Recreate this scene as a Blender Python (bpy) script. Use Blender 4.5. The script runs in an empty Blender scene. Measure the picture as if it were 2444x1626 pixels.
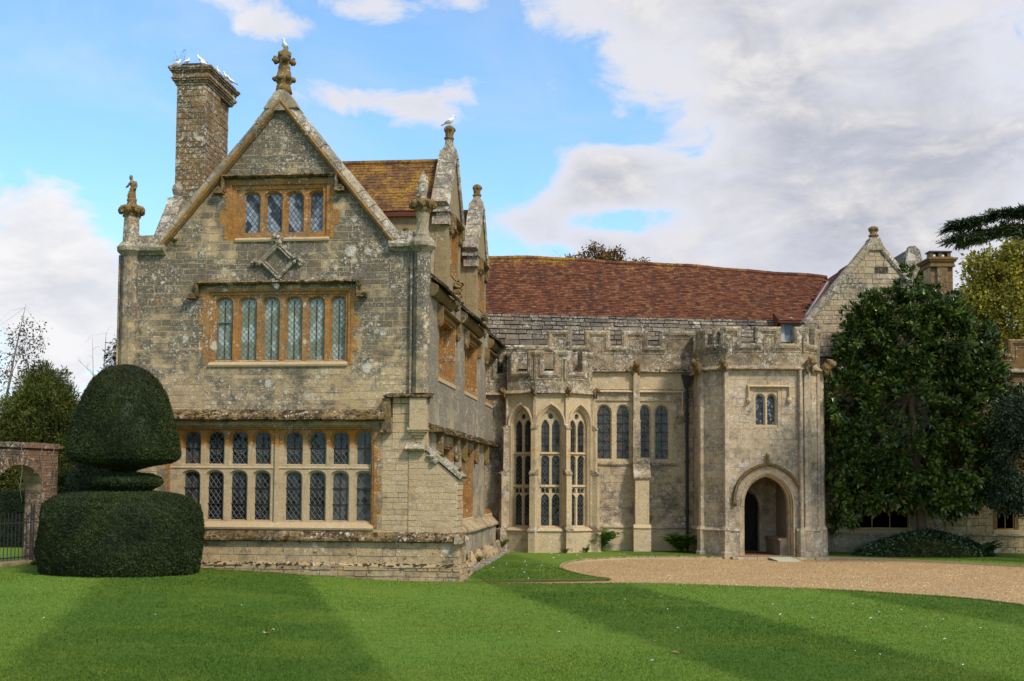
import bpy, math, random
import numpy as np
from mathutils import Vector, Matrix, noise
from mathutils.geometry import tessellate_polygon

R = math.radians
rng = random.Random(7)
nrg = np.random.default_rng(7)
scene = bpy.context.scene
COL = scene.collection

# ------------------------------------------------------------------ camera
CAM = Vector((0.0, 0.0, 2.6))
cam_d = bpy.data.cameras.new("camera")
cam_o = bpy.data.objects.new("camera", cam_d)
COL.objects.link(cam_o)
cam_o.location = CAM
cam_o.rotation_mode = 'QUATERNION'
cam_o.rotation_quaternion = (Matrix.Rotation(R(90 + 3.5), 4, 'X') @ Matrix.Rotation(0.006, 4, 'Z')).to_quaternion()
cam_d.sensor_width = 36.0
cam_d.lens = 36.0 * 2800.0 / 2444.0
cam_d.shift_y = (982.74 - 813.0) / 2444.0
cam_d.clip_end = 3000.0
scene.camera = cam_o

# ------------------------------------------------------------------ exposure
scene.view_settings.view_transform = 'Standard'
scene.view_settings.look = 'None'
scene.view_settings.exposure = 0.55
scene.view_settings.gamma = 1.0
scene.view_settings.use_curve_mapping = False

# ------------------------------------------------------------------ sun
SUN_EL, SUN_AZ = 44.0, 140.0          # azimuth clockwise from +Y (view direction): behind the camera, right
sun_d = bpy.data.lights.new("sun", 'SUN')
sun_d.energy = 2.5
sun_d.angle = R(9)
sun_d.color = (1.0, 0.95, 0.88)
sun_o = bpy.data.objects.new("sun", sun_d)
COL.objects.link(sun_o)
sdir = Vector((math.sin(R(SUN_AZ)) * math.cos(R(SUN_EL)), math.cos(R(SUN_AZ)) * math.cos(R(SUN_EL)), math.sin(R(SUN_EL))))
sun_o.rotation_mode = 'QUATERNION'
sun_o.rotation_quaternion = sdir.to_track_quat('Z', 'Y')
sun_o.location = (20, -20, 40)


# ------------------------------------------------------------------ node helpers
class NT:
    def __init__(self, tree):
        self.t = tree
        self.t.nodes.clear()

    def n(self, typ, ins=None, **props):
        nd = self.t.nodes.new(typ)
        for k, v in props.items():
            setattr(nd, k, v)
        if ins:
            for k, v in ins.items():
                self.set(nd, k, v)
        return nd

    def set(self, nd, k, v):
        s = nd.inputs[k]
        if hasattr(v, 'is_output'):
            self.t.links.new(v, s)
        elif isinstance(v, bpy.types.Node):
            self.t.links.new(v.outputs[0], s)
        else:
            if s.type == 'RGBA' and len(v) == 3:
                v = (*v, 1.0)
            s.default_value = v

    def m(self, op, a, b=0.0, c=0.0, clamp=False):
        nd = self.t.nodes.new('ShaderNodeMath')
        nd.operation = op
        nd.use_clamp = clamp
        self.set(nd, 0, a)
        self.set(nd, 1, b)
        if op in ('MULTIPLY_ADD', 'SMOOTH_MIN', 'WRAP', 'COMPARE'):
            self.set(nd, 2, c)
        return nd.outputs[0]

    def mr(self, v, a, b, c=0.0, d=1.0, smooth=True):
        nd = self.t.nodes.new('ShaderNodeMapRange')
        nd.interpolation_type = 'SMOOTHSTEP' if smooth else 'LINEAR'
        self.set(nd, 0, v)
        for i, x in enumerate((a, b, c, d)):
            self.set(nd, i + 1, x)
        return nd.outputs[0]

    def mix(self, f, a, b, blend='MIX'):
        nd = self.t.nodes.new('ShaderNodeMix')
        nd.data_type = 'RGBA'
        nd.blend_type = blend
        self.set(nd, 0, f)
        self.set(nd, 6, a)
        self.set(nd, 7, b)
        return nd.outputs[2]

    def noise(self, vec, scale, detail=5.0, rough=0.6, dist=0.0):
        nd = self.n('ShaderNodeTexNoise', {'Scale': scale, 'Detail': detail, 'Roughness': rough, 'Distortion': dist})
        if vec is not None:
            self.set(nd, 'Vector', vec)
        return nd.outputs[0]

    def vmath(self, op, a, b):
        nd = self.t.nodes.new('ShaderNodeVectorMath')
        nd.operation = op
        self.set(nd, 0, a)
        self.set(nd, 1, b)
        return nd.outputs[0]


def lin(r, g, b):
    f = lambda c: ((c / 255.0 + 0.055) / 1.055) ** 2.4 if c > 10.3 else c / 255.0 / 12.92
    return (f(r), f(g), f(b))


# ------------------------------------------------------------------ world: Nishita sky with broken cloud
world = bpy.data.worlds.new("World")
scene.world = world
world.use_nodes = True
w = NT(world.node_tree)
sky = w.n('ShaderNodeTexSky', sky_type='NISHITA')
sky.sun_disc = False
sky.sun_elevation = R(SUN_EL)
sky.sun_rotation = R(SUN_AZ)
sky.air_density = 1.0
sky.dust_density = 0.6
sky.ozone_density = 1.6
tc = w.n('ShaderNodeTexCoord')
dirv = tc.outputs['Generated']
sep = w.n('ShaderNodeSeparateXYZ', {0: dirv})
dx, dy, dz = sep.outputs[0], sep.outputs[1], sep.outputs[2]
az = w.m('MULTIPLY', w.m('ARCTAN2', dx, dy), 57.29578)
el = w.m('MULTIPLY', w.m('ARCSINE', dz), 57.29578)
# cloud-layer coordinates: the layer is flat, so features flatten towards the horizon
inv = w.m('DIVIDE', 1.0, w.m('ADD', w.m('MAXIMUM', dz, 0.0), 0.18))
cvec = w.n('ShaderNodeCombineXYZ', {0: w.m('MULTIPLY', dx, inv), 1: w.m('MULTIPLY', dy, inv), 2: 0.0}).outputs[0]
avec = w.n('ShaderNodeCombineXYZ', {0: w.m('MULTIPLY', az, 0.1), 1: w.m('MULTIPLY', el, 0.19), 2: 0.0}).outputs[0]
n1 = w.noise(cvec, 1.6, 8.0, 0.58, 0.3)
n2 = w.noise(avec, 1.9, 9.0, 0.64, 0.45)
field = w.m('ADD', w.m('MULTIPLY', w.m('SUBTRACT', n1, 0.5), 1.1), w.m('MULTIPLY', w.m('SUBTRACT', n2, 0.5), 2.4))
wide = w.mr(w.m('ABSOLUTE', az), 27.0, 60.0)
field = w.m('ADD', field, w.m('MULTIPLY_ADD', wide, 0.50, -0.38))
field = w.m('ADD', field, w.mr(el, 24.0, 45.0, 0.0, 0.35))
PATCHES = [  # (azimuth deg, elevation deg, half width, half height, amount): where the cloud banks stand
    (17.0, 21.0, 12.0, 8.0, 1.25), (7.0, 22.5, 5.0, 2.6, 0.9), (11.5, 18.8, 4.0, 2.2, 0.5), (17.0, 13.0, 12.0, 4.6, 1.15), (4.6, 14.6, 2.6, 1.9, 1.15),
    (3.0, 11.8, 4.5, 2.2, 0.85), (12.0, 9.0, 14.0, 2.6, 0.75), (-21.5, 10.8, 3.6, 2.9, 1.2), (-19.5, 7.2, 6.5, 3.0, 1.0),
    (-21.0, 4.0, 8.0, 2.2, 0.6), (-7.6, 18.3, 4.8, 1.0, 0.85), (-4.8, 17.9, 2.6, 0.9, 0.5), (-22.0, 22.3, 2.0, 0.8, 0.8), (-14.5, 22.6, 3.0, 0.9, 0.9), (-12.2, 21.2, 2.0, .8, 1.0),
    (-6.5, 22.2, 2.4, 0.8, 0.85), (-2.2, 22.8, 2.0, 0.7, 0.85), (2.0, 18.9, 0.8, 0.6, 0.45), (-23.5, 18.3, 0.7, 0.5, 0.3),
    (5.6, 16.7, 1.9, 0.6, -1.0), (3.0, 17.6, 1.3, 1.2, -0.9), (0.6, 15.6, 1.4, 2.0, -0.5), (5.0, 12.7, 2.2, 0.75, -1.5), (2.2, 11.2, 1.6, .5, -.6), (9.0, 15.7, 0.8, 0.35, -0.5), (-14.0, 14.0, 7.0, 3.6, -0.45), (1.8, 20.0, 3.0, 2.0, -0.35)]
for a0, e0, sa, se, amp in PATCHES:
    qa = w.m('MULTIPLY', w.m('SUBTRACT', az, a0), 1.0 / sa)
    qe = w.m('MULTIPLY', w.m('SUBTRACT', el, e0), 1.0 / se)
    q = w.m('ADD', w.m('MULTIPLY', qa, qa), w.m('MULTIPLY', qe, qe))
    g = w.m('MULTIPLY', w.m('EXPONENT', w.m('MULTIPLY', q, -1.0)), amp)
    field = w.m('ADD', field, g)
cover = w.mr(field, -0.09, 0.56)
veil = w.mr(w.noise(w.vmath('ADD', avec, (8.0, 2.0, 1.0)), 1.2, 6.0, 0.6, 0.5), 0.35, 0.75, 0.10, 0.30)
cover = w.m('MAXIMUM', cover, veil)
n3 = w.noise(w.vmath('ADD', avec, (3.7, 1.3, 0.4)), 1.3, 5.0, 0.5, 0.1)
n2u = w.noise(w.vmath('ADD', avec, (0.02, 0.17, 0.0)), 1.9, 6.0, 0.60, 0.45)
lit = w.m('MULTIPLY', w.m('SUBTRACT', n2, n2u), 3.2)
bright = w.m('ADD', w.mr(n3, 0.34, 0.66, 0.15, 0.85), lit, clamp=True)
thick = w.mr(field, 0.35, 1.5)
n4 = w.noise(w.vmath('ADD', cvec, (1.7, 0.3, 0.4)), 2.2, 6.0, 0.55, 0.2)
bright = w.m('ADD', bright, w.m('MULTIPLY', w.m('SUBTRACT', n4, 0.5), 0.25), clamp=True)
ccol = w.mix(bright, (0.335, 0.348, 0.405), (0.56, 0.548, 0.545))
ccol = w.mix(thick, (0.53, 0.54, 0.60), ccol)
west = w.mr(az, -10.0, -18.0)
ccol = w.mix(w.m('MULTIPLY', west, 0.7), ccol, w.mix(bright, (0.53, 0.545, 0.575), (0.68, 0.675, 0.68)))
skyc = w.mix(1.0, sky.outputs[0], (0.70, 1.02, 1.16), 'MULTIPLY')
bg1 = w.n('ShaderNodeBackground', {'Color': skyc, 'Strength': 0.15})
bg2 = w.n('ShaderNodeBackground', {'Color': ccol, 'Strength': 1.0})
mixs = w.n('ShaderNodeMixShader', {0: cover, 1: bg1, 2: bg2})
w.n('ShaderNodeOutputWorld', {'Surface': mixs})


# ------------------------------------------------------------------ materials
def new_mat(name):
    m = bpy.data.materials.new(name)
    m.use_nodes = True
    return m, NT(m.node_tree)


def finish(t, col, rough=0.85, bump=None, bstr=0.4, bdist=0.02, spec=0.3, **extra):
    p = t.n('ShaderNodeBsdfPrincipled')
    t.set(p, 'Base Color', col)
    t.set(p, 'Roughness', rough)
    t.set(p, 'Specular IOR Level', spec)
    for k, v in extra.items():
        t.set(p, k.replace('_', ' '), v)
    if bump is not None:
        b = t.n('ShaderNodeBump', {'Height': bump, 'Strength': bstr, 'Distance': bdist})
        t.set(p, 'Normal', b)
    t.n('ShaderNodeOutputMaterial', {'Surface': p})
    return p


def tint_of(t):
    return t.n('ShaderNodeAttribute', attribute_name='tint').outputs['Fac']


WARM = (0.80, 0.742, 0.645)   # the house stone is a warm, rather dark oolite


def stone_mat(name, c1, c2, c3, grey, greyamt=0.5, white=0.5, ochre=0.2, zgrad=None, streak=0.0, speck=0.5, fine=0.42, mossc=None, mossamt=0.0, zochre=None):
    m, t = new_mat(name)
    P = t.n('ShaderNodeNewGeometry').outputs['Position']
    tint = tint_of(t)
    big = t.noise(P, 0.75, 7.0, 0.68, 0.4)
    mid = t.noise(P, 4.5, 6.0, 0.65)
    fin = t.noise(P, 38.0, 4.0, 0.7)
    flat = t.n('ShaderNodeMapping', {'Vector': P, 'Scale': (3.0, 3.0, 22.0)}).outputs[0]
    bed = t.noise(flat, 1.0, 5.0, 0.6)
    col = t.mix(tint, c1, c2)
    col = t.mix(t.mr(mid, 0.38, 0.66), col, c3)
    if zochre:   # upper courses are of the orange stone, ending raggedly
        zz = t.m('ADD', t.n('ShaderNodeSeparateXYZ', {0: P}).outputs[2], t.m('MULTIPLY', t.m('SUBTRACT', mid, 0.5), 0.5))
        col = t.mix(t.mr(zz, zochre - 0.06, zochre + 0.06), col, lin(184, 126, 58))
    # grey-black lichen crust in broad patches
    gz = t.m('ADD', big, t.m('MULTIPLY', t.m('SUBTRACT', mid, 0.5), 0.55))
    gz = t.m('ADD', gz, t.m('MULTIPLY', t.m('SUBTRACT', tint, 0.5), 0.12))
    if zgrad:
        z = t.n('ShaderNodeSeparateXYZ', {0: P}).outputs[2]
        gz = t.m('ADD', gz, t.mr(z, zgrad[0], zgrad[1], 0.0, zgrad[2]))
    thr = 0.72 - 0.36 * greyamt
    gz = t.m('ADD', gz, t.m('MULTIPLY', t.m('SUBTRACT', fin, 0.5), 0.35))
    gm = t.mr(gz, thr - 0.12, thr + 0.14)
    gcol = t.mix(t.mr(t.noise(P, 13.0, 5.0, 0.7), 0.35, 0.65), tuple(0.72 * g for g in grey), tuple(1.35 * g for g in grey))
    col = t.mix(t.m('MULTIPLY', gm, 0.86), col, gcol)
    dk = t.mr(t.noise(t.vmath('ADD', P, (9.1, 3.3, 1.7)), 2.2, 6.0, 0.7), 0.6, 0.72)
    col = t.mix(t.m('MULTIPLY', dk, 0.5 * greyamt), col, tuple(0.45 * g for g in grey))
    if ochre > 0:
        om = t.mr(t.noise(t.vmath('ADD', P, (5.0, 7.0, 2.0)), 1.5, 5.0, 0.65), 0.70 - 0.2 * ochre, 0.80 - 0.16 * ochre)
        col = t.mix(t.m('MULTIPLY', om, 0.75), col, lin(186, 132, 58))
    if streak > 0:
        sv = t.n('ShaderNodeMapping', {'Vector': P, 'Scale': (7.0, 7.0, 0.7)}).outputs[0]
        sm = t.mr(t.noise(sv, 1.0, 4.0, 0.6), 0.55, 0.75)
        col = t.mix(t.m('MULTIPLY', sm, streak), col, lin(92, 86, 76))
    if white > 0:
        wp = t.vmath('ADD', P, t.vmath('MULTIPLY', t.n('ShaderNodeTexNoise', {'Vector': P, 'Scale': 9.0, 'Detail': 3.0}).outputs[1], (0.16, 0.16, 0.16)))
        gate = t.noise(t.vmath('ADD', P, (1.0, 4.0, 8.0)), 1.1, 4.0, 0.6)
        for sc, rad, lo, op in ((1.9, 0.26, 0.52, .80), (4.6, 0.34, 0.53, .72), (11.0, 0.42, 0.49, .68), (26.0, 0.46, 0.44, .6)):
            v = t.n('ShaderNodeTexVoronoi', {'Vector': wp, 'Scale': sc})
            rr = t.n('ShaderNodeSeparateColor', {0: v.outputs['Color']}).outputs[0]
            lim = t.m('MULTIPLY', t.m('SUBTRACT', rr, 0.56 - 0.24 * white), rad * 1.6)
            k = t.mr(t.m('SUBTRACT', lim, v.outputs['Distance']), -0.05, 0.07)
            k = t.m('MULTIPLY', k, t.mr(gate, lo - 0.09 * white, lo + 0.10))
            col = t.mix(t.m('MULTIPLY', k, op), col, t.mix(fin, lin(198, 192, 182), lin(244, 240, 234)))
    if mossamt > 0:
        mm = t.mr(t.noise(t.vmath('ADD', P, (2.2, 0.3, 5.1)), 5.0, 6.0, 0.7), 0.64 - 0.3 * mossamt, 0.72 - 0.3 * mossamt)
        col = t.mix(t.m('MULTIPLY', mm, 0.9), col, mossc or lin(48, 38, 24))
    # bedding marks, pores, fine speckle
    col = t.mix(t.m('MULTIPLY', t.mr(bed, 0.56, 0.76), 0.45), col, t.mix(0.5, col, lin(70, 60, 44)))
    col = t.mix(1.0, col, t.mix(t.mr(fin, 0.32, 0.68), (1.0 - speck * .75,) * 3, (1.0 + speck * .4,) * 3), 'MULTIPLY')
    col = t.mix(1.0, col, WARM, 'MULTIPLY')
    h = t.m('ADD', t.m('MULTIPLY', fin, 0.5), t.m('ADD', t.m('MULTIPLY', mid, 1.0), t.m('MULTIPLY', bed, 0.5)))
    finish(t, col, 0.93, h, 0.55, 0.03, 0.12)
    return m


M = {}
CREAM1, CREAM2, CREAM3 = lin(208, 184, 144), lin(188, 164, 126), lin(198, 178, 146)
M['gable'] = stone_mat('gable_limestone', CREAM1, CREAM2, CREAM3, lin(94, 92, 88), 0.50, 1.15, 0.30, (4.4, 8.2, 0.20), fine=.4)
M['lower'] = stone_mat('lower_limestone', lin(212, 188, 154), lin(198, 172, 136), lin(202, 182, 154), lin(132, 120, 104), 0.24, 0.6, 0.28)
M['plinth'] = stone_mat('plinth_limestone', lin(206, 182, 146), lin(190, 162, 122), lin(182, 164, 136), lin(112, 102, 88), 0.38, 0.7, 0.35, mossamt=0.22)
M['mortar'] = stone_mat('lime_mortar', lin(196, 174, 142), lin(186, 164, 132), lin(176, 156, 128), lin(120, 110, 98), 0.45, 0.5, 0.3)
M['side'] = stone_mat('side_ashlar', lin(186, 172, 148), lin(172, 158, 136), lin(196, 184, 160), lin(132, 126, 116), 0.62, 0.8, 0.0, (0.5, 5.5, 0.12), streak=0.35)
M['render'] = stone_mat('dormer_render', lin(168, 150, 116), lin(160, 142, 108), lin(150, 136, 106), lin(134, 126, 106), 0.25, 0.25, 0.0, speck=0.25)
M['hall'] = stone_mat('hall_stone', lin(206, 186, 154), lin(194, 174, 142), lin(188, 172, 148), lin(112, 104, 95), 0.56, 1.4, 0.16)
M['hallclean'] = stone_mat('hall_dressed_stone', lin(216, 196, 160), lin(208, 184, 146), lin(212, 194, 164), lin(140, 128, 112), 0.26, 0.9, 0.36, streak=0.25)
M['parapet'] = stone_mat('parapet_stone', lin(182, 162, 130), lin(168, 148, 118), lin(156, 140, 116), lin(104, 96, 84), 0.58, 1.6, 0.26)
M['porch'] = stone_mat('porch_stone', lin(210, 190, 160), lin(200, 180, 150), lin(190, 176, 156), lin(134, 126, 116), 0.50, 1.5, 0.24)
M['ochre'] = stone_mat('ham_stone', lin(198, 150, 88), lin(168, 114, 56), lin(152, 108, 62), lin(148, 126, 96), 0.48, 0.75, 0.0, speck=0.45)
M['mullion'] = stone_mat('mullion_stone', lin(206, 184, 152), lin(194, 172, 138), lin(198, 174, 138), lin(160, 146, 124), 0.2, 0.3, 0.25, speck=0.25)
M['gfmull'] = stone_mat('ground_window_stone', lin(206, 186, 156), lin(196, 174, 142), lin(198, 176, 142), lin(150, 138, 118), 0.3, 0.35, 0.3, speck=0.25, streak=0.4, zochre=3.55)
M['coping'] = stone_mat('coping_stone', lin(180, 166, 140), lin(166, 150, 124), lin(156, 146, 128), lin(108, 104, 98), 0.60, 1.9, 0.30)
M['rollstone'] = stone_mat('roll_moulding_stone', lin(176, 132, 72), lin(156, 118, 70), lin(146, 124, 88), lin(110, 100, 82), 0.42, 1.0, 0.45)
M['carved'] = stone_mat('carved_stone', lin(150, 122, 74), lin(134, 108, 68), lin(124, 108, 80), lin(92, 86, 70), 0.42, 0.6, 0.35, mossamt=0.15)
M['chimney'] = stone_mat('chimney_stone', lin(152, 122, 82), lin(130, 102, 66), lin(126, 106, 78), lin(100, 92, 78), 0.40, 1.6, 0.34)
M['moss'] = stone_mat('mossy_ledge', lin(150, 126, 86), lin(128, 106, 70), lin(110, 94, 66), lin(76, 66, 50), 0.5, 1.0, 0.15, mossc=lin(52, 42, 22), mossamt=0.42)
M['brown'] = stone_mat('brown_range_stone', lin(150, 118, 76), lin(130, 100, 64), lin(126, 108, 80), lin(96, 84, 66), 0.4, 0.35, 0.3)
M['slate'] = stone_mat('stone_slate', lin(146, 136, 124), lin(96, 92, 86), lin(126, 114, 98), lin(88, 84, 82), 0.50, 0.8, 0.10)
M['darkslate'] = stone_mat('dark_stone_slate', lin(96, 84, 66), lin(78, 68, 54), lin(84, 76, 62), lin(58, 54, 48), 0.6, 0.7, 0.1, mossamt=0.2)
M['brick'] = stone_mat('old_red_brick', lin(148, 112, 92), lin(108, 82, 70), lin(156, 130, 106), lin(80, 74, 68), 0.66, 1.6, 0.0)
M['floorbrick'] = stone_mat('porch_floor', lin(170, 110, 70), lin(150, 96, 62), lin(160, 112, 80), lin(120, 100, 80), 0.1, 0.0, 0.0)


def tile_mat(name, cols, lichen, lz=None):
    m, t = new_mat(name)
    P = t.n('ShaderNodeNewGeometry').outputs['Position']
    tint = tint_of(t)
    rp = t.n('ShaderNodeValToRGB', {0: tint})
    e = rp.color_ramp.elements
    e[0].position, e[0].color = 0.0, (*cols[0], 1)
    e[1].position, e[1].color = 1.0, (*cols[-1], 1)
    for i, c in enumerate(cols[1:-1]):
        x = e.new((i + 1) / (len(cols) - 1))
        x.color = (*c, 1)
    col = rp.outputs[0]
    big = t.noise(P, 0.55, 6.0, 0.7, 0.3)
    fin = t.noise(P, 30.0, 4.0, 0.7)
    sv = t.n('ShaderNodeMapping', {'Vector': P, 'Scale': (2.6, 0.35, 0.35)}).outputs[0]
    stv = t.noise(sv, 1.0, 5.0, 0.65)
    col = t.mix(t.m('MULTIPLY', t.mr(stv, 0.52, 0.74), 0.6), col, lin(62, 44, 38))
    col = t.mix(t.m('MULTIPLY', t.mr(big, 0.55, 0.72), 0.5), col, lin(66, 46, 38))
    gm = t.noise(t.vmath('ADD', P, (4.0, 1.0, 7.0)), 1.3, 6.0, 0.7)
    if lz:
        z = t.n('ShaderNodeSeparateXYZ', {0: P}).outputs[2]
        gm = t.m('ADD', gm, t.mr(z, lz[0], lz[1], 0.0, 0.3))
    lm = t.mr(gm, 0.78 - 0.4 * lichen, 0.92 - 0.36 * lichen)
    lm = t.m('MULTIPLY', lm, t.mr(t.noise(P, 14.0, 4.0, 0.7), 0.36, 0.58))
    col = t.mix(t.m('MULTIPLY', lm, 0.85), col, lin(164, 122, 46))
    v = t.mr(t.noise(t.vmath('ADD', P, (8.0, 2.0, 3.0)), 11.0, 3.0, 0.6), 0.66, 0.72)
    col = t.mix(t.m('MULTIPLY', v, 0.35), col, lin(170, 160, 140))
    col = t.mix(1.0, col, t.mix(fin, (0.6, 0.6, 0.6), (1.3, 1.3, 1.3)), 'MULTIPLY')
    finish(t, col, 0.9, fin, 0.5, 0.02, 0.15)
    return m


M['tile'] = tile_mat('red_clay_tile', [lin(74, 50, 39), lin(92, 56, 40), lin(104, 62, 43), lin(115, 70, 47), lin(124, 86, 62)], 0.25, (10.8, 12.2))
M['oldtile'] = tile_mat('lichened_clay_tile', [lin(76, 52, 40), lin(98, 66, 46), lin(110, 80, 54), lin(88, 64, 48)], 0.90)
M['darktile'] = tile_mat('dark_clay_tile', [lin(74, 48, 40), lin(96, 56, 44), lin(110, 70, 54)], 0.1)


def glass_mat(name, a, b, rough=0.12, spec=0.32):
    m, t = new_mat(name)
    P = t.n('ShaderNodeNewGeometry').outputs['Position']
    col = t.mix(tint_of(t), a, b)
    col = t.mix(1.0, col, t.mix(t.noise(P, 6.0, 3.0), (0.7, 0.7, 0.7), (1.3, 1.3, 1.3)), 'MULTIPLY')
    finish(t, col, rough, t.noise(P, 12.0, 2.0), 0.12, 0.02, spec)
    return m


M['glass_dark'] = glass_mat('dark_leaded_glass', (0.006, 0.007, 0.007), (0.022, 0.023, 0.021))
M['glass_blue'] = glass_mat('painted_sky_old_glass', (0.03, 0.035, 0.04), (0.30, 0.32, 0.35), 0.1)  # sky reflections painted in as a pale grey-blue base colour
M['glass_green'] = glass_mat('blind_behind_glass', (0.16, 0.17, 0.10), (0.34, 0.38, 0.32), 0.15)
M['glass_curtain'] = glass_mat('curtained_old_glass', (0.03, 0.028, 0.025), (0.085, 0.08, 0.07))
M['glass_stain'] = glass_mat('stained_glass', (0.012, 0.014, 0.012), (0.055, 0.050, 0.042))
M['glass_red'] = glass_mat('red_stained_glass', (0.08, 0.012, 0.010), (0.14, 0.03, 0.022))


def plain(name, c, rough=0.7, var=0.25, scale=8.0, bump=0.3, spec=0.3, metal=0.0):
    m, t = new_mat(name)
    P = t.n('ShaderNodeNewGeometry').outputs['Position']
    nz = t.noise(P, scale, 5.0, 0.65)
    col = t.mix(nz, tuple(x * (1 - var) for x in c), tuple(x * (1 + var) for x in c))
    finish(t, col, rough, nz, bump, 0.02, spec, Metallic=metal)
    return m


M['lead'] = plain('window_lead', lin(104, 108, 104), 0.55, 0.3)
M['leadsheet'] = plain('lead_flashing', lin(140, 142, 146), 0.5, 0.2)
M['iron'] = plain('rusty_iron_bar', lin(58, 38, 34), 0.7, 0.3)
M['blackiron'] = plain('black_painted_iron', lin(48, 47, 46), 0.55, 0.3)
M['door'] = plain('dark_oak', lin(30, 24, 18), 0.7, 0.4)
M['interior'] = plain('porch_interior_plaster', lin(150, 134, 106), 0.95, 0.3, 3.0)
M['dark'] = plain('dark_interior', (0.012, 0.011, 0.010), 0.9, 0.2)
M['white'] = plain('white_feathers', (0.82, 0.82, 0.80), 0.8, 0.06)
M['beak'] = plain('pink_beak', lin(190, 130, 120), 0.6, 0.1)
M['whiteplastic'] = plain('white_lamp_housing', (0.72, 0.72, 0.69), 0.5, 0.08)
M['whitewood'] = plain('white_painted_wood', lin(176, 172, 160), 0.6, 0.15)
M['mosscushion'] = plain('dark_moss', lin(62, 50, 26), 0.95, 0.45, 18.0, 0.6)
M['deadleaf'] = plain('fallen_leaf', lin(120, 88, 56), 0.8, 0.4)
M['rampboard'] = plain('grey_green_ramp_board', lin(178, 174, 146), 0.8, 0.12)
M['soil'] = plain('edge_soil', lin(84, 62, 40), 0.95, 0.4, 12.0, 0.6)
M['kerbwood'] = plain('kerb_stone', lin(170, 150, 112), 0.9, 0.25, 5.0)
M['clay'] = plain('terracotta_finial', lin(150, 118, 74), 0.9, 0.3)


def leaf_mat(name, cols, rough=0.5, spec=0.4, trans=0.25, clump=1.2):
    m, t = new_mat(name)
    P = t.n('ShaderNodeNewGeometry').outputs['Position']
    rp = t.n('ShaderNodeValToRGB', {0: tint_of(t)})
    e = rp.color_ramp.elements
    e[0].position, e[0].color = 0.0, (*cols[0], 1)
    e[1].position, e[1].color = 1.0, (*cols[-1], 1)
    for i, c in enumerate(cols[1:-1]):
        x = e.new((i + 1) / (len(cols) - 1))
        x.color = (*c, 1)
    nz = t.noise(P, clump, 4.0, 0.6)
    col = t.mix(1.0, rp.outputs[0], t.mix(t.mr(nz, 0.32, 0.68), (0.58, 0.6, 0.58), (1.3, 1.27, 1.12)), 'MULTIPLY')
    p = t.n('ShaderNodeBsdfPrincipled', {'Base Color': col, 'Roughness': rough, 'Specular IOR Level': spec})
    tr = t.n('ShaderNodeBsdfTranslucent', {'Color': col})
    mx = t.n('ShaderNodeMixShader', {0: trans, 1: p, 2: tr})
    t.n('ShaderNodeOutputMaterial', {'Surface': mx})
    return m


M['yew'] = leaf_mat('yew_needles', [lin(32, 42, 18), lin(48, 58, 25), lin(68, 78, 36)], 0.6, 0.25, 0.15, 1.1)
M['yewtop'] = leaf_mat('bronzed_yew_needles', [lin(40, 42, 18), lin(62, 58, 26), lin(78, 66, 32)], 0.6, 0.25, 0.15)
M['magnolia'] = leaf_mat('magnolia_leaf', [lin(34, 46, 16), lin(54, 74, 26), lin(78, 100, 38), lin(116, 132, 62)], 0.28, 0.55, 0.15, 1.1)
M['rust'] = leaf_mat('rusty_magnolia_underside', [lin(120, 74, 34), lin(150, 92, 44)], 0.6, 0.3, 0.1)
M['holly'] = leaf_mat('dark_evergreen_leaf', [lin(28, 42, 26), lin(44, 60, 38), lin(64, 80, 54)], 0.45, 0.25, 0.12)
M['yellowleaf'] = leaf_mat('yellow_green_leaf', [lin(104, 108, 40), lin(150, 144, 56), lin(188, 168, 74)], 0.55, 0.3, 0.35, 0.5)
M['brownleaf'] = leaf_mat('autumn_brown_leaf', [lin(84, 66, 34), lin(118, 84, 42), lin(96, 88, 44)], 0.6, 0.25, 0.3)
M['cedar'] = leaf_mat('cedar_needles', [lin(38, 54, 34), lin(58, 76, 46), lin(88, 104, 60)], 0.6, 0.25, 0.1, 1.0)
M['conifer'] = leaf_mat('swamp_conifer_needles', [lin(50, 66, 26), lin(80, 92, 34), lin(116, 106, 46)], 0.6, 0.25, 0.25, 0.5)
M['darkconifer'] = leaf_mat('dark_conifer_needles', [lin(26, 40, 22), lin(44, 58, 34)], 0.6, 0.25, 0.1)
M['greyleaf'] = leaf_mat('sparse_grey_leaf', [lin(78, 78, 62), lin(108, 104, 84)], 0.6, 0.25, 0.3)
M['shrub'] = leaf_mat('hedgerow_leaf', [lin(42, 58, 22), lin(72, 88, 34), lin(112, 104, 44)], 0.6, 0.25, 0.25, 0.6)
M['ivy'] = leaf_mat('ivy_leaf', [lin(28, 46, 20), lin(48, 68, 32), lin(70, 92, 50)], 0.4, 0.45, 0.12)
M['fern'] = leaf_mat('fern_frond', [lin(46, 80, 24), lin(76, 112, 36), lin(112, 138, 52)], 0.45, 0.4, 0.25)
M['weed'] = leaf_mat('wall_weed', [lin(94, 90, 48), lin(132, 120, 66), lin(160, 150, 84)], 0.7, 0.2, 0.25)
M['bark'] = plain('bark', lin(92, 78, 60), 0.95, 0.4, 14.0, 0.8)
M['palebark'] = plain('pale_bark', lin(128, 122, 110), 0.9, 0.35, 14.0, 0.6)
M['hedge'] = leaf_mat('clipped_hedge_leaf', [lin(28, 40, 20), lin(42, 56, 26)], 0.6, 0.25, 0.1)

STRIPES = [(-2.6, 0), (2.3, 1), (6.9, 0), (10.5, 1), (14.6, 0), (19.0, 1)]  # mowing stripes: the sheen of leaning blades is painted in as two greens


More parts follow.
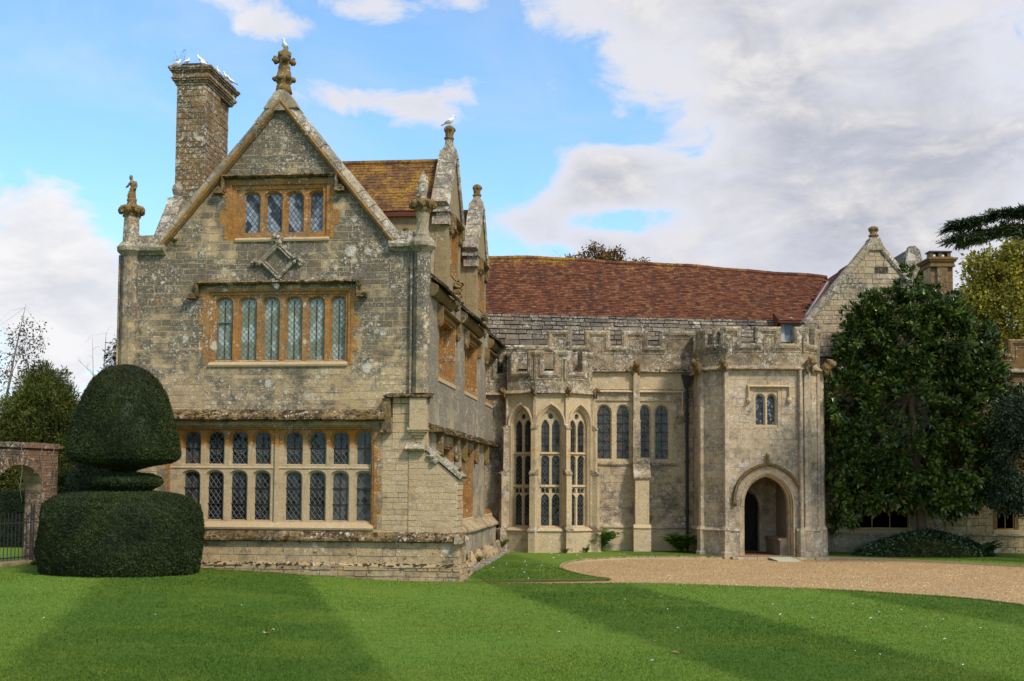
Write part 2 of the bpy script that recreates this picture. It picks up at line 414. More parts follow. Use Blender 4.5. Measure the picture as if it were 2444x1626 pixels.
def lawn_mat(name, blades):
    m, t = new_mat(name)
    P = t.n('ShaderNodeNewGeometry').outputs['Position']
    s = t.n('ShaderNodeSeparateXYZ', {0: P})
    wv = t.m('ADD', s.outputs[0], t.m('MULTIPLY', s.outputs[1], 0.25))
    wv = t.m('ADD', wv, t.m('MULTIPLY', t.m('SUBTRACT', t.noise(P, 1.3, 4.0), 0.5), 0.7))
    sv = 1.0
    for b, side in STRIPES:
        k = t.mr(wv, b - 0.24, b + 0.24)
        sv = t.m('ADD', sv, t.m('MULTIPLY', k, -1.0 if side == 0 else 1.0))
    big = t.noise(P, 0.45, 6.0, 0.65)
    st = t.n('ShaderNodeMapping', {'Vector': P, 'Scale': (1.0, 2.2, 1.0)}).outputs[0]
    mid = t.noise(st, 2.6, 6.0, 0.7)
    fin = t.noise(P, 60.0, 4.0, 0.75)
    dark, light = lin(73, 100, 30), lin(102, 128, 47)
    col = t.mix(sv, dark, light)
    col = t.mix(t.m('MULTIPLY', t.mr(big, 0.42, 0.66), 0.4), col, lin(112, 126, 42))
    col = t.mix(t.m('MULTIPLY', t.mr(mid, 0.50, 0.70), 0.5), col, lin(58, 86, 26))
    fine2 = t.noise(t.vmath('ADD', P, (3.0, 9.0, 0.0)), 7.0, 5.0, 0.7)
    col = t.mix(t.m('MULTIPLY', t.mr(fine2, 0.54, 0.70), 0.35), col, lin(132, 140, 62))
    if blades:
        col = t.mix(1.0, col, t.mix(tint_of(t), (0.85, 0.87, 0.82), (1.35, 1.3, 1.2)), 'MULTIPLY')
        p = t.n('ShaderNodeBsdfPrincipled', {'Base Color': col, 'Roughness': 0.6, 'Specular IOR Level': 0.2})
        tr = t.n('ShaderNodeBsdfTranslucent', {'Color': col})
        mx = t.n('ShaderNodeMixShader', {0: 0.3, 1: p, 2: tr})
        t.n('ShaderNodeOutputMaterial', {'Surface': mx})
    else:
        col = t.mix(1.0, col, t.mix(fin, (0.55, 0.6, 0.5), (1.35, 1.3, 1.2)), 'MULTIPLY')
        finish(t, col, 0.85, t.m('ADD', fin, mid), 0.7, 0.03, 0.15)
    return m


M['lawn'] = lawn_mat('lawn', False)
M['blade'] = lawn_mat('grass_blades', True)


def gravel_mat():
    m, t = new_mat('golden_gravel')
    P = t.n('ShaderNodeNewGeometry').outputs['Position']
    v = t.n('ShaderNodeTexVoronoi', {'Vector': P, 'Scale': 34.0})
    rnd = t.n('ShaderNodeSeparateColor', {0: v.outputs['Color']}).outputs[0]
    col = t.mix(rnd, lin(152, 120, 78), lin(204, 172, 124))
    col = t.mix(t.mr(rnd, 0.90, 0.94), col, lin(228, 214, 186))
    big = t.noise(P, 0.5, 6.0, 0.7)
    st = t.n('ShaderNodeMapping', {'Vector': P, 'Scale': (0.5, 1.6, 1.0)}).outputs[0]
    col = t.mix(t.m('MULTIPLY', t.mr(t.noise(st, 1.2, 6.0, 0.7), 0.42, 0.62), 0.45), col, lin(190, 148, 88))
    col = t.mix(t.m('MULTIPLY', t.mr(big, 0.5, 0.75), 0.4), col, lin(168, 142, 108))
    d = v.outputs['Distance']
    col = t.mix(t.m('MULTIPLY', t.mr(d, 0.35, 0.75), 0.5), col, lin(104, 76, 46))
    finish(t, col, 0.92, t.m('SUBTRACT', 1.0, d), 0.8, 0.02, 0.15)
    return m


M['gravel'] = gravel_mat()
M['pebble'] = leaf_mat('loose_pebble', [lin(120, 90, 58), lin(186, 150, 104), lin(200, 168, 122), lin(232, 220, 196)], 0.9, 0.15, 0.0, 0.6)
M['field'] = plain('far_field_grass', lin(72, 100, 40), 0.9, 0.3, 0.2)

# ------------------------------------------------------------------ geometry helpers
def wloc(o):
    v = Vector(o.location)
    p = o.parent
    while p:
        v += Vector(p.location)
        p = p.parent
    return v


def tag(o, label=None, cat=None, group=None, kind=None, category=None):
    for k, v in (('label', label), ('category', cat or category), ('group', group), ('kind', kind)):
        if v:
            o[k] = v
    return o


def thing(name, loc, label, cat, group=None):
    o = bpy.data.objects.new(name, None)
    COL.objects.link(o)
    o.empty_display_size = 0.3
    o.location = loc
    return tag(o, label, cat, group)


def link(name, me, parent, origin, **tags):
    o = bpy.data.objects.new(name, me)
    COL.objects.link(o)
    if parent:
        o.parent = parent
        o.location = Vector(origin) - wloc(parent)
    else:
        o.location = origin
    return tag(o, **tags)


def copy_tree(o, parent=None):
    c = o.copy()
    COL.objects.link(c)
    if parent:
        c.parent = parent
    for ch in list(o.children):
        copy_tree(ch, c)
    return c


class Fr:
    """local frame: a along u, b along v (up), c along n (outward)"""
    def __init__(s, o, u, n, v=(0, 0, 1)):
        s.o, s.u, s.n, s.v = Vector(o), Vector(u).normalized(), Vector(n).normalized(), Vector(v).normalized()

    def p(s, a, b, c=0.0):
        return s.o + s.u * a + s.v * b + s.n * c


class MB:
    def __init__(s):
        s.v, s.f, s.t, s.mi = [], [], [], []
        s.mats = []
        s.cur = 0

    def use(s, m):
        if m not in s.mats:
            s.mats.append(m)
        s.cur = s.mats.index(m)

    def add(s, pts, faces, tint=0.5):
        b = len(s.v)
        s.v += [tuple(p) for p in pts]
        for f in faces:
            s.f.append(tuple(b + i for i in f))
            s.t.append(tint)
            s.mi.append(s.cur)

    def box(s, F, a0, a1, b0, b1, c0, c1, tint=0.5, back=True):
        P = [F.p(a, b, c) for c in (c0, c1) for b in (b0, b1) for a in (a0, a1)]
        fs = [(4, 5, 7, 6), (0, 4, 6, 2), (5, 1, 3, 7), (6, 7, 3, 2), (0, 1, 5, 4)]
        if back:
            fs.append((1, 0, 2, 3))
        s.add(P, fs, tint)

    def plate(s, F, outer, holes, c0, c1, tint=0.5, back=True):
        loops = [outer] + list(holes)
        tris = tessellate_polygon([[Vector((x, y, 0)) for x, y in l] for l in loops])
        flat = [p for l in loops for p in l]
        n = len(flat)
        pts = [F.p(x, y, c1) for x, y in flat]
        faces = [tuple(t) for t in tris]
        pts += [F.p(x, y, c0) for x, y in flat]
        if back:
            faces += [tuple(n + i for i in reversed(t)) for t in tris]
        k = 0
        for l in loops:
            m = len(l)
            for i in range(m):
                j = (i + 1) % m
                faces.append((k + i, k + j, n + k + j, n + k + i))
            k += m
        s.add(pts, faces, tint)

    def stroke(s, F, path, w0, w1, c0, c1, closed=False, tint=0.5, prof=None):
        """strip between offsets w0 and w1 (to the left of the path), swept from depth c0 to c1; prof = [(w, c)...]"""
        n = len(path)
        offs = []
        for i in range(n):
            def d(i0, i1):
                x, y = path[i1][0] - path[i0][0], path[i1][1] - path[i0][1]
                l = math.hypot(x, y) or 1e-9
                return x / l, y / l
            if closed:
                d0, d1 = d(i - 1, i), d(i, (i + 1) % n)
            else:
                d0 = d(i - 1, i) if i else d(0, 1)
                d1 = d(i, i + 1) if i < n - 1 else d(n - 2, n - 1)
            nx, ny = -(d0[1] + d1[1]), d0[0] + d1[0]
            l = math.hypot(nx, ny) or 1e-9
            nx, ny = nx / l, ny / l
            cs = max(0.35, nx * -d0[1] + ny * d0[0])
            offs.append((nx / cs, ny / cs))
        pr = prof or [(w0, c0), (w0, c1), (w1, c1), (w1, c0)]
        k = len(pr)
        pts = []
        for (x, y), (ox, oy) in zip(path, offs):
            for (w_, c_) in pr:
                pts.append(F.p(x + ox * w_, y + oy * w_, c_))
        fs = []
        for i in range(n if closed else n - 1):
            j = (i + 1) % n
            for q in range(k):
                r = (q + 1) % k
                fs.append((i * k + q, j * k + q, j * k + r, i * k + r))
        if not closed:
            fs.append(tuple(range(k)))
            fs.append(tuple((n - 1) * k + q for q in range(k)))
        s.add(pts, fs, tint)

    def bar(s, F, a0, a1, prof, tint=0.5, e0=0.0, e1=0.0):
        """profile [(b, c)...] swept along u; e0/e1 = end mitre (extend by e*c)"""
        k = len(prof)
        pts = [F.p(a0 - e0 * c, b, c) for b, c in prof] + [F.p(a1 + e1 * c, b, c) for b, c in prof]
        fs = [(i, (i + 1) % k, k + (i + 1) % k, k + i) for i in range(k)]
        fs += [tuple(range(k)), tuple(range(2 * k - 1, k - 1, -1))]
        s.add(pts, fs, tint)

    def lathe(s, o, prof, seg=12, tint=0.5, sx=1.0, sy=1.0, rot=0.0, wob=0.0, seed=0):
        o = Vector(o)
        pts = []
        for i, (r, z) in enumerate(prof):
            for k in range(seg):
                a = 2 * math.pi * k / seg + rot
                q = Vector((math.cos(a) * r * sx, math.sin(a) * r * sy, z))
                if wob and r > 0.001:
                    q *= 1.0
                    nv = noise.noise(Vector((q.x * 6 + seed, q.y * 6, z * 6)))
                    q.x *= 1 + wob * nv
                    q.y *= 1 + wob * nv
                pts.append(o + q)
        fs = []
        for i in range(len(prof) - 1):
            for k in range(seg):
                fs.append((i * seg + k, i * seg + (k + 1) % seg, (i + 1) * seg + (k + 1) % seg, (i + 1) * seg + k))
        fs += [tuple(range(seg - 1, -1, -1)), tuple((len(prof) - 1) * seg + k for k in range(seg))]
        s.add(pts, fs, tint)

    def tube(s, pts, rad, seg=6, tint=0.5, flat=1.0):
        pts = [Vector(p) for p in pts]
        n = len(pts)
        if not hasattr(rad, '__len__'):
            rad = [rad] * n
        out = []
        ref = None
        for i in range(n):
            d = (pts[min(i + 1, n - 1)] - pts[max(i - 1, 0)])
            d = d.normalized() if d.length > 1e-9 else Vector((0, 0, 1))
            if ref is None:
                ref = d.orthogonal().normalized()
            ref = (ref - d * ref.dot(d))
            ref = ref.normalized() if ref.length > 1e-6 else d.orthogonal().normalized()
            bi = d.cross(ref)
            for k in range(seg):
                a = 2 * math.pi * k / seg
                out.append(pts[i] + (ref * math.cos(a) + bi * math.sin(a) * flat) * rad[i])
        fs = []
        for i in range(n - 1):
            for k in range(seg):
                fs.append((i * seg + k, i * seg + (k + 1) % seg, (i + 1) * seg + (k + 1) % seg, (i + 1) * seg + k))
        fs += [tuple(range(seg - 1, -1, -1)), tuple((n - 1) * seg + k for k in range(seg))]
        s.add(out, fs, tint)

    def blob(s, c, r, amp=0.25, fr=2.5, nu=12, nv=8, tint=0.5, seed=0.0):
        c = Vector(c)
        r = Vector(r) if hasattr(r, '__len__') else Vector((r, r, r))
        pts, fs = [], []
        for i in range(nv + 1):
            th = math.pi * i / nv
            for k in range(nu):
                ph = 2 * math.pi * k / nu
                d = Vector((math.sin(th) * math.cos(ph), math.sin(th) * math.sin(ph), math.cos(th)))
                q = 1 + amp * noise.noise(d * fr + Vector((seed, seed * 1.7, seed * .3)))
                pts.append(c + Vector((d.x * r.x, d.y * r.y, d.z * r.z)) * q)
        for i in range(nv):
            for k in range(nu):
                fs.append((i * nu + k, (i + 1) * nu + k, (i + 1) * nu + (k + 1) % nu, i * nu + (k + 1) % nu))
        s.add(pts, fs, tint)

    def build(s, name, mat=None, parent=None, smooth=False, origin=None, **tags):
        if not s.v:
            return None
        V = np.array(s.v, dtype=np.float64)
        if origin is None:
            mn, mx = V.min(0), V.max(0)
            origin = Vector(((mn[0] + mx[0]) / 2, (mn[1] + mx[1]) / 2, mn[2]))
        V = V - np.array(origin)
        me = bpy.data.meshes.new(name)
        me.from_pydata(V.tolist(), [], s.f)
        at = me.attributes.new('tint', 'FLOAT', 'FACE')
        at.data.foreach_set('value', np.array(s.t, dtype=np.float32))
        if s.mats:
            for m in s.mats:
                me.materials.append(m)
            me.polygons.foreach_set('material_index', np.array(s.mi, dtype=np.int32))
        elif mat:
            me.materials.append(mat)
        if smooth:
            me.polygons.foreach_set('use_smooth', [True] * len(me.polygons))
        me.update()
        return link(name, me, parent, origin, **tags)


# ------------------------------------------------------------------ polygons
def clip_half(poly, nx, ny, d):
    out = []
    for i in range(len(poly)):
        p, q = poly[i], poly[(i + 1) % len(poly)]
        a, b = nx * p[0] + ny * p[1] - d, nx * q[0] + ny * q[1] - d
        if a <= 0:
            out.append(p)
        if (a < 0 < b) or (b < 0 < a):
            t = a / (a - b)
            out.append((p[0] + (q[0] - p[0]) * t, p[1] + (q[1] - p[1]) * t))
    return out


def area(poly):
    return 0.5 * sum(poly[i][0] * poly[(i + 1) % len(poly)][1] - poly[(i + 1) % len(poly)][0] * poly[i][1] for i in range(len(poly)))


def clip_convex(poly, outline):
    sgn = 1 if area(outline) > 0 else -1
    for i in range(len(outline)):
        p, q = outline[i], outline[(i + 1) % len(outline)]
        ex, ey = q[0] - p[0], q[1] - p[1]
        l = math.hypot(ex, ey)
        if l < 1e-9:
            continue
        nx, ny = sgn * ey / l, -sgn * ex / l
        poly = clip_half(poly, nx, ny, nx * p[0] + ny * p[1])
        if len(poly) < 3:
            return []
    return poly


def inset(poly, d):
    if area(poly) < 0:
        poly = poly[::-1]
    n = len(poly)
    out = []
    for i in range(n):
        p0, p1, p2 = poly[i - 1], poly[i], poly[(i + 1) % n]
        a = (p1[0] - p0[0], p1[1] - p0[1])
        b = (p2[0] - p1[0], p2[1] - p1[1])
        la, lb = math.hypot(*a) or 1e-9, math.hypot(*b) or 1e-9
        na, nb = (-a[1] / la, a[0] / la), (-b[1] / lb, b[0] / lb)
        mx_, my_ = na[0] + nb[0], na[1] + nb[1]
        den = 1 + na[0] * nb[0] + na[1] * nb[1]
        den = max(den, 0.35)
        out.append((p1[0] + mx_ / den * d, p1[1] + my_ / den * d))
    return out


def clean(poly, eps=0.012):
    out = []
    for p in poly:
        if not out or math.hypot(p[0] - out[-1][0], p[1] - out[-1][1]) > eps:
            out.append(p)
    if len(out) > 2 and math.hypot(out[0][0] - out[-1][0], out[0][1] - out[-1][1]) < eps:
        out.pop()
    return out


# ------------------------------------------------------------------ stones, bricks, tiles: real pieces
def stones(F, outline, holes, ch, ln, proud=(0.004, 0.012), joint=0.010, bev=0.008, base=0.0, tfun=None, jit=0.004):
    """coursed stones inside a convex outline, keeping off the hole rectangles (a0,a1,b0,b1). Returns pieces."""
    res = []
    bs = [p[1] for p in outline]
    b, top = min(bs), max(bs)
    cuts = sorted(set([top] + [h[2] for h in holes] + [h[3] for h in holes]))
    cuts = [c for c in cuts if c > b + 0.02]
    lines = [b]
    while lines[-1] < top - 0.02:
        h = rng.uniform(*ch)
        nb = lines[-1] + h
        nxt = [c for c in cuts if c > lines[-1] + 0.02]
        if nxt and nb > nxt[0] - ch[0] * 0.6:
            nb = nxt[0]
        lines.append(nb)
    a0, a1 = min(p[0] for p in outline), max(p[0] for p in outline)
    for r in range(len(lines) - 1):
        y0, y1 = lines[r], lines[r + 1]
        blk = sorted([(h[0], h[1]) for h in holes if h[2] < y1 - 0.015 and h[3] > y0 + 0.015])
        spans, x = [], a0
        for h in blk:
            if h[0] > x:
                spans.append((x, h[0]))
            x = max(x, h[1])
        if x < a1:
            spans.append((x, a1))
        for s0, s1 in spans:
            x = s0 if s0 > a0 + 0.001 else s0 - rng.uniform(0, ln[0])
            while x < s1 - 0.01:
                nx = x + rng.uniform(*ln)
                if s1 - nx < ln[0] * 0.6:
                    nx = s1 if s1 < a1 - 0.001 else max(nx, s1)
                q = clip_convex([(max(x, s0), y0), (min(nx, s1), y0), (min(nx, s1), y1), (max(x, s0), y1)], outline)
                x = nx
                q = clean(q)
                if len(q) < 3 or abs(area(q)) < 0.003:
                    continue
                q = inset(q, joint * 0.5)
                q = [(p[0] + rng.uniform(-jit, jit), p[1] + rng.uniform(-jit, jit)) for p in q]
                fr = inset(q, bev)
                if area(fr) < 0.0012:
                    continue
                pr = rng.uniform(*proud)
                n = len(q)
                tx, ty = rng.uniform(-.004, .004), rng.uniform(-.004, .004)
                pts = [F.p(p[0], p[1], base - 0.012) for p in q] + [F.p(p[0], p[1], base + pr + tx * ((i % 2) - .5) + ty * ((i // 2) % 2 - .5)) for i, p in enumerate(fr)]
                fs = [tuple(n + i for i in range(n))] + [(i, (i + 1) % n, n + (i + 1) % n, n + i) for i in range(n)]
                cx = sum(p[0] for p in q) / n
                cy = sum(p[1] for p in q) / n
                t = min(1.0, max(0.0, rng.gauss(0.5, 0.28)))
                if tfun:
                    t = tfun(cx, cy, t)
                res.append((pts, fs, t, abs(area(q))))
    return res


def emit(pieces, parent, mat, name, stuff, limit=300):
    """the largest in view become single objects, the rest one joined part"""
    if not pieces:
        return
    sc = []
    for i, (pts, fs, t, ar) in enumerate(pieces):
        c = pts[0]
        d2 = (c - CAM).length_squared
        sc.append((-ar / d2, i))
    sc.sort()
    if limit > 0:
        for _, i in sc[:limit]:
            pts, fs, t, ar = pieces[i]
            mb = MB()
            mb.add(pts, fs, t)
            mb.build(name, mat, parent)
    rest = sc[limit:]
    if rest:
        mb = MB()
        for _, i in rest:
            pts, fs, t, ar = pieces[i]
            mb.add(pts, fs, t)
        mb.build(stuff, mat, parent, kind='stuff')


def tiles(L, U, alen, rows, wid, thick, keep=None, rag=0.15, flip=1.0, ends=None, over=1.35):
    """L(a), U(a): points on the lower and the upper line of the slope; returns tile pieces (thin boxes, lower edge lifted)"""
    res = []
    nrm = ((L(alen) - L(0)).cross(U(0) - L(0))).normalized() * flip
    if nrm.z < 0:
        nrm = -nrm
    rw = [i / rows for i in range(rows + 1)] if isinstance(rows, int) else rows
    for r in range(len(rw) - 1):
        f = r / max(1, len(rw) - 2)
        wd = wid if not isinstance(wid, tuple) else wid[0] + (wid[1] - wid[0]) * f
        a = -rng.uniform(0, wd)
        b0, b1 = rw[r], rw[r] + (rw[r + 1] - rw[r]) * over
        b1 = min(b1, 1.0)
        while a < alen:
            w_ = wd * rng.uniform(1 - rag, 1 + rag)
            gp = .004 if thick < .03 else .013
            x0, x1 = max(0, a + gp), min(alen, a + w_ - gp)
            a += w_
            if x1 - x0 < 0.25 * wd:
                continue
            xm = (x0 + x1) / 2
            if keep and not keep(xm, (b0 + rw[r + 1]) / 2):
                continue
            j = rng.uniform(-0.10, 0.10) * (rw[r + 1] - rw[r])
            j2 = j + rng.uniform(-0.05, 0.05) * (rw[r + 1] - rw[r])

            def P(x, b, c):
                return L(x).lerp(U(x), b) + nrm * c
            lift = thick * rng.uniform(1.5, 2.3)
            p = [P(x0, b0 + j, lift), P(x1, b0 + j2, lift * rng.uniform(.85, 1.15)), P(x1, b1, thick * .8), P(x0, b1, thick * .8),
                 P(x0, b0 + j, lift - thick), P(x1, b0 + j2, lift - thick), P(x1, b1, 0), P(x0, b1, 0)]
            fs = [(0, 1, 2, 3), (4, 5, 1, 0), (5, 6, 2, 1), (7, 4, 0, 3)]
            res.append((p, fs, rng.random(), w_ * 0.1))
    return res


# ------------------------------------------------------------------ windows
def light_outline(a0, a1, b0, b1, head='tudor', rise=None, n=5):
    w = a1 - a0
    rise = rise if rise is not None else {'tudor': 0.36 * w, 'round': 0.5 * w, 'pointed': 0.62 * w, 'flat': 0}[head]
    pts = [(a0, b0), (a1, b0)]
    if head == 'flat':
        return pts + [(a1, b1), (a0, b1)]
    sp = b1 - rise
    m = (a0 + a1) / 2
    right = []
    for i in range(n + 1):
        t = i / n
        if head in ('tudor', 'round'):
            x = m + w / 2 * math.cos(t * math.pi / 2) ** (0.9 if head == 'tudor' else 1.0)
            y = sp + rise * (math.sin(t * math.pi / 2) ** (0.8 if head == 'tudor' else 1.0))
        else:  # two-centred point
            rr = (w * w / 4 + rise * rise) / w
            ang = math.asin(min(1.0, rise / rr)) * t
            x = a1 - rr + rr * math.cos(ang)
            y = sp + rr * math.sin(ang)
        right.append((x, y))
    return pts + right + [(2 * m - x, y) for x, y in right[-2::-1]]


def glaze(F, out, c, parent, glass, dia=(0.115, 0.155), lead=0.011, tilt=0.03, bars=0, vbar=False, lead_mat=None, red=None, rings=False, square=False, gtint=None):
    xs, ys = [p[0] for p in out], [p[1] for p in out]
    x0, x1, y0, y1 = min(xs), max(xs), min(ys), max(ys)
    g = MB()
    g.use(glass)
    dw, dh = dia
    nx = max(1, round((x1 - x0) / dw))
    dw = (x1 - x0) / nx
    # cells
    cells = []
    if square:
        ny = max(1, round((y1 - y0) / dh))
        for i in range(nx):
            for j in range(ny):
                X, Y = x0 + i * dw, y0 + j * (y1 - y0) / ny
                cells.append([(X, Y), (X + dw, Y), (X + dw, Y + (y1 - y0) / ny), (X, Y + (y1 - y0) / ny)])
    else:
        for i in range(-1, 2 * nx + 2):
            for j in range(-1, int((y1 - y0) / (dh / 2)) + 3):
                if (i + j) % 2:
                    continue
                X, Y = x0 + i * dw / 2, y0 + j * dh / 2
                cells.append([(X, Y - dh / 2), (X + dw / 2, Y), (X, Y + dh / 2), (X - dw / 2, Y)])
    l = MB()
    for cl in cells:
        q = clip_convex(cl, out)
        if len(q) < 3 or abs(area(q)) < 2e-5:
            continue
        tx, ty = rng.gauss(0, tilt), rng.gauss(0, tilt)
        cx = sum(p[0] for p in q) / len(q)
        cy = sum(p[1] for p in q) / len(q)
        if red and rng.random() < red:
            g.use(M['glass_red'])
        else:
            g.use(glass)
        tt = rng.random() if gtint is None else gtint(cx, cy)
        g.add([F.p(p[0], p[1], c + tx * (p[0] - cx) + ty * (p[1] - cy)) for p in q], [tuple(range(len(q)))], tt)

    def strip(p, q, w_, cc, th):
        dx_, dy_ = q[0] - p[0], q[1] - p[1]
        ln_ = math.hypot(dx_, dy_)
        if ln_ < 0.01:
            return
        ox, oy = -dy_ / ln_ * w_ / 2, dx_ / ln_ * w_ / 2
        A = [(p[0] + ox, p[1] + oy), (q[0] + ox, q[1] + oy), (q[0] - ox, q[1] - oy), (p[0] - ox, p[1] - oy)]
        l.add([F.p(x, y, cc) for x, y in A] + [F.p(p[0], p[1], cc + th), F.p(q[0], q[1], cc + th)], [(0, 1, 5, 4), (4, 5, 2, 3)])

    def clipseg(p, q):
        t0, t1 = 0.0, 1.0
        sg = 1 if area(out) > 0 else -1
        for i in range(len(out)):
            a, b = out[i], out[(i + 1) % len(out)]
            ex, ey = b[0] - a[0], b[1] - a[1]
            nx_, ny_ = sg * ey, -sg * ex
            da = nx_ * (p[0] - a[0]) + ny_ * (p[1] - a[1])
            db = nx_ * (q[0] - a[0]) + ny_ * (q[1] - a[1])
            if da > 0 and db > 0:
                return None
            if da > 0:
                t0 = max(t0, da / (da - db))
            elif db > 0:
                t1 = min(t1, da / (da - db))
        if t1 - t0 < 1e-4:
            return None
        f = lambda t: (p[0] + (q[0] - p[0]) * t, p[1] + (q[1] - p[1]) * t)
        return f(t0), f(t1)
    l.use(lead_mat or M['lead'])
    H_ = y1 - y0
    if square:
        ny = max(1, round(H_ / dh))
        segs = [((x0 + i * dw, y0), (x0 + i * dw, y1)) for i in range(1, nx)] + [((x0, y0 + j * H_ / ny), (x1, y0 + j * H_ / ny)) for j in range(1, ny)]
    else:
        segs = []
        k = int((x1 - x0 + H_ * dw / dh) / dw) + 2
        for i in range(-k, k + 1):
            segs.append(((x0 + (i + .5) * dw, y0), (x0 + (i + .5) * dw + H_ * dw / dh, y1)))
            segs.append(((x0 + (i + .5) * dw, y0), (x0 + (i + .5) * dw - H_ * dw / dh, y1)))
    for p, q in segs:
        sgm = clipseg(p, q)
        if sgm:
            strip(sgm[0], sgm[1], lead, c + 0.004, 0.006)
    if rings:
        cx, cy = (x0 + x1) / 2, y0 + H_ * 0.54
        for rr in rings:
            for k in range(14):
                a0_, a1_ = 2 * math.pi * k / 14, 2 * math.pi * (k + 1) / 14
                strip((cx + rr * math.cos(a0_), cy + rr * math.sin(a0_)), (cx + rr * math.cos(a1_), cy + rr * math.sin(a1_)), lead * 1.3, c + 0.007, 0.006)
            for k in range(6):
                a0_ = k * math.pi / 3 + rr * 9
                strip((cx + rr * .5 * math.cos(a0_), cy + rr * .5 * math.sin(a0_)), (cx + rr * math.cos(a0_), cy + rr * math.sin(a0_)), lead, c + 0.006, 0.005)
    g.build('pane', None, parent)
    l.build('lead_lattice', None, parent)
    if bars or vbar:
        b_ = MB()
        for i in range(bars):
            y = y0 + H_ * (i + 1) / (bars + 1)
            b_.box(F, x0 - .01, x1 + .01, y - .009, y + .009, c + 0.02, c + 0.038)
        if vbar:
            b_.box(F, (x0 + x1) / 2 - .008, (x0 + x1) / 2 + .008, y0, y1 - .03, c + 0.012, c + 0.024)
        b_.build('saddle_bar', M['iron'], parent)


def mullion_window(parent, F, rect, lights, head, mat, glass, depth=0.16, name='window', surround=0.0, glaze_kw=None, rise=None, orders=2, mat2=None, split=None, frame_c=0.0, percell=None):
    """stone window: outer frame flush with the wall, moulded orders stepping back to the lights"""
    a0, a1, b0, b1 = rect
    fr = MB()
    fr.use(mat)
    outs = [light_outline(*l[:4], head=(l[4] if len(l) > 4 else head), rise=rise) for l in lights]

    def grow(l, d):
        return light_outline(l[0] - d, l[1] + d, l[2] - d * 0.4, l[3] + d, head=(l[4] if len(l) > 4 else head), rise=None if rise is None else rise + d * .5)
    rc = lambda d: [(a0 + d, b0 + d), (a1 - d, b0 + d), (a1 - d, b1 - d), (a0 + d, b1 - d)]
    s = surround
    # outer architrave in two steps
    if s > 0:
        fr.plate(F, rc(0), [rc(s * .5)], -depth - .1, frame_c)
        fr.plate(F, rc(s * .5 - .001), [rc(s)], -depth - .1, frame_c - 0.05)
    inner = rc(max(s - .002, 0))
    if mat2:
        fr.use(mat2)
    fr.plate(F, inner, outs, -depth - 0.06, -depth + 0.03)
    fr.plate(F, inner, [grow(l, 0.026) for l in lights], -depth + 0.032, -depth + 0.072)
    fr.plate(F, inner, [grow(l, 0.055) for l in lights], -depth + 0.075, -depth + 0.115)
    wo = fr.build(name, None, parent)
    kw = dict(glaze_kw or {})
    for i, (l, o) in enumerate(zip(lights, outs)):
        k2 = dict(kw)
        if percell:
            k2.update(percell(i, l))
        gm = k2.pop('glass', glass)
        glaze(F, o, -depth, wo, gm, **k2)
    return wo


def backing(F, rect, c, parent):
    mb = MB()
    a0, a1, b0, b1 = rect
    mb.box(F, a0, a1, b0, b1, c - 0.05, c)
    mb.build('dark_room', M['dark'], parent)


def ledge(F, a0, a1, prof, mat, parent, moss=0.0, lens=(.5, 1.1), name='string_stone', mossc=None):
    """a weathered ledge laid of single stones, each slightly out of line, with cushions of moss on top"""
    a = a0
    while a < a1 - .02:
        a2 = a + rng.uniform(*lens)
        if a1 - a2 < lens[0] * .5:
            a2 = a1
        mb = MB()
        mb.use(mat)
        j, k, q = rng.uniform(-.012, .012), rng.uniform(-.018, .018), rng.uniform(-.01, .01)
        n = len(prof)
        b0 = [(b + j + rng.uniform(-.006, .006), c + (k if c > prof[0][1] + .03 else 0) + rng.uniform(-.006, .006)) for b, c in prof]
        b1 = [(b + j + q + rng.uniform(-.006, .006), c + (k if c > prof[0][1] + .03 else 0) + rng.uniform(-.008, .008)) for b, c in prof]
        mb.add([F.p(a + .003, b, c) for b, c in b0] + [F.p(a2 - .003, b, c) for b, c in b1],
               [(i, (i + 1) % n, n + (i + 1) % n, n + i) for i in range(n)] + [tuple(range(n)), tuple(range(2 * n - 1, n - 1, -1))], rng.random())
        if moss:
            mb.use(M['mosscushion'])
            bt = max(b for b, c in prof)
            ct = max(c for b, c in prof)
            cb = prof[-1][1]
            bm = [b for b, c in prof if c > ct - .03]
            for _ in range(int(moss * (a2 - a) * 34)):
                t = rng.random()
                mb.blob(F.p(rng.uniform(a, a2), (max(bm) * (1 - t) + bt * t) - .005, (ct * (1 - t) + cb * t)), (rng.uniform(.02, .085), rng.uniform(.02, .05), rng.uniform(.012, .032)), .5, 4, 6, 4, seed=rng.random() * 9)
        mb.build(name, None, parent)
        a = a2


STRING = lambda b, h, d, base=0.0: [(b, base - .02), (b, base + d * .55), (b + h * .12, base + d), (b + h * .30, base + d), (b + h * .45, base + d * .85), (b + h, base + .012), (b + h, base - .02)]

# ================================================================== THE GABLED WING (left)
WA = math.atan(308.0 / 2800.0)
UX = Vector((math.cos(WA), -math.sin(WA), 0))
UY = Vector((math.sin(WA), math.cos(WA), 0))
WO = Vector((-2.166, 30.6, 0))


def WL(x, y, z=0.0):
    return WO + UX * x + UY * y + Vector((0, 0, z))


FG = Fr(WL(0, 0), UX, -UY)
FS = Fr(WL(0, 0), UY, UX)
wing = thing('gabled_wing', WL(-4.2, 7.2), 'tall grey stone gabled wing with orange-framed leaded windows, left of the great hall', 'building')

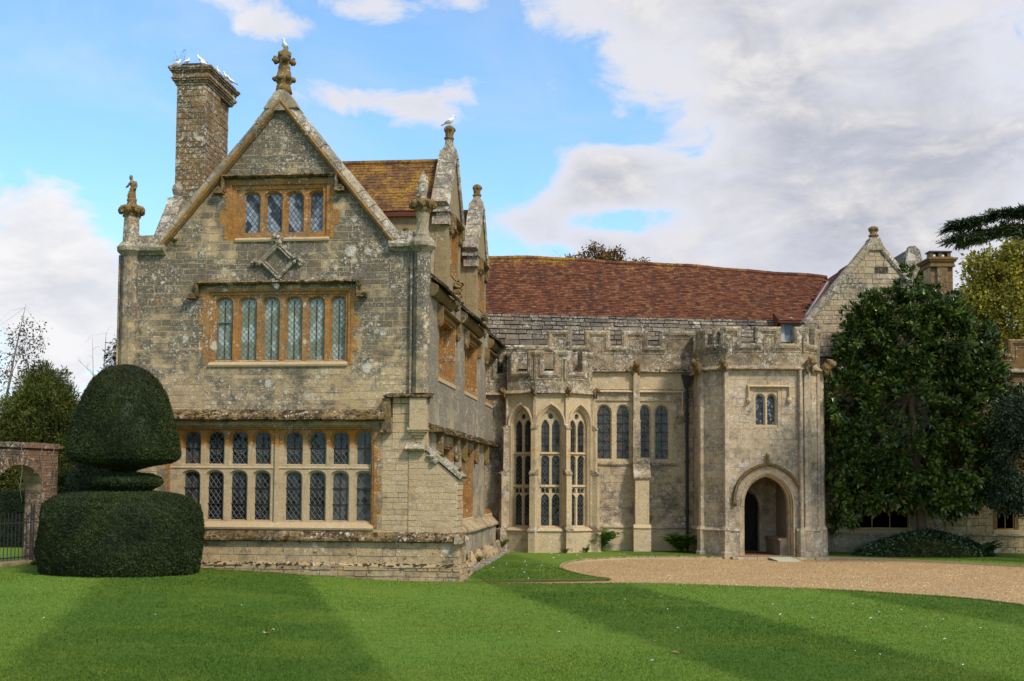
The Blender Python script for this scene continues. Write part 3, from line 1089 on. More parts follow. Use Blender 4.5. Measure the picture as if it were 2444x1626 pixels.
HW1, HW2, HGF = (-5.55, -2.72, 9.06, 10.68), (-6.1, -2.12, 5.66, 7.76), (-7.1, -1.42, 1.36, 4.1)
rect = lambda h: [(h[0], h[2]), (h[1], h[2]), (h[1], h[3]), (h[0], h[3])]
GOUT = [(-8.4, -0.4), (0, -0.4), (0, 9.0), (-1.05, 9.0), (-4.1, 12.85), (-7.35, 9.0), (-8.4, 9.0)]
mb = MB()
mb.plate(FG, GOUT, [rect(HW1), rect(HW2), rect(HGF)], -0.55, 0.0)
mb.plate(FG, [(-8.45, -0.4), (0.0, -0.4), (0.0, 4.3), (-8.45, 4.3)], [rect(HGF)], 0.003, 0.1205)
mb.build('front_wall', M['mortar'], wing)
mb = MB()
HS = [(1.3, 4.25, 5.5, 7.3), (6.1, 8.9, 5.5, 7.25), (11.05, 13.65, 5.5, 7.25), (1.35, 4.0, 1.5, 3.72), (5.8, 8.2, 1.5, 3.72), (11.0, 13.55, 1.5, 3.72)]
mb.plate(FS, [(0.56, -0.4), (14.7, -0.4), (14.7, 8.0), (0.56, 8.0)], [rect(h) for h in HS], -0.5, 0.0)
mb.box(FS, -0.002, 0.56, -0.4, 9.0, -0.4, -0.006)
mb.build('side_wall', M['mortar'], wing)
mb = MB()
FWs = Fr(WL(-8.4, 0), UY, -UX)
mb.box(FWs, 0.56, 14.6, -0.4, 8.0, -0.5, 0.0)
mb.box(FG, -7.9, -0.52, -0.3, 0.0, -14.0, -0.6)
mb.build('west_wall', M['gable'], wing)

pcs = []
fadeL = lambda x, y, t: t
for (xa, xb, za_, zb_) in ((-8.02, -6.12, 4.42, 7.1), (-8.02, -6.12, 7.1, 9.0), (-6.12, -2.12, 4.42, 5.62), (-6.12, -4.72, 7.76, 9.0), (-3.52, -2.12, 7.76, 9.0), (-2.12, -.44, 4.42, 6.3), (-2.12, -.44, 6.3, 9.0)):
    pcs += stones(FG, [(xa, za_), (xb, za_), (xb, zb_), (xa, zb_)], [], (0.11, 0.23), (0.26, 0.66), proud=(0.001, 0.007), joint=0.007)
pcs += stones(FG, [(-7.35, 9.0), (-1.05, 9.0), (-4.1, 12.85)], [HW1, (-4.72, -3.52, 8.9, 9.06)], (0.15, 0.22), (0.28, 0.62), proud=(0.001, 0.007), joint=0.007)
emit(pcs, wing, M['gable'], 'stone', 'stone_facing', 300)
pcs = stones(FG, [(-8.45, 1.28), (-7.1, 1.28), (-7.1, 4.25), (-8.45, 4.25)], [(-7.3, -7.1, 1.36, 4.1)], (0.13, 0.20), (0.24, 0.55), base=0.12)
pcs += stones(FG, [(-1.42, 1.28), (-0.5, 1.28), (-0.5, 3.96), (-1.42, 3.96)], [(-1.42, -1.2, 1.36, 4.1)], (0.10, 0.20), (0.24, 0.55), proud=(0.002, 0.007), joint=0.006, base=0.12)
pcs += stones(FG, [(-0.95, 3.46), (0.0, 3.46), (0.0, 4.85), (-0.95, 4.85)], [(-0.46, 0.1, 3.9, 4.9)], (0.2, 0.28), (0.3, 0.5), proud=(0.002, 0.008), joint=0.008, base=0.128)
pcs += stones(FG, [(-0.5, 1.28), (0.78, 1.28), (0.78, 2.72), (-0.08, 3.44), (-0.5, 3.44)], [], (0.11, 0.2), (0.2, 0.5), proud=(0.001, 0.012), joint=0.006, base=0.142, jit=.008)
FB = Fr(WL(0.78, 0), UY, UX)
pcs += stones(FB, [(-0.14, 1.28), (0.75, 1.28), (0.75, 2.7), (-0.14, 2.7)], [], (0.12, 0.2), (0.25, 0.5), proud=(0.004, 0.03), joint=0.01, base=0.0)
emit(pcs, wing, M['lower'], 'stone', 'lower_stone_facing', 260)
# plinth
mb = MB()
PO = [(-8.6, -0.4), (0.86, -0.4), (0.86, 1.12), (-8.6, 1.12)]
mb.box(FG, -8.6, 0.845, -0.4, 1.12, -0.9, 0.234)
mb.box(FG, -8.66, 0.90, -0.4, 0.47, -0.9, 0.296)
mb.build('plinth_core', M['mortar'], wing)
pcs = stones(FG, [(-8.6, 0.50), (0.85, 0.50), (0.85, 1.08), (-8.6, 1.08)], [], (0.16, 0.22), (0.3, 0.8), proud=(0.004, 0.02), joint=0.01, base=0.234)
pcs += stones(FG, [(-8.66, -0.1), (0.91, -0.1), (0.91, 0.46), (-8.66, 0.46)], [], (0.10, 0.17), (0.25, 0.7), proud=(0.006, 0.035), joint=0.014, base=0.302, jit=0.008)
FB2 = Fr(WL(0.85, 0), UY, UX)
pcs += stones(FB2, [(-0.23, 0.5), (0.9, 0.5), (0.9, 1.08), (-0.23, 1.08)], [], (0.16, 0.22), (0.3, 0.5), proud=(0.004, 0.02), joint=0.01, base=0.0)
pcs += stones(FB2, [(-0.3, -0.1), (0.9, -0.1), (0.9, 0.46), (-0.3, 0.46)], [], (0.12, 0.18), (0.3, 0.5), proud=(0.006, 0.04), joint=0.014, base=0.06)
emit(pcs, wing, M['plinth'], 'stone', 'plinth_stone_facing', 120)
pcs = stones(FS, [(0.02, 1.2), (14.6, 1.2), (14.6, 3.95), (0.02, 3.95)], HS, (0.3, 0.42), (0.5, 0.95), proud=(0.001, 0.005), joint=0.007, jit=0.002)
pcs += stones(FS, [(0.02, 4.1), (14.6, 4.1), (14.6, 7.9), (0.02, 7.9)], HS, (0.3, 0.42), (0.5, 0.95), proud=(0.001, 0.005), joint=0.007, jit=0.002)
emit(pcs, wing, M['side'], 'stone', 'side_stone_facing', 150)

# string courses and ledges
ledge(FG, -8.45, -1.1, STRING(4.20, 0.30, 0.27, 0.12), M['moss'], wing, 1.0)
ledge(FG, -1.13, 0.10, STRING(4.80, 0.14, 0.34, 0.0), M['moss'], wing, 1.6, (.5, .7))
ledge(FG, -8.62, 1.0, STRING(1.05, 0.26, 0.23, 0.15), M['moss'], wing, .55)
ledge(FB, -0.42, 0.8, STRING(1.05, 0.24, 0.19, 0.0), M['coping'], wing, 0)
ledge(FG, -8.66, 0.90, [(0.42, 0.22), (0.42, 0.33), (0.455, 0.335), (0.52, 0.25), (0.52, 0.22)], M['plinth'], wing, .7)
mb = MB()
mb.use(M['carved'])
mb.box(FG, -1.20, -0.98, 3.98, 4.80, 0.0, 0.26)
mb.build('label_drop', None, wing)
mb = MB()
mb.use(M['carved'])
mb.box(FG, -1.25, -0.95, 3.90, 3.975, 0.0, 0.31)
mb.build('label_stop', None, wing)
mb = MB()
mb.use(M['lower'])
mb.plate(FG, [(-0.5, -0.3), (0.76, -0.3), (0.76, 2.72), (-0.08, 3.43), (-0.5, 3.43)], [], -0.75, 0.141)
mb.build('buttress', None, wing)
mb = MB()
mb.stroke(FG, [(0.86, 2.70), (-0.10, 3.50)], 0.0, -0.10, -0.78, 0.2)
for k in range(34):
    t_ = rng.random()
    mb.blob(FG.p(.84 - .9 * t_, 2.66 + .76 * t_ + rng.uniform(-.05, .08), rng.uniform(-.6, .2)), (rng.uniform(.06, .15), rng.uniform(.06, .12), rng.uniform(.04, .09)), .6, 3, 7, 5, seed=k * 1.3)
mb.bar(FG, -0.56, -0.06, [(3.42, 0.1), (3.42, 0.30), (3.47, 0.36), (3.50, 0.36), (3.62, 0.14), (3.62, 0.1)])
mb.build('buttress_weathering', M['coping'], wing)
# block under the corner shaft
mb = MB()
mb.use(M['lower'])
mb.box(FG, -0.46, -0.03, 4.03, 4.80, 0.0, 0.30)
for i, (d, z0, z1) in enumerate(((0.05, 3.97, 4.03), (0.02, 3.92, 3.97), (-0.04, 3.84, 3.92), (-0.10, 3.76, 3.84), (-.15, 3.66, 3.76))):
    mb.box(FG, -0.46 - d, -0.03 + d, z0, z1, 0.0, 0.30 + d)
mb.build('corbel_block', None, wing)

# corner shafts
for nm, u0, zb in (('left', -8.24, 0.0), ('right', -0.22, 4.93)):
    mb = MB()
    mb.use(M['gable'])
    o = FG.p(u0, 0, 0.02)
    mb.lathe(o, [(0.235, zb), (0.235, 8.70)], 8, rot=R(22.5) - WA)
    mb.box(FG, u0 - 0.30, u0 - 0.24, zb, 8.7, 0.0, 0.10)
    mb.use(M['coping'])
    mb.lathe(o, [(0.235, 8.66), (0.28, 8.72), (0.36, 8.80), (0.37, 8.90), (0.29, 9.0), (0.24, 9.05)], 12)
    # twisted upper shaft
    n_ = 9
    pts, fs = [], []
    mb.use(M['coping'])
    for i in range(n_ + 1):
        z = 9.05 + 0.72 * i / n_
        r_ = 0.235 - 0.03 * i / n_ if nm == 'left' else 0.205 - 0.045 * math.sin(i / n_ * math.pi)
        for k in range(8):
            a = k * math.pi / 4 + (0 if nm == 'left' else i / n_ * 1.2)
            pts.append(o + Vector((math.cos(a) * r_, math.sin(a) * r_, z)))
    for i in range(n_):
        for k in range(8):
            fs.append((i * 8 + k, i * 8 + (k + 1) % 8, i * 8 + 8 + (k + 1) % 8, i * 8 + 8 + k))
    mb.add(pts, fs)
    mb.use(M['carved'])
    mb.lathe(o, [(0.2, 9.72), (0.24, 9.78), (0.23, 9.84), (0.30, 9.93), (0.33, 9.98), (0.30, 10.04), (0.16, 10.08)], 12, wob=0.25, seed=u0)
    for k in range(8):
        a = k * math.pi / 4
        mb.blob(o + Vector((math.cos(a) * .29, math.sin(a) * .29, 9.92)), (.085, .085, .10), .4, 3, 7, 5, seed=k + u0)
    mb.build('corner_shaft', None, wing)

# kneeler mouldings and copings of the big gable
mb = MB()
mb.use(M['coping'])
for a0_, a1_ in ((-8.05, -7.25), (-1.10, -0.40)):
    mb = MB()
    mb.use(M['coping'])
    mb.bar(FG, a0_, a1_, [(8.70, -.05), (8.70, .06), (8.76, .10), (8.80, .19), (8.88, .22), (8.93, .20), (9.02, .06), (9.02, -.05)])
    mb.box(FG, a0_ + .05, a1_ - .08, 9.0, 9.24, -0.4, 0.05)
    mb.build('kneeler', None, wing)
mb = MB()
mb.use(M['coping'])
for pth, sg in (([(-7.36, 8.93), (-4.11, 12.80)], 1), ([(-0.98, 8.93), (-4.11, 12.80)], -1)):
    L_ = math.hypot(pth[1][0] - pth[0][0], pth[1][1] - pth[0][1])
    q = lambda t: (pth[0][0] + (pth[1][0] - pth[0][0]) * t, pth[0][1] + (pth[1][1] - pth[0][1]) * t)
    t_ = 0.0
    while t_ < 0.999:   # coping slabs
        t2 = min(1.0, t_ + rng.uniform(0.10, 0.19))
        jo = rng.uniform(-.015, .015)
        mb.stroke(FG, [q(t_ + .002), q(t2 - .002)], 0, 0, 0, 0, prof=[(sg * 0.02, -.42), (sg * 0.02, .10 + jo), (sg * .08, .12 + jo), (sg * (.22 + jo), .05), (sg * (.26 + jo), -.10), (sg * (.26 + jo), -.42)], tint=rng.random())
        t_ = t2
mb.build('gable_coping', None, wing)
mb = MB()
mb.stroke(FG, [(-7.36, 8.93), (-4.11, 12.80), (-0.98, 8.93)], -.03, .19, -.40, .035)
mb.build('coping_bed', M['coping'], wing)
mb = MB()
mb.use(M['rollstone'])
mb.stroke(FG, [(-7.36, 8.90), (-4.11, 12.77), (-0.98, 8.90)], 0, 0, 0, 0, prof=[(-0.05, -.01), (-0.06, .06), (-.02, .16), (.03, .19), (.07, .17), (.08, .10), (.05, -.01)])
mb.build('roll_moulding', M['coping'], wing)
mb = MB()
mb.use(M['coping'])
mb.plate(FG, [(-4.58, 12.62), (-3.62, 12.62), (-3.78, 12.86), (-3.90, 13.04), (-4.02, 13.12), (-4.18, 13.12), (-4.30, 13.04), (-4.42, 12.86)], [], -.42, .13)
mb.plate(FG, [(-4.3, 12.55), (-3.9, 12.55), (-4.0, 12.78), (-4.2, 12.78)], [], 0, .16)
mb.build('apex_stone', None, wing)
# finial
o = FG.p(-4.1, 0, -0.12)
mb = MB()
mb.use(M['carved'])
mb.lathe(o, [(0.24, 13.10), (0.20, 13.22), (0.19, 13.28), (0.17, 13.32), (0.20, 13.38), (0.24, 13.44), (0.26, 13.50), (0.20, 13.56), (0.19, 13.66), (0.165, 13.76), (0.18, 13.80), (0.14, 13.86), (0.13, 13.98), (0.16, 14.06), (0.14, 14.16), (0.10, 14.26), (0.05, 14.30)], 12, wob=0.12, seed=3)
for k in range(6):
    a = k * math.pi / 3 + .2
    mb.blob(o + Vector((math.cos(a) * .24, math.sin(a) * .24, 13.48)), (.085, .085, .07), .4, 3, 7, 5, seed=k)
for k in range(4):
    a = k * math.pi / 2 + .35
    mb.blob(o + Vector((math.cos(a) * .23, math.sin(a) * .23, 13.98)), (.10, .10, .09), .45, 3, 8, 6, seed=k + 9)
    mb.blob(o + Vector((math.cos(a + .7) * .15, math.sin(a + .7) * .15, 14.14)), (.08, .08, .08), .45, 3, 8, 6, seed=k + 19)
    mb.blob(o + Vector((math.cos(a) * .25, math.sin(a) * .25, 14.06)), (.05, .05, .05), .4, 3, 6, 5, seed=k + 29)
mb.build('finial', None, wing, smooth=True)

# windows of the front
L1 = [(-5.12, -4.73, 9.16, 10.36), (-4.51, -4.12, 9.16, 10.36), (-3.92, -3.53, 9.16, 10.36), (-3.31, -2.92, 9.16, 10.36)]
diag = lambda x, y: 0.95 if noise.noise(Vector((x * 2.2 + y * 1.6, y * 1.1, 3))) > -0.12 else rng.uniform(0, .25)
mullion_window(wing, FG, HW1, L1, 'tudor', M['ochre'], M['glass_blue'], depth=0.20, surround=0.22, rise=0.16,
               glaze_kw=dict(dia=(0.13, 0.165), lead=0.009, tilt=0.07, lead_mat=M['blackiron'], gtint=lambda x, y: max(0, min(1, (0.75 if noise.noise(Vector((x * 2.4 + y * 1.9, y * 0.7 - x, 3))) > -0.18 else .05) + rng.uniform(-.25, .2)))))
L2 = [(-5.82, -5.43, 5.85, 7.5), (-5.17, -4.77, 5.85, 7.5), (-4.53, -4.14, 5.85, 7.5), (-3.9, -3.52, 5.85, 7.5), (-3.29, -2.91, 5.85, 7.5), (-2.67, -2.29, 5.85, 7.5)]
w2 = mullion_window(wing, FG, HW2, L2, 'tudor', M['ochre'], M['glass_green'], depth=0.20, surround=0.16, rise=0.16,
                    glaze_kw=dict(dia=(0.13, 0.155), lead=0.010, tilt=0.05, vbar=True, gtint=lambda x, y: max(0, min(1, (0.9 if noise.noise(Vector((x * 3.1, y * 1.9, 5))) > 0.12 or y > 7.25 else .15) + rng.uniform(-.15, .15)))))
mb = MB()
mb.stroke(FG, [(-5.82, 5.87), (-5.43, 5.87), (-5.43, 6.88), (-5.82, 6.88)], 0.0, 0.02, -0.19, -0.15, closed=True)
mb.build('casement_frame', M['lead'], w2)
us = [(-6.63, -6.22), (-5.97, -5.57), (-5.33, -4.92), (-4.69, -4.29), (-3.84, -3.43), (-3.2, -2.79), (-2.57, -2.17), (-1.93, -1.53)]
L3 = [(a, b, 1.60, 2.86) for a, b in us] + [(a, b, 3.08, 3.92) for a, b in us]


def gf_cell(i, l):
    d = dict(dia=(0.137, 0.185), tilt=0.04, vbar=(i % 3 != 1), bars=2 if i < 8 else 1)
    if i in (0, 6, 7, 8, 15):
        d['glass'] = M['glass_curtain']
    if i in (0, 7, 8, 15):
        d['dia'] = (0.205, 0.26)
    if i >= 8:
        d['rings'] = (0.075, 0.095) if i in (8, 15) else (0.12, 0.185)
        d['bars'] = 1
    return d


mullion_window(wing, FG, HGF, L3, 'tudor', M['ochre'], M['glass_dark'], depth=0.15, surround=0.10, rise=0.17, mat2=M['gfmull'], frame_c=0.10,
               glaze_kw=dict(lead=0.012), percell=gf_cell, name='window')
mb = MB()
mb.use(M['gfmull'])
mb.box(FG, -4.12, -4.02, 1.5, 4.0, -0.1, 0.02)
mb.bar(FG, -7.05, -1.46, [(2.93, -.09), (2.93, -.03), (2.97, -.01), (3.07, -.075), (3.07, -.09)])
mb.build('mullion', None, wing)
for (a0_, a1_, zb, c_) in ((-5.32, -2.74, 9.02, 0.0), (-6.0, -2.2, 5.66, 0.0), (-7.1, -1.42, 1.36, 0.12)):
    mb = MB()
    mb.bar(FG, a0_, a1_, [(zb, c_ - .3), (zb, c_ + .05), (zb + .05, c_ + .07), (zb + .10, c_ + .02), (zb + .19, c_ - .14), (zb + .19, c_ - .3)])
    mb.build('sill', M['mullion'], wing)
# orange jamb blocks, toothed into the wall
for (x, sgn, z0, z1, c_) in ((-5.55, -1, 9.1, 10.66, .006), (-2.72, 1, 9.1, 10.66, .006), (-6.1, -1, 5.7, 7.75, .006), (-2.12, 1, 5.7, 7.75, .006), (-7.1, -1, 1.4, 4.1, .122), (-1.42, 1, 1.4, 4.1, .122)):
    z = z0
    k = 0
    while z < z1 - .05:
        h = min(rng.uniform(.28, .42), z1 - z)
        w_ = (0.20 if k % 2 else 0.08) + rng.uniform(-.02, .03)
        if x > -7:
            mb = MB()
            mb.box(FG, min(x, x + sgn * w_), max(x, x + sgn * w_), z + .004, z + h - .004, -.1, c_ + rng.uniform(.004, .008), tint=rng.random(), back=False)
            mb.build('jamb_stone', M['ochre'], wing)
        z += h
        k += 1


def hood(F, a0, a1, z, drop, ret, parent, mat, c=0.0, d=0.14, h=0.11, name='hood_mould', face=False):
    mb = MB()
    pr = lambda w0: [(w0, c - .02), (w0, c + d * .7), (w0 + h * .3, c + d), (w0 + h * .6, c + d * .9), (w0 + h, c + .015), (w0 + h, c - .02)]
    pth = [(a0, z - drop), (a0, z), (a1, z), (a1, z - drop)]
    if ret:
        pth = [(a0 - ret, z - drop)] + pth + [(a1 + ret, z - drop)]
    # run so the left of the path is outside/up
    mb.stroke(F, pth, 0, 0, 0, 0, prof=pr(0.0))
    for s_, x in ((-1, a0), (1, a1)):
        xx = x + s_ * (ret * .55 + .03)
        if ret:
            mb.box(F, xx - .13, xx + .13, z - drop - .06, z - drop + .05, c - .01, c + d * 1.15)
            mb.blob(F.p(xx, z - drop + .07, c + .05), (.12, .10, .09), .4, 3, 8, 6, seed=x)
        else:
            mb.blob(F.p(x + s_ * .03, z - drop - .06, c + .06), (.09, .09, .12), .35, 3, 8, 6, seed=x)
    return mb.build(name, mat, parent)


hood(FG, -5.62, -2.60, 10.74, 0.36, 0.22, wing, M['moss'], d=0.20, h=.13)
hood(FG, -6.28, -1.98, 7.86, 0.32, 0.26, wing, M['moss'], d=0.22, h=.13)
# diamond panel
mb = MB()
mb.use(M['coping'])
dm = [(-4.12, 7.98), (-3.60, 8.49), (-4.12, 9.0), (-4.64, 8.49)]
mb.stroke(FG, dm, 0, 0, 0, 0, closed=True, prof=[(0.0, -.01), (-.01, .09), (.03, .13), (.07, .10), (.10, .12), (.13, .04), (.13, -.01)])
mb.use(M['gable'])
mb.plate(FG, [(-4.12, 7.98), (-3.62, 8.49), (-4.12, 9.0), (-4.62, 8.49)], [], -.05, .006)
mb.use(M['gable'])
mb.plate(FG, [(-4.72, 7.95), (-4.72, 9.06), (-3.52, 9.06), (-3.52, 7.95)], [dm], -.05, .004)
mb.use(M['coping'])
for (x, z) in ((-4.12, 7.94), (-3.55, 8.49), (-4.12, 9.05), (-4.69, 8.49)):
    for k in range(7):
        mb.blob(FG.p(x + rng.uniform(-.13, .13), z + rng.uniform(-.11, .11), .06 + rng.uniform(0, .06)), rng.uniform(.04, .075), .4, 3, 7, 5, seed=k + x * 3)
mb.blob(FG.p(-4.13, 7.82, .1), (.09, .07, .10), .4, 3, 8, 6)
mb.build('diamond_panel', None, wing)

# side wall details
for i, h in enumerate(HS):
    up = i < 3
    a0_, a1_, b0_, b1_ = h
    nl = 4
    lw = (a1_ - a0_ - .3) / nl
    Ls = [(a0_ + .15 + k * lw + .06, a0_ + .15 + (k + 1) * lw - .06, b0_ + .2, b1_ - .16) for k in range(nl)]
    mullion_window(wing, FS, h, Ls, 'tudor', M['ochre'], M['glass_dark'], depth=0.34, surround=0.14, rise=0.15, glaze_kw=dict(dia=(0.13, 0.17), bars=2))
    mb = MB()
    mb.bar(FS, a0_ - .02, a1_ + .02, [(b0_ - .12, -.2), (b0_ - .12, .03), (b0_ - .02, .03), (b0_ + .14, -.2)])
    mb.build('sill', M['mullion'], wing)
    if up:
        hood(FS, a0_ - .08, a1_ + .08, b1_ + .05, 0.34, 0.0, wing, M['carved'], d=0.17, h=.12)
    else:
        mb = MB()
        for x in (a0_ - .12, a1_ + .12):
            mb = MB()
            mb.box(FS, x - .08, x + .08, b1_ - .35, b1_ + .26, -.01, .17)
            mb.blob(FS.p(x, b1_ - .38, .1), (.1, .1, .12), .4, 3, 7, 5, seed=x)
            mb.build('label_stop', M['carved'], wing)
ledge(FS, -0.1, 14.6, STRING(3.92, 0.24, 0.24), M['moss'], wing, .8)
ledge(FS, 0.5, 14.5, STRING(1.06, 0.36, 0.30), M['plinth'], wing, 0)
mb = MB()
mb.box(FS, 0.6, 14.5, -0.4, 1.10, -.1, .2)
mb.build('side_plinth', M['side'], wing)
# rubble footing along the side wall: stone stubs
pcs = []
y = 5.0
while y < 14.3:
    l_ = rng.uniform(.15, .4)
    pc = MB()
    hgt = rng.uniform(.22, .5)
    pc.blob(FS.p(y + l_ / 2, hgt / 2 - .05, .34), (.16, l_ / 2, hgt / 2 + .1), .4, 2, 8, 6, seed=y)
    pcs.append(pc)
    y += l_ * rng.uniform(1.0, 1.3)
for pc in pcs:
    pc.build('footing_stone', M['plinth'], wing)

# stone-slated eaves between the dormers
for a0_, a1_ in ((0.0, 3.0), (5.2, 9.2), (11.8, 14.7)):
    mb = MB()
    mb.use(M['darkslate'])
    y = a0_
    while y < a1_ - .05:
        y2 = min(a1_, y + rng.uniform(.28, .6))
        j = rng.uniform(-.03, .04)
        mb.stroke(FS, [(y + .006, 0), (y2 - .006, 0)], 0, 0, 0, 0, prof=[(7.72 + j * .3, .40 + j), (7.77 + j * .3, .43 + j), (8.12, .02), (8.12, -.2), (8.03, -.2), (8.0, .02)], tint=rng.random())
        y = y2
    mb.use(M['carved'])
    mb.bar(FS, a0_, a1_, [(7.50, -.02), (7.52, .10), (7.62, .20), (7.74, .22), (7.80, .2), (7.9, 0.0), (7.9, -.02)])
    mb.build('eaves', None, wing)

# main roof of the wing
mb = MB()
FR = Fr(WL(0, 0.35), UX, -UY)
mb.plate(FR, [(0.0, 7.78), (-4.2, 12.45), (-8.4, 7.78)], [], -14.4, 0.0)
mb.build('roof', M['oldtile'], wing)
pcs = tiles(lambda a: WL(-0.02, 0.45 + a, 7.85), lambda a: WL(-4.2, 0.45 + a, 12.5), 14.2, 34, 0.19, 0.012)
emit(pcs, wing, M['oldtile'], 'roof_tile', 'roof_tiles', 0)


def dormer(yc, side, hw=1.25, xf=-0.06, zb=7.9, ze=10.5, za=12.35, roof_in=-3.9, fin=0.0, window=True, tl=300):
    """gabled dormer rising from the side wall; side=+1 east, -1 west"""
    X = (lambda x: x) if side > 0 else (lambda x: -8.4 - x)
    F = Fr(WL(X(xf), yc), UY, UX * side)
    d = MB()
    d.use(M['render'])
    hz = [(-.68, .68, zb + .75, ze - .28)] if window else []
    d.plate(F, [(-hw, zb - .3), (hw, zb - .3), (hw, ze), (0, za), (-hw, ze)], [rect(h) for h in hz], -.35, 0.0)
    Fc = Fr(WL(X(0), yc - hw), UX * side, -UY)
    d.box(Fc, roof_in, xf - .36, zb - .3, ze, -.25, 0)
    d.box(Fc, roof_in, xf - .36, zb - .3, ze, -2 * hw, -2 * hw + .25)
    dw = d.build('dormer', None, wing)
    for h in hz:
        lw = (h[1] - h[0] - .2) / 2
        f = MB()
        outs = []
        for k in range(2):
            l = (h[0] + .1 + k * lw + .05, h[0] + .1 + (k + 1) * lw - .05, h[2] + .12, h[3] - .12)
            outs.append(light_outline(*l, head='tudor', rise=.15))
        f.plate(F, rect(h), outs, -.30, -.12)
        f.plate(F, rect(h), [[(h[0] + .1, h[2] + .1), (h[1] - .1, h[2] + .1), (h[1] - .1, h[3] - .08), (h[0] + .1, h[3] - .08)]], -.121, .02)
        f.build('window_frame', M['ochre'], dw)
        g = MB()
        g.box(F, h[0], h[1], h[2], h[3], -.28, -.22)
        g.build('pane', M['glass_dark'], dw)
        hd = hood(F, -.8, .8, ze - .22, 0.32, 0.0, dw, M['carved'], d=.2, h=.14)
        c = MB()
        for k in range(9):
            c.blob(F.p(rng.uniform(-.16, .16), zb - .1 + .09 * k, .06 + .012 * k), (.13, .13, .11), .5, 3, 8, 6, seed=k + yc)
        c.build('carved_corbel', M['carved'], dw)
    # roof slopes with real tiles
    ov = 0.16
    pc = []
    for s_ in (-1, 1):
        lo = lambda a, s_=s_: WL(X(xf - .3 - a), yc + s_ * (hw + ov), ze - .12)
        hi = lambda a, s_=s_: WL(X(xf - .3 - a), yc, za - .12)
        b = MB()
        b.add([lo(0) - Vector((0, 0, .03)), lo(-roof_in - .3) - Vector((0, 0, .03)), hi(-roof_in - .3) - Vector((0, 0, .03)), hi(0) - Vector((0, 0, .03)),
               lo(0) - Vector((0, 0, .14)), lo(-roof_in - .3) - Vector((0, 0, .14)), hi(-roof_in - .3) - Vector((0, 0, .14)), hi(0) - Vector((0, 0, .14))],
              [(0, 1, 2, 3), (4, 5, 6, 7), (0, 1, 5, 4), (1, 2, 6, 5), (0, 3, 7, 4)])
        b.build('roof_slope', M['darktile'], dw)
        if s_ < 0 or side < 0:
            pc += tiles(lo, hi, -roof_in - .3, 17, 0.185, 0.014)
    r_ = MB()
    a = 0
    while a < -roof_in - .4:
        p0, p1 = WL(X(xf - .3 - a), yc, za - .12), WL(X(xf - .3 - a - .34), yc, za - .12)
        r_.tube([p0, p1], .10, 8, tint=rng.random())
        a += .35
    r_.build('ridge_tiles', M['oldtile'], dw)
    emit(pc, dw, M['oldtile'], 'roof_tile', 'roof_tiles', tl)
    # coping, kneelers, finial
    c = MB()
    c.use(M['coping'])
    for s_ in (-1, 1):
        p = [(s_ * (hw + .16), ze - .06), (0, za + .02)]
        n_ = 4
        for k in range(n_):
            t0, t1 = k / n_, (k + 1) / n_
            q = lambda t: (p[0][0] * (1 - t), p[0][1] + (p[1][1] - p[0][1]) * t)
            sg = -s_
            c.stroke(F, [q(t0 + .004), q(t1 - .004)], 0, 0, 0, 0, prof=[(0, -.42), (0, .05), (sg * .10, .10), (sg * .26, .04), (sg * .28, -.42)], tint=rng.random())
        c.box(F, s_ * (hw + .02) - .22, s_ * (hw + .02) + .22, ze - .16, ze - .02, -.46, .12)
        c.box(F, s_ * (hw - .02) - .17, s_ * (hw - .02) + .17, ze - .5, ze - .16, -.42, .07)
    c.build('coping', None, dw)
    f = MB()
    o = F.p(0, za, -.17)
    if side > 0:
        f.use(M['coping'])
        f.lathe(o, [(.30, -.05), (.22, .25), (.13, .38), (.12, .48 + fin * .2)], 8)
        f.use(M['carved'])
        z = .48 + fin * .2
        f.lathe(o, [(.14, z - .03), (.16, z + .02), (.12, z + .05), (.13, z + .16), (.16, z + .28), (.12, z + .36), (.05, z + .40)], 10, wob=.25)
        for k in range(5):
            f.blob(o + Vector((math.cos(k * 1.26) * .13, math.sin(k * 1.26) * .13, z + .27)), .06, .4, 3, 7, 5, seed=k)
    else:
        f.use(M['coping'])
        f.box(Fr(o, UX, UY), -.22, .22, -.1, .25, -.22, .22)
        f.lathe(o, [(.12, .25), (.16, .28), (.10, .34), (.14, .42), (.165, .52), (.14, .64), (.07, .72), (.02, .74)], 12)
    f.build('finial', None, dw, smooth=False)
    return dw


dormer(3.95, 1, za=12.30, fin=0.5, xf=-.02)
dormer(10.5, 1, za=12.30, fin=0.0, xf=-.10, tl=120)
dormer(3.05, -1, hw=1.5, zb=7.5, ze=8.6, za=10.75, xf=0.0, roof_in=-2.4, window=False, tl=0)

# chimney stack
FC = Fr(WL(-8.72, 4.0), UX, -UY)
FC2 = Fr(WL(-7.78, 4.0), UY, UX)
mb = MB()
mb.box(FC, 0, .935, 7.5, 14.85, -1.17, -.006)
mb.box(FC, 0, .835, 7.5, 14.85, -2.2, -1.17)
ch_ = mb.build('chimney', M['mortar'], wing)
pcs = stones(FC, [(0, 9.0), (.94, 9.0), (.94, 14.85), (0, 14.85)], [], (.14, .22), (.2, .42), proud=(.002, .016), joint=.01)
pcs += stones(FC2, [(0, 9.0), (1.18, 9.0), (1.18, 14.85), (0, 14.85)], [], (.14, .22), (.2, .42), proud=(.002, .016), joint=.01, base=.0)
pcs += stones(FC2, [(1.18, 9.0), (2.2, 9.0), (2.2, 14.85), (1.18, 14.85)], [], (.14, .22), (.2, .42), proud=(.002, .016), joint=.01, base=-.095)
emit(pcs, ch_, M['chimney'], 'stone', 'stone_facing', 200)
mb = MB()
mb.use(M['chimney'])
ex = lambda d, z0, z1, t=.5: mb.box(FC, -d, .94 + d, z0, z1, -2.2 - d, d, tint=t)
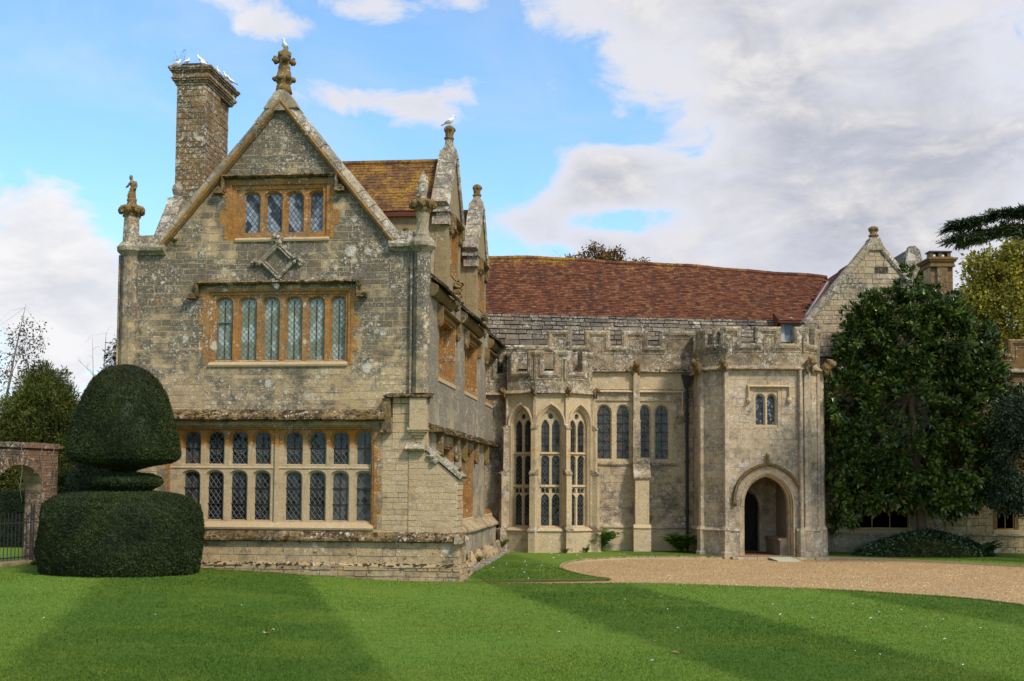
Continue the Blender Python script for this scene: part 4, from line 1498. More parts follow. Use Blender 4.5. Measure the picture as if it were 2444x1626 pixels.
for d, z0, z1 in ((.04, 14.80, 14.86), (.07, 14.86, 14.93), (.12, 14.93, 14.99), (.15, 14.99, 15.03), (.11, 15.03, 15.16), (.14, 15.16, 15.22), (.19, 15.22, 15.28), (.22, 15.28, 15.34)):
    ex(d, z0, z1, rng.random())
mb.build('chimney_cap', None, ch_)
mb = MB()
mb.use(M['blackiron'])
mb.box(FC, .12, .72, 15.36, 15.50, -.55, -.05)
mb.box(FC, .16, .98, 15.34, 15.44, -2.1, -.7)
mb.use(M['mortar'])
mb.box(FC, .02, .12, 15.34, 15.46, -.5, -.05)
mb.build('slate_cover', None, ch_)

# ================================================================== GREAT HALL (facing -Y at Y = 44.5)
V3 = lambda x, y, z=0.0: Vector((x, y, z))
FH = Fr((0, 44.5, 0), (1, 0, 0), (0, -1, 0))
hall = thing('great_hall', V3(4.5, 48), 'long low great hall with battlements, red tiled roof and stone slates between wing and porch', 'building')
HB = [(3.13, 6.13, 3.42, 5.80)]
mb = MB()
mb.plate(FH, [(-1.2, -.4), (11.6, -.4), (11.6, 6.9), (-1.2, 6.9)], [rect(HB[0]), (lambda: [(8.15, .0), (9.35, .0), (9.35, 1.9), (9.2, 2.2), (8.75, 2.45), (8.3, 2.2), (8.15, 1.9)])()], -.6, -.006)
mb.build('front_wall', M['hall'], hall)
pcs = stones(FH, [(2.9, 1.12), (6.9, 1.12), (6.9, 6.9), (2.9, 6.9)], [(3.08, 6.20, 3.3, 6.2)], (.26, .38), (.45, .9), proud=(.001, .006), joint=.006, jit=.002)
emit([p for p in pcs], hall, M['hall'], 'stone', 'stone_facing', 150)
mb = MB()
mb.box(FH, 2.9, 6.9, 6.2, 6.86, -.05, .012)
mb.build('frieze', M['hallclean'], hall)
mb = MB()
mb.box(FH, -1.2, 6.95, -.4, .95, -.1, .10)
mb.build('plinth', M['hallclean'], hall)
pcs = stones(FH, [(2.9, -.05), (6.9, -.05), (6.9, .93), (2.9, .93)], [], (.28, .4), (.5, 1.0), proud=(.001, .008), joint=.008, base=.104)
emit(pcs, hall, M['hallclean'], 'stone', 'plinth_stone_facing', 40)
ledge(FH, 2.9, 6.6, STRING(.92, .22, .16), M['hall'], hall, 0)
ledge(FH, 2.0, 6.95, STRING(6.83, .16, .17), M['parapet'], hall, .3)

# hall window: four lights, red and dark stained glass
LH = [(3.25, 3.74, 3.56, 5.58), (3.99, 4.46, 3.56, 5.58), (4.86, 5.24, 3.56, 5.58), (5.46, 5.94, 3.56, 5.58)]
mullion_window(hall, FH, HB[0], LH, 'round', M['hallclean'], M['glass_stain'], depth=.18, surround=.06, rise=.30,
               glaze_kw=dict(dia=(.13, .17), lead=.010, tilt=.03, bars=5, vbar=True, red=.10))
hood(FH, 3.03, 6.44, 6.06, .72, 0.0, hall, M['hallclean'], d=.13, h=.10)
mb = MB()
mb.bar(FH, 3.05, 6.3, [(3.30, -.1), (3.30, .05), (3.36, .07), (3.55, -.16), (3.55, -.2)])
mb.build('sill', M['parapet'], hall)
mb = MB()
mb.use(M['hall'])
mb.box(FH, 4.60, 4.84, 3.4, 6.9, -.1, .20)
mb.box(FH, 4.57, 4.87, 4.95, 5.02, -.1, .24)
mb.box(FH, 4.58, 4.86, 3.4, 4.95, -.1, .23)
mb.use(M['hallclean'])
mb.plate(Fr((4.62, 44.5, 0), (0, -1, 0), (-1, 0, 0)), [(0, -.2), (.62, -.2), (.62, 2.86), (.5, 2.95), (.22, 3.46), (0, 3.46)], [], -.52, 0)
mb.box(FH, 4.55, 5.20, -.3, .96, 0, .70)
mb.bar(FH, 4.55, 5.20, STRING(.94, .16, .12, .62))
mb.use(M['parapet'])
mb.bar(FH, 4.56, 5.20, [(2.80, .5), (2.80, .68), (2.86, .70), (3.10, .55), (3.48, .26), (3.56, .2), (3.3, .2)])
mb.bar(FH, 4.56, 5.20, [(3.40, .2), (3.40, .36), (3.46, .36), (3.60, .22), (3.60, .2)])
mb.build('buttress', None, hall)


def grotesque(parent, F, u, z, c, s=1.0, seed=0):
    mb = MB()
    mb.blob(F.p(u, z, c + .12 * s), (.12 * s, .17 * s, .16 * s), .35, 3, 10, 8, seed=seed)
    mb.blob(F.p(u, z + .10 * s, c + .28 * s), (.10 * s, .12 * s, .11 * s), .4, 3, 10, 8, seed=seed + 1)
    mb.blob(F.p(u - .07 * s, z + .2 * s, c + .22 * s), .045 * s, .3, 3, 6, 5, seed=seed + 2)
    mb.blob(F.p(u + .07 * s, z + .2 * s, c + .22 * s), .045 * s, .3, 3, 6, 5, seed=seed + 3)
    mb.blob(F.p(u - .09 * s, z - .14 * s, c + .16 * s), (.05 * s, .06 * s, .11 * s), .4, 3, 7, 5, seed=seed + 4)
    mb.blob(F.p(u + .09 * s, z - .14 * s, c + .16 * s), (.05 * s, .06 * s, .11 * s), .4, 3, 7, 5, seed=seed + 5)
    return mb.build('gargoyle', M['carved'], parent, smooth=True)


grotesque(hall, FH, 4.71, 7.0, .0, 1.15, 3)


def crenels(F, a0, a1, zb, zc, zt, merl, parent, th=.32, mat=None, mold=True):
    """battlement: wall from zb to zc, merlons (m0,m1) up to zt, with a moulding that follows the outline"""
    top = []
    x = a0
    path = [(a0, zt if merl and merl[0][0] <= a0 + 1e-6 else zc)]
    for m0, m1 in merl:
        if m0 > a0 + 1e-6:
            path += [(m0, zc), (m0, zt)]
        path += [(min(m1, a1), zt)]
        if m1 < a1 - 1e-6:
            path += [(m1, zc)]
    if merl[-1][1] < a1 - 1e-6:
        path += [(a1, zc)]
    mb = MB()
    mb.use(mat or M['parapet'])
    mb.plate(F, [(a0, zb), (a1, zb)] + path[::-1], [], -th, 0.0)
    if mold:
        mb.stroke(F, path, 0, 0, 0, 0, prof=[(-.17, 0), (-.165, .025), (-.12, .035), (-.11, .06), (-.02, .075), (.055, .03), (.055, -th - .03), (-.02, -th - .05), (-.02, -th)])
        mb.stroke(F, path, 0, 0, 0, 0, prof=[(-.27, -.01), (-.27, .012), (-.245, .02), (-.235, -.01)])
    return mb.build('battlement', None, parent)


crenels(Fr((0, 44.42, 0), (1, 0, 0), (0, -1, 0)), -.6, 6.95, 6.95, 7.80, 8.38, [(1.38, 2.22), (2.80, 3.66), (4.22, 5.12), (5.66, 6.95)], hall)

# drainpipe
mb = MB()
mb.use(M['blackiron'])
mb.tube([(6.62, 44.32, .15), (6.62, 44.32, 6.35)], .06, 8)
for z in (1.5, 3.4, 5.2):
    mb.tube([(6.62, 44.32, z), (6.62, 44.32, z + .12)], .085, 8)
mb.add([(6.42, 44.12, 6.75), (6.86, 44.12, 6.75), (6.86, 44.45, 6.75), (6.42, 44.45, 6.75), (6.54, 44.25, 6.25), (6.70, 44.25, 6.25), (6.70, 44.42, 6.25), (6.54, 44.42, 6.25)],
       [(0, 1, 2, 3), (0, 1, 5, 4), (1, 2, 6, 5), (2, 3, 7, 6), (3, 0, 4, 7)])
mb.build('drainpipe', None, hall)

# roof: stone slates below, clay tiles above, ridge sinking to the right
EAVE = lambda x: V3(x, 44.9, 7.62)
BORD = lambda x: V3(x, 46.32 - .018 * (x + 1), 9.30 - .021 * (x + 1))


def ridge_pt(x):
    z = 11.99 - .030 * max(0, x) - .0022 * max(0, x) ** 2 + .02 * math.sin(x * 1.1) + .015 * math.sin(x * 2.7)
    return V3(x, 48.5, z)


X0, X1 = -1.6, 13.1
mb = MB()
n_ = 24
xs = [X0 + (X1 - X0) * i / n_ for i in range(n_ + 1)]
pts, fs = [], []
for x in xs:
    pts += [EAVE(x) - V3(0, 0, .05), BORD(x) - V3(0, 0, .05), ridge_pt(x) - V3(0, 0, .05), V3(x, 52.2, 7.6)]
for i in range(n_):
    for k in range(3):
        fs.append((i * 4 + k, i * 4 + 4 + k, i * 4 + 5 + k, i * 4 + 1 + k))
mb.add(pts, fs)
mb.build('roof', M['darktile'], hall)
sh = lambda f: (lambda a: f(X0 + a))
WID = X1 - X0
rows = [0]
hh = .165
while rows[-1] < 1 - .04:
    rows.append(min(1.0, rows[-1] + hh))
    hh *= .92
pcs = tiles(sh(EAVE), sh(BORD), WID, rows, (.62, .40), .05, keep=lambda a, b: a + X0 < 11.5, rag=.35, over=1.3)
emit(pcs, hall, M['slate'], 'stone_slate', 'stone_slates', 300)
BO2 = lambda x: BORD(x) + V3(0, 0, .02)
pcs = tiles(sh(BO2), sh(ridge_pt), WID, 34, .18, .020, keep=lambda a, b: a + X0 < 11.35 + b * 1.75, rag=.12)
emit(pcs, hall, M['tile'], 'roof_tile', 'roof_tiles', 300)
mb = MB()
x = X0
while x < 13.05:
    x2 = x + .42
    mb.tube([ridge_pt(x + .005), ridge_pt(min(x2, 13.1))], [.115, .105], 8, tint=rng.random())
    x = x2
mb.build('ridge_tiles', M['tile'], hall)
# little roof dormer behind the porch battlement
FD = Fr((0, 45.25, 0), (1, 0, 0), (0, -1, 0))
mb = MB()
mb.use(M['whitewood'])
mb.plate(FD, [(10.42, 7.7), (11.2, 7.7), (11.2, 8.92), (10.82, 9.12), (10.42, 8.92)], [[(10.56, 8.2), (10.98, 8.2), (10.98, 8.82), (10.56, 8.82)]], -.08, 0)
dm_ = mb.build('roof_dormer', None, hall)
mb = MB()
mb.box(FD, 10.5, 11.1, 8.1, 8.9, -.12, -.06)
mb.build('pane', M['glass_blue'], dm_)
pc = tiles(lambda a: V3(10.26 + a, 44.95, 8.93), lambda a: V3(10.26 + a, 45.9, 9.36), 1.2, 6, .17, .014)
emit(pc, dm_, M['tile'], 'roof_tile', 'roof_tiles', 60)
mb = MB()
mb.add([(10.26, 44.95, 8.92), (11.46, 44.95, 8.92), (11.46, 45.95, 9.36), (10.26, 45.95, 9.36), (10.26, 44.95, 8.84), (11.46, 44.95, 8.84), (11.46, 45.95, 8.6), (10.26, 45.95, 8.6)],
       [(0, 1, 2, 3), (0, 1, 5, 4), (1, 2, 6, 5), (0, 3, 7, 4)])
mb.build('roof_lid', M['darktile'], dm_)

# ================================================================== ORIEL BAY (half octagon, tall gothic lights)
bay = thing('oriel_bay', V3(1.4, 43.5), 'half-octagon oriel bay with tall traceried windows and low battlement beside the gabled wing', 'building')
CRN = [(-.18, 44.5), (-.18, 43.40), (.84, 42.76), (1.99, 42.76), (2.97, 43.40), (2.97, 44.5)]


def face(i, pts=CRN, z0=0.0):
    a, b = V3(*pts[i]), V3(*pts[i + 1])
    u = (b - a).normalized()
    return Fr(a, u, V3(u.y, -u.x, 0)), (b - a).length


def arch(hw, z0, zs, za, n=6, cx=0.0):
    rise = za - zs
    p = [(cx - hw, z0), (cx + hw, z0)]
    rr = (4 * hw * hw / 4 + rise * rise) / (2 * hw)
    tot = math.asin(min(1.0, rise / rr))
    r_ = [(cx + hw - rr + rr * math.cos(tot * k / n), zs + rr * math.sin(tot * k / n)) for k in range(n + 1)]
    return p + r_ + [(2 * cx - x, z) for x, z in r_[-2::-1]]


for i in range(5):
    F, ln_ = face(i)
    side = i in (0, 4)
    mb = MB()
    mb.use(M['hall'] if i < 1 else M['hallclean'])
    out = [(0, -.3), (ln_, -.3), (ln_, 5.95), (0, 5.95)]
    cx = ln_ / 2
    if side:
        mb.plate(F, out, [], -.25, 0)
    else:
        mb.plate(F, out, [arch(.42, 1.0, 4.72, 5.42, cx=cx)], -.12, 0)
    fc = mb.build('bay_wall', None, bay)
    if not side:
        mb = MB()
        mb.use(M['hallclean'])
        mb.plate(F, arch(.44, .98, 4.72, 5.44, cx=cx), [arch(.39, 1.02, 4.72, 5.36, cx=cx)], -.28, -.05)
        lights = []
        for s_ in (-1, 1):
            a_, b_ = (cx - .335, cx - .055) if s_ < 0 else (cx + .055, cx + .335)
            lights += [light_outline(a_, b_, 1.07, 2.22, 'pointed', .2), light_outline(a_, b_, 2.56, 3.62, 'round', .14), light_outline(a_, b_, 3.76, 4.93, 'pointed', .26)]
            lights += [light_outline(a_ + .005, a_ + .125, 2.26, 2.44, 'pointed', .08), light_outline(b_ - .125, b_ - .005, 2.26, 2.44, 'pointed', .08)]
        eye = [(cx + .085 * math.cos(k * math.pi / 5), 5.06 + .10 * math.sin(k * math.pi / 5)) for k in range(10)]
        eye[7] = (cx, 4.93) if False else eye[7]
        hol = lights + [eye]
        inn = arch(.395, 1.01, 4.72, 5.37, cx=cx)
        mb.plate(F, inn, hol, -.26, -.20)

        def shrink(p, d):
            return inset(p, d)
        mb.plate(F, inn, [inset(p, -.016) if len(p) else p for p in hol], -.198, -.165)
        tr = mb.build('tracery_window', None, bay)
        for p in hol:
            big = max(q[1] for q in p) - min(q[1] for q in p) > .5
            top = min(q[1] for q in p) > 3.6
            glaze(F, p, -.235, tr, M['glass_stain'] if top else M['glass_dark'], dia=(.14, .16) if not top else (.14, .3), lead=.010, bars=(4 if top else 2) if big else 0, vbar=big and top, square=top)
        mb = MB()
        mb.use(M['hallclean'])
        ar = arch(.47, 1.0, 4.72, 5.47, cx=cx)[1:]
        mb.stroke(F, ar[::-1], 0, 0, 0, 0, prof=[(0, -.01), (-.01, .04), (.03, .09), (.075, .08), (.09, .0)])
        for zz in (3.69, 2.49):
            mb.bar(F, cx - .41, cx + .41, [(zz - .05, -.2), (zz - .04, -.14), (zz, -.10), (zz + .05, -.18), (zz + .05, -.2)])
        mb.bar(F, cx - .46, cx + .46, [(.90, -.2), (.90, .04), (.94, .06), (1.06, -.2)])
        mb.build('hood_mould', None, bay)
    mb = MB()
    mb.use(M['parapet'])
    mb.bar(F, -.05, ln_ + .05, STRING(5.88, .15, .16), e0=.2, e1=.2)
    mb.build('string_course', None, bay)
    mb = MB()
    mb.use(M['hallclean'])
    mb.bar(F, 0, ln_, STRING(.86, .14, .15), e0=.2, e1=.2)
    mb.box(F, -.03, ln_ + .03, -.3, .88, -.1, .09)
    mb.box(F, -.05, ln_ + .05, -.3, .12, -.1, .13)
    mb.build('plinth', None, bay)
    if i == 2:
        crenels(F, -.02, ln_ + .02, 6.0, 6.66, 7.42, [(-.02, .28), (.72, ln_ + .02)], bay, th=.25)
    elif i == 1:
        crenels(F, 0, ln_, 6.0, 6.66, 7.42, [(0, .25), (.92, ln_)], bay, th=.25)
    elif i == 3:
        crenels(F, 0, ln_, 6.0, 6.66, 7.42, [(0, .18), (.75, ln_)], bay, th=.25)
    else:
        crenels(F, 0, ln_, 6.0, 6.66, 7.42, [(0, ln_)], bay, th=.25)
# corner buttresses of the bay
for k in (1, 2, 3, 4):
    c = V3(*CRN[k])
    out = V3(c.x - 1.41, c.y - 44.2, 0).normalized()
    F = Fr(c, V3(-out.y, out.x, 0), out)
    mb = MB()
    mb.use(M['hallclean'] if k > 1 else M['hall'])
    mb.box(F, -.105, .105, -.2, 2.95, -.1, .26)
    mb.box(F, -.085, .085, 2.95, 4.62, -.1, .18)
    mb.box(F, -.06, .06, 4.62, 5.9, -.1, .06)
    mb.box(F, -.13, .13, -.3, .9, -.1, .31)
    mb.box(F, -.15, .15, -.3, .12, -.1, .35)
    mb.use(M['parapet'])
    for z, d, w_ in ((2.95, .29, .125), (4.62, .21, .105), (.9, .34, .15)):
        mb.bar(F, -w_, w_, [(z - .05, -.05), (z - .04, d), (z + .02, d), (z + .16, d - .17), (z + .16, -.05)])
    mb.build('corner_buttress', None, bay)
    grotesque(bay, F, 0, 5.95, .02, .8, k * 2.3)
mb = MB()
mb.plate(Fr((0, 0, 6.0), (1, 0, 0), (0, 0, 1), (0, 1, 0)), [(-.1, 44.5), (-.1, 43.45), (.87, 42.85), (1.96, 42.85), (2.9, 43.45), (2.9, 44.5)], [], 0, .05)
mb.build('bay_roof', M['leadsheet'], bay)
# short wall between the bay and the wing
FL = Fr((0, 43.9, 0), (1, 0, 0), (0, -1, 0))
mb = MB()
mb.use(M['hall'])
mb.box(FL, -1.4, -.1, -.3, 5.95, -.3, 0)
mb.use(M['parapet'])
mb.bar(FL, -1.4, -.1, STRING(5.88, .15, .16))
mb.use(M['hallclean'])
mb.bar(FL, -1.4, -.1, STRING(.86, .14, .15))
mb.build('link_wall', None, bay)
crenels(FL, -1.4, -.1, 6.0, 6.66, 7.42, [(-1.4, -.62), (-.30, -.1)], bay, th=.25)

# ================================================================== PORCH TOWER
porch = thing('porch_tower', V3(9.0, 42.5), 'two-storey battlemented stone porch tower with pointed arch doorway and small twin window', 'building')
PC = [(6.87, 44.45), (6.87, 42.34), (7.61, 41.6), (10.41, 41.6), (11.15, 42.34), (11.15, 44.45)]
PAX = 9.06 - 7.61


def four_centred(hw, z0, zs, za, cx, n=7):
    r_ = []
    for k in range(n + 1):
        t = k / n
        x = hw * math.cos(t * math.pi / 2) ** .95
        z = zs + (za - zs) * (math.sin(t * math.pi / 2) ** .92) * (1 - .0 * t)
        z += .06 * (za - zs) * max(0, t - .75) / .25
        r_.append((cx + x, z))
    return [(cx - hw, z0), (cx + hw, z0)] + r_ + [(2 * cx - x, z) for x, z in r_[-2::-1]]


PW = (8.58 - 7.61, 9.47 - 7.61, 4.62, 5.96)
for i in range(5):
    F, ln_ = face(i, PC)
    hol = []
    if i == 2:
        hol = [rect(PW), four_centred(.98, .10, 1.84, 2.98, PAX)]
    mb = MB()
    mb.use(M['porch'])
    mb.plate(F, [(0, -.3), (ln_, -.3), (ln_, 6.8), (0, 6.8)], hol, -.5 if i != 2 else -.45, -.006)
    mb.build('tower_wall', None, porch)
    holes = [(PW[0] - .1, PW[1] + .1, PW[2] - .05, PW[3] + .1), (PAX - 1.22, PAX + 1.22, -.3, 3.2)] if i == 2 else []
    pc = stones(F, [(0.02, 1.12), (ln_ - .02, 1.12), (ln_ - .02, 6.68), (0.02, 6.68)], holes, (.24, .36), (.4, .8), proud=(.001, .006), joint=.006, jit=.002)
    emit(pc, porch, M['porch'], 'stone', 'stone_facing', {1: 60, 2: 120, 0: 20, 3: 40, 4: 0}[i])
    mb = MB()
    if i == 2:
        for a_, b_ in ((-.05, PAX - 1.0), (PAX + 1.0, ln_ + .05)):
            m2 = MB()
            m2.box(F, a_, b_, -.3, .98, -.1, .09)
            m2.bar(F, a_, b_, STRING(.95, .15, .14))
            m2.box(F, a_, b_, -.3, .2, -.1, .13)
            m2.build('plinth', M['porch'], porch)
    else:
        mb.use(M['porch'])
        mb.box(F, -.04, ln_ + .04, -.3, .98, -.1, .09)
        mb.bar(F, 0, ln_, STRING(.95, .15, .14), e0=.2, e1=.2)
        mb.build('plinth', None, porch)
        mb = MB()
    mb.use(M['parapet'])
    mb.bar(F, -.03, ln_ + .03, STRING(6.68, .17, .20), e0=.25, e1=.25)
    mb.build('string_course', None, porch)
    mer = {0: [(0, .5), (1.0, 1.55), (1.85, ln_)], 1: [(0, .22), (.52, .62), (.88, ln_)], 2: [(-.02, .50), (1.10, 1.90), (2.50, ln_ + .02)], 3: [(0, .2), (.7, ln_)], 4: [(0, .5), (1.0, 1.5), (1.9, ln_)]}[i]
    crenels(F, -.02 if i == 2 else 0, ln_ + .02 if i == 2 else ln_, 6.8, 7.58, 8.18, mer, porch, th=.3)
# corner shafts of the tower
for k in (1, 2, 3, 4):
    c = V3(*PC[k])
    out = V3(c.x - 9.0, c.y - 44.0, 0).normalized()
    mb = MB()
    mb.use(M['porch'])
    mb.lathe(c + out * .02, [(.11, -.2), (.11, 6.7)], 6)
    mb.lathe(c + out * .02, [(.22, -.3), (.22, .2), (.17, .26), (.17, .98), (.20, 1.0), (.12, 1.14)], 6)
    if k >= 3:
        for s_ in (-.2, .17):
            pp_ = c + V3(-out.y, out.x, 0) * s_
            mb.lathe(pp_, [(.075, -.2), (.075, 6.7)], 6)
            mb.lathe(pp_, [(.16, -.3), (.15, .98), (.09, 1.1)], 6)
    mb.build('corner_shaft', None, porch)
    F = Fr(c, V3(-out.y, out.x, 0), out)
    grotesque(porch, F, 0, 6.84, .06, 1.25 if k != 2 else 1.0, k * 3.1)
grotesque(porch, Fr((11.0, 42.2, 0), (0.7, .7, 0), (1, -.3, 0)), 0.1, 6.84, .18, 1.2, 8.8)

FP = face(2, PC)[0]
mullion_window(porch, FP, PW, [(8.68 - 7.61, 8.95 - 7.61, 4.74, 5.80), (9.09 - 7.61, 9.36 - 7.61, 4.74, 5.80)], 'round', M['hallclean'], M['glass_blue'], depth=.16, surround=.03, rise=.16,
               glaze_kw=dict(dia=(.10, .13), lead=.012, tilt=.09, gtint=lambda x, y: .55 if rng.random() < .16 else .02, lead_mat=M['blackiron']))
hood(FP, .82, 2.20, 6.06, .40, 0.0, porch, M['hallclean'], d=.12, h=.09)
# the arch: three moulded orders and a hood
mb = MB()
mb.use(M['hallclean'])
for (h0, h1, c0_, c1_, za0, za1) in ((.985, .90, -.5, -.02, 3.0, 2.93), (.905, .84, -.5, -.12, 2.94, 2.89), (.845, .78, -.5, -.24, 2.90, 2.84)):
    mb.plate(FP, four_centred(h0, .06, 1.84, za0, PAX), [four_centred(h1, .08, 1.84, za1, PAX)], c0_, c1_)
for h_, c_ in ((.93, -.01), (.87, -.10), (.81, -.22)):
    mb.stroke(FP, four_centred(h_, .1, 1.84, 2.84 + (h_ - .78) * 1.0, PAX)[1:][::-1][:-1] + [(PAX + h_, .1)], 0, 0, 0, 0, prof=[(-.025, c_ - .03), (-.02, c_ + .02), (.02, c_ + .02), (.025, c_ - .03)])
mb.build('arch_moulding', None, porch)
mb = MB()
ar = [p for p in four_centred(1.17, 1.9, 2.0, 3.24, PAX)[2:]]
mb.stroke(FP, ar[::-1], 0, 0, 0, 0, prof=[(-.03, -.01), (-.04, .07), (0, .13), (.06, .14), (.09, .02), (.09, -.01)])
for s_ in (-1, 1):
    mb.blob(FP.p(PAX + s_ * 1.18, 1.95, .07), (.10, .09, .12), .4, 3, 8, 6, seed=s_)
mb.blob(FP.p(PAX, 3.42, .08), (.08, .08, .14), .4, 3, 8, 6)
mb.blob(FP.p(PAX - .02, 3.62, .1), (.07, .07, .10), .4, 3, 8, 6, seed=4)
mb.build('hood_mould', M['carved'], porch)
# inside the porch
mb = MB()
mb.use(M['interior'])
mb.box(Fr((9.98, 41.9, 0), (0, 1, 0), (-1, 0, 0)), 0, 2.55, 0, 4.2, -.3, 0)
mb.box(Fr((8.05, 41.9, 0), (0, 1, 0), (1, 0, 0)), 0, 2.55, 0, 4.2, -.3, 0)
mb.box(FH, 7.7, 10.4, 3.3, 4.2, .0, 2.6)
mb.use(M['porch'])
mb.plate(Fr((0, 44.47, 0), (1, 0, 0), (0, -1, 0)), [(7.7, 0), (10.3, 0), (10.3, 4.2), (7.7, 4.2)], [four_centred(.56, .1, 1.7, 2.45, 8.76)], -.06, .08)
mb.stroke(Fr((0, 44.4, 0), (1, 0, 0), (0, -1, 0)), four_centred(.58, .1, 1.7, 2.47, 8.76)[1:][::-1][:-1] + [(9.34, .1)], 0.0, .09, 0, .09)
mb.build('porch_interior', None, porch)
mb = MB()
mb.use(M['porch'])
mb.box(Fr((9.98, 41.95, 0), (0, 1, 0), (-1, 0, 0)), .1, 2.4, .1, .62, 0, .38)
mb.box(Fr((9.98, 41.95, 0), (0, 1, 0), (-1, 0, 0)), .08, 2.42, .62, .70, 0, .44)
mb.build('stone_bench', None, porch)
mb = MB()
FDr = Fr((0, 44.85, 0), (1, 0, 0), (0, -1, 0))
for k in range(7):
    mb.box(FDr, 8.16 + k * .172, 8.16 + k * .172 + .164, .1, 2.5, -.06, .012 * (k % 2))
for z in (.5, 1.2, 1.9):
    mb.box(FDr, 8.16, 9.36, z, z + .12, .015, .04)
mb.build('oak_door', M['door'], porch)
mb = MB()
mb.box(Fr((0, 0, 0), (1, 0, 0), (0, 0, 1), (0, 1, 0)), 8.0, 10.0, 41.25, 44.9, -.2, .095)
mb.build('porch_floor', M['floorbrick'], porch)
mb = MB()
mb.use(M['hall'])
FT = Fr((0, 0, 0), (1, 0, 0), (0, 0, 1), (0, 1, 0))
x = 7.70
while x < 11.0:
    x2 = min(11.05, x + rng.uniform(.5, .95))
    mb.box(FT, x + .008, x2 - .008, 40.98 + rng.uniform(-.03, .03), 41.62, -.2, .085 + rng.uniform(-.006, .006))
    x = x2
mb.build('doorstep', None, porch)
ramp = MB()
ramp.add([(8.92, 41.05, .105), (9.72, 41.05, .105), (9.84, 40.05, .03), (9.06, 40.05, .03), (8.92, 41.05, .065), (9.72, 41.05, .065), (9.84, 40.05, .0), (9.06, 40.05, .0)],
         [(0, 1, 2, 3), (7, 6, 5, 4), (0, 3, 7, 4), (1, 5, 6, 2), (3, 2, 6, 7), (0, 4, 5, 1)])
ramp.build('wooden_ramp', M['rampboard'], None, label='pale wooden board ramp laid on the step of the porch doorway', category='ramp')

# ================================================================== RIGHT-HAND RANGE
rgt = thing('gabled_range', V3(15, 47), 'stone range with steep bare gable behind the magnolia, right of the porch tower', 'building')
FRg = Fr((0, 44.5, 0), (1, 0, 0), (0, -1, 0))
RW = [(12.9, 15.05, .9, 2.5), (18.3, 19.05, .9, 2.5)]
RO = [(11.1, -.4), (24, -.4), (24, 8.15), (16.4, 8.15), (16.4, 8.75), (13.87, 11.85), (11.34, 8.75), (11.1, 8.75)]
mb = MB()
mb.use(M['hall'])
mb.plate(FRg, [(11.16, -.4), (16.4, -.4), (16.4, 8.75), (13.87, 11.85), (11.34, 8.75), (11.16, 8.75)], [rect(RW[0])], -.5, -.006)
mb.use(M['brown'])
mb.plate(FRg, [(16.4, -.4), (26, -.4), (26, 7.2), (16.4, 7.2)], [rect(RW[1])], -.5, -.006)
mb.build('front_wall', None, rgt)
pc = stones(FRg, [(11.36, 8.75), (16.38, 8.75), (13.87, 11.82)], [(13.85, 14.35, 10.70, 10.95)], (.14, .24), (.2, .5), proud=(.003, .02), joint=.012)
pc += stones(FRg, [(11.2, 2.6), (16.3, 2.6), (16.3, 8.7), (11.2, 8.7)], [], (.2, .3), (.3, .6), proud=(.003, .015), joint=.012)
pc += stones(FRg, [(11.2, 0), (16.4, 0), (16.4, 2.55), (11.2, 2.55)], [(12.8, 15.15, .8, 2.55)], (.25, .36), (.4, .9), proud=(.003, .015), joint=.012)
emit(pc, rgt, M['hall'], 'stone', 'stone_facing', 150)
pc = stones(FRg, [(16.4, 0), (25, 0), (25, 2.55), (16.4, 2.55)], [(18.2, 19.15, .8, 2.55)], (.25, .36), (.4, .9), proud=(.003, .015), joint=.012)
emit(pc, rgt, M['plinth'], 'stone', 'stone_facing', 40)
pc = stones(FRg, [(16.4, 2.6), (25, 2.6), (25, 7.1), (16.4, 7.1)], [], (.2, .3), (.3, .6), proud=(.003, .015), joint=.012)
pc = [p for p in pc if p[0][0].x > 17]
emit(pc, rgt, M['brown'], 'stone', 'stone_facing', 60)
mb = MB()
mb.box(FRg, 13.86, 14.34, 10.71, 10.94, -.05, .012)
mb.build('datestone', M['darkslate'], rgt)
mb = MB()
mb.use(M['parapet'])
mb.bar(FRg, 11.2, 16.4, STRING(7.45, .18, .14))
mb.bar(FRg, 16.4, 26, STRING(6.9, .18, .16))
mb.bar(FRg, 11.2, 26, STRING(.72, .12, .08))
mb.build('string_course', None, rgt)
crenels(FRg, 16.4, 26, 7.05, 7.62, 8.15, [(16.4, 18.33), (18.95, 20.2), (20.8, 22.0), (22.6, 26)], rgt, mat=M['brown'])
mb = MB()
mb.use(M['coping'])
for s_ in (-1, 1):
    p0, p1 = (13.87 + s_ * 2.62, 8.66), (13.87, 11.86)
    for k in range(5):
        q = lambda t: (p0[0] + (p1[0] - p0[0]) * t, p0[1] + (p1[1] - p0[1]) * t)
        sg = -s_
        mb.stroke(FRg, [q(k / 5 + .002), q((k + 1) / 5 - .002)], 0, 0, 0, 0, prof=[(sg * -.03, -.5), (sg * -.03, .05), (sg * .06, .09), (sg * .20, .03), (sg * .24, -.10), (sg * .24, -.5)], tint=rng.random())
    mb.box(FRg, 13.87 + s_ * 2.6 - .28, 13.87 + s_ * 2.6 + .22, 8.5, 8.7, -.5, .1)
mb.plate(FRg, [(13.5, 11.6), (14.24, 11.6), (14.05, 12.08), (13.69, 12.08)], [], -.5, .09)
mb.build('gable_coping', None, rgt)
mb = MB()
o = V3(13.87, 44.65, 12.0)
mb.lathe(o, [(.24, -.02), (.16, .1), (.14, .14), (.2, .17), (.2, .21), (.13, .25), (.15, .36), (.19, .44), (.19, .5), (.1, .55), (.03, .56)], 10, wob=.2)
for k in range(4):
    mb.blob(o + V3(math.cos(k * 1.57 + .4) * .16, math.sin(k * 1.57 + .4) * .16, .44), .075, .4, 3, 7, 5, seed=k)
mb.build('finial', M['carved'], rgt, smooth=True)
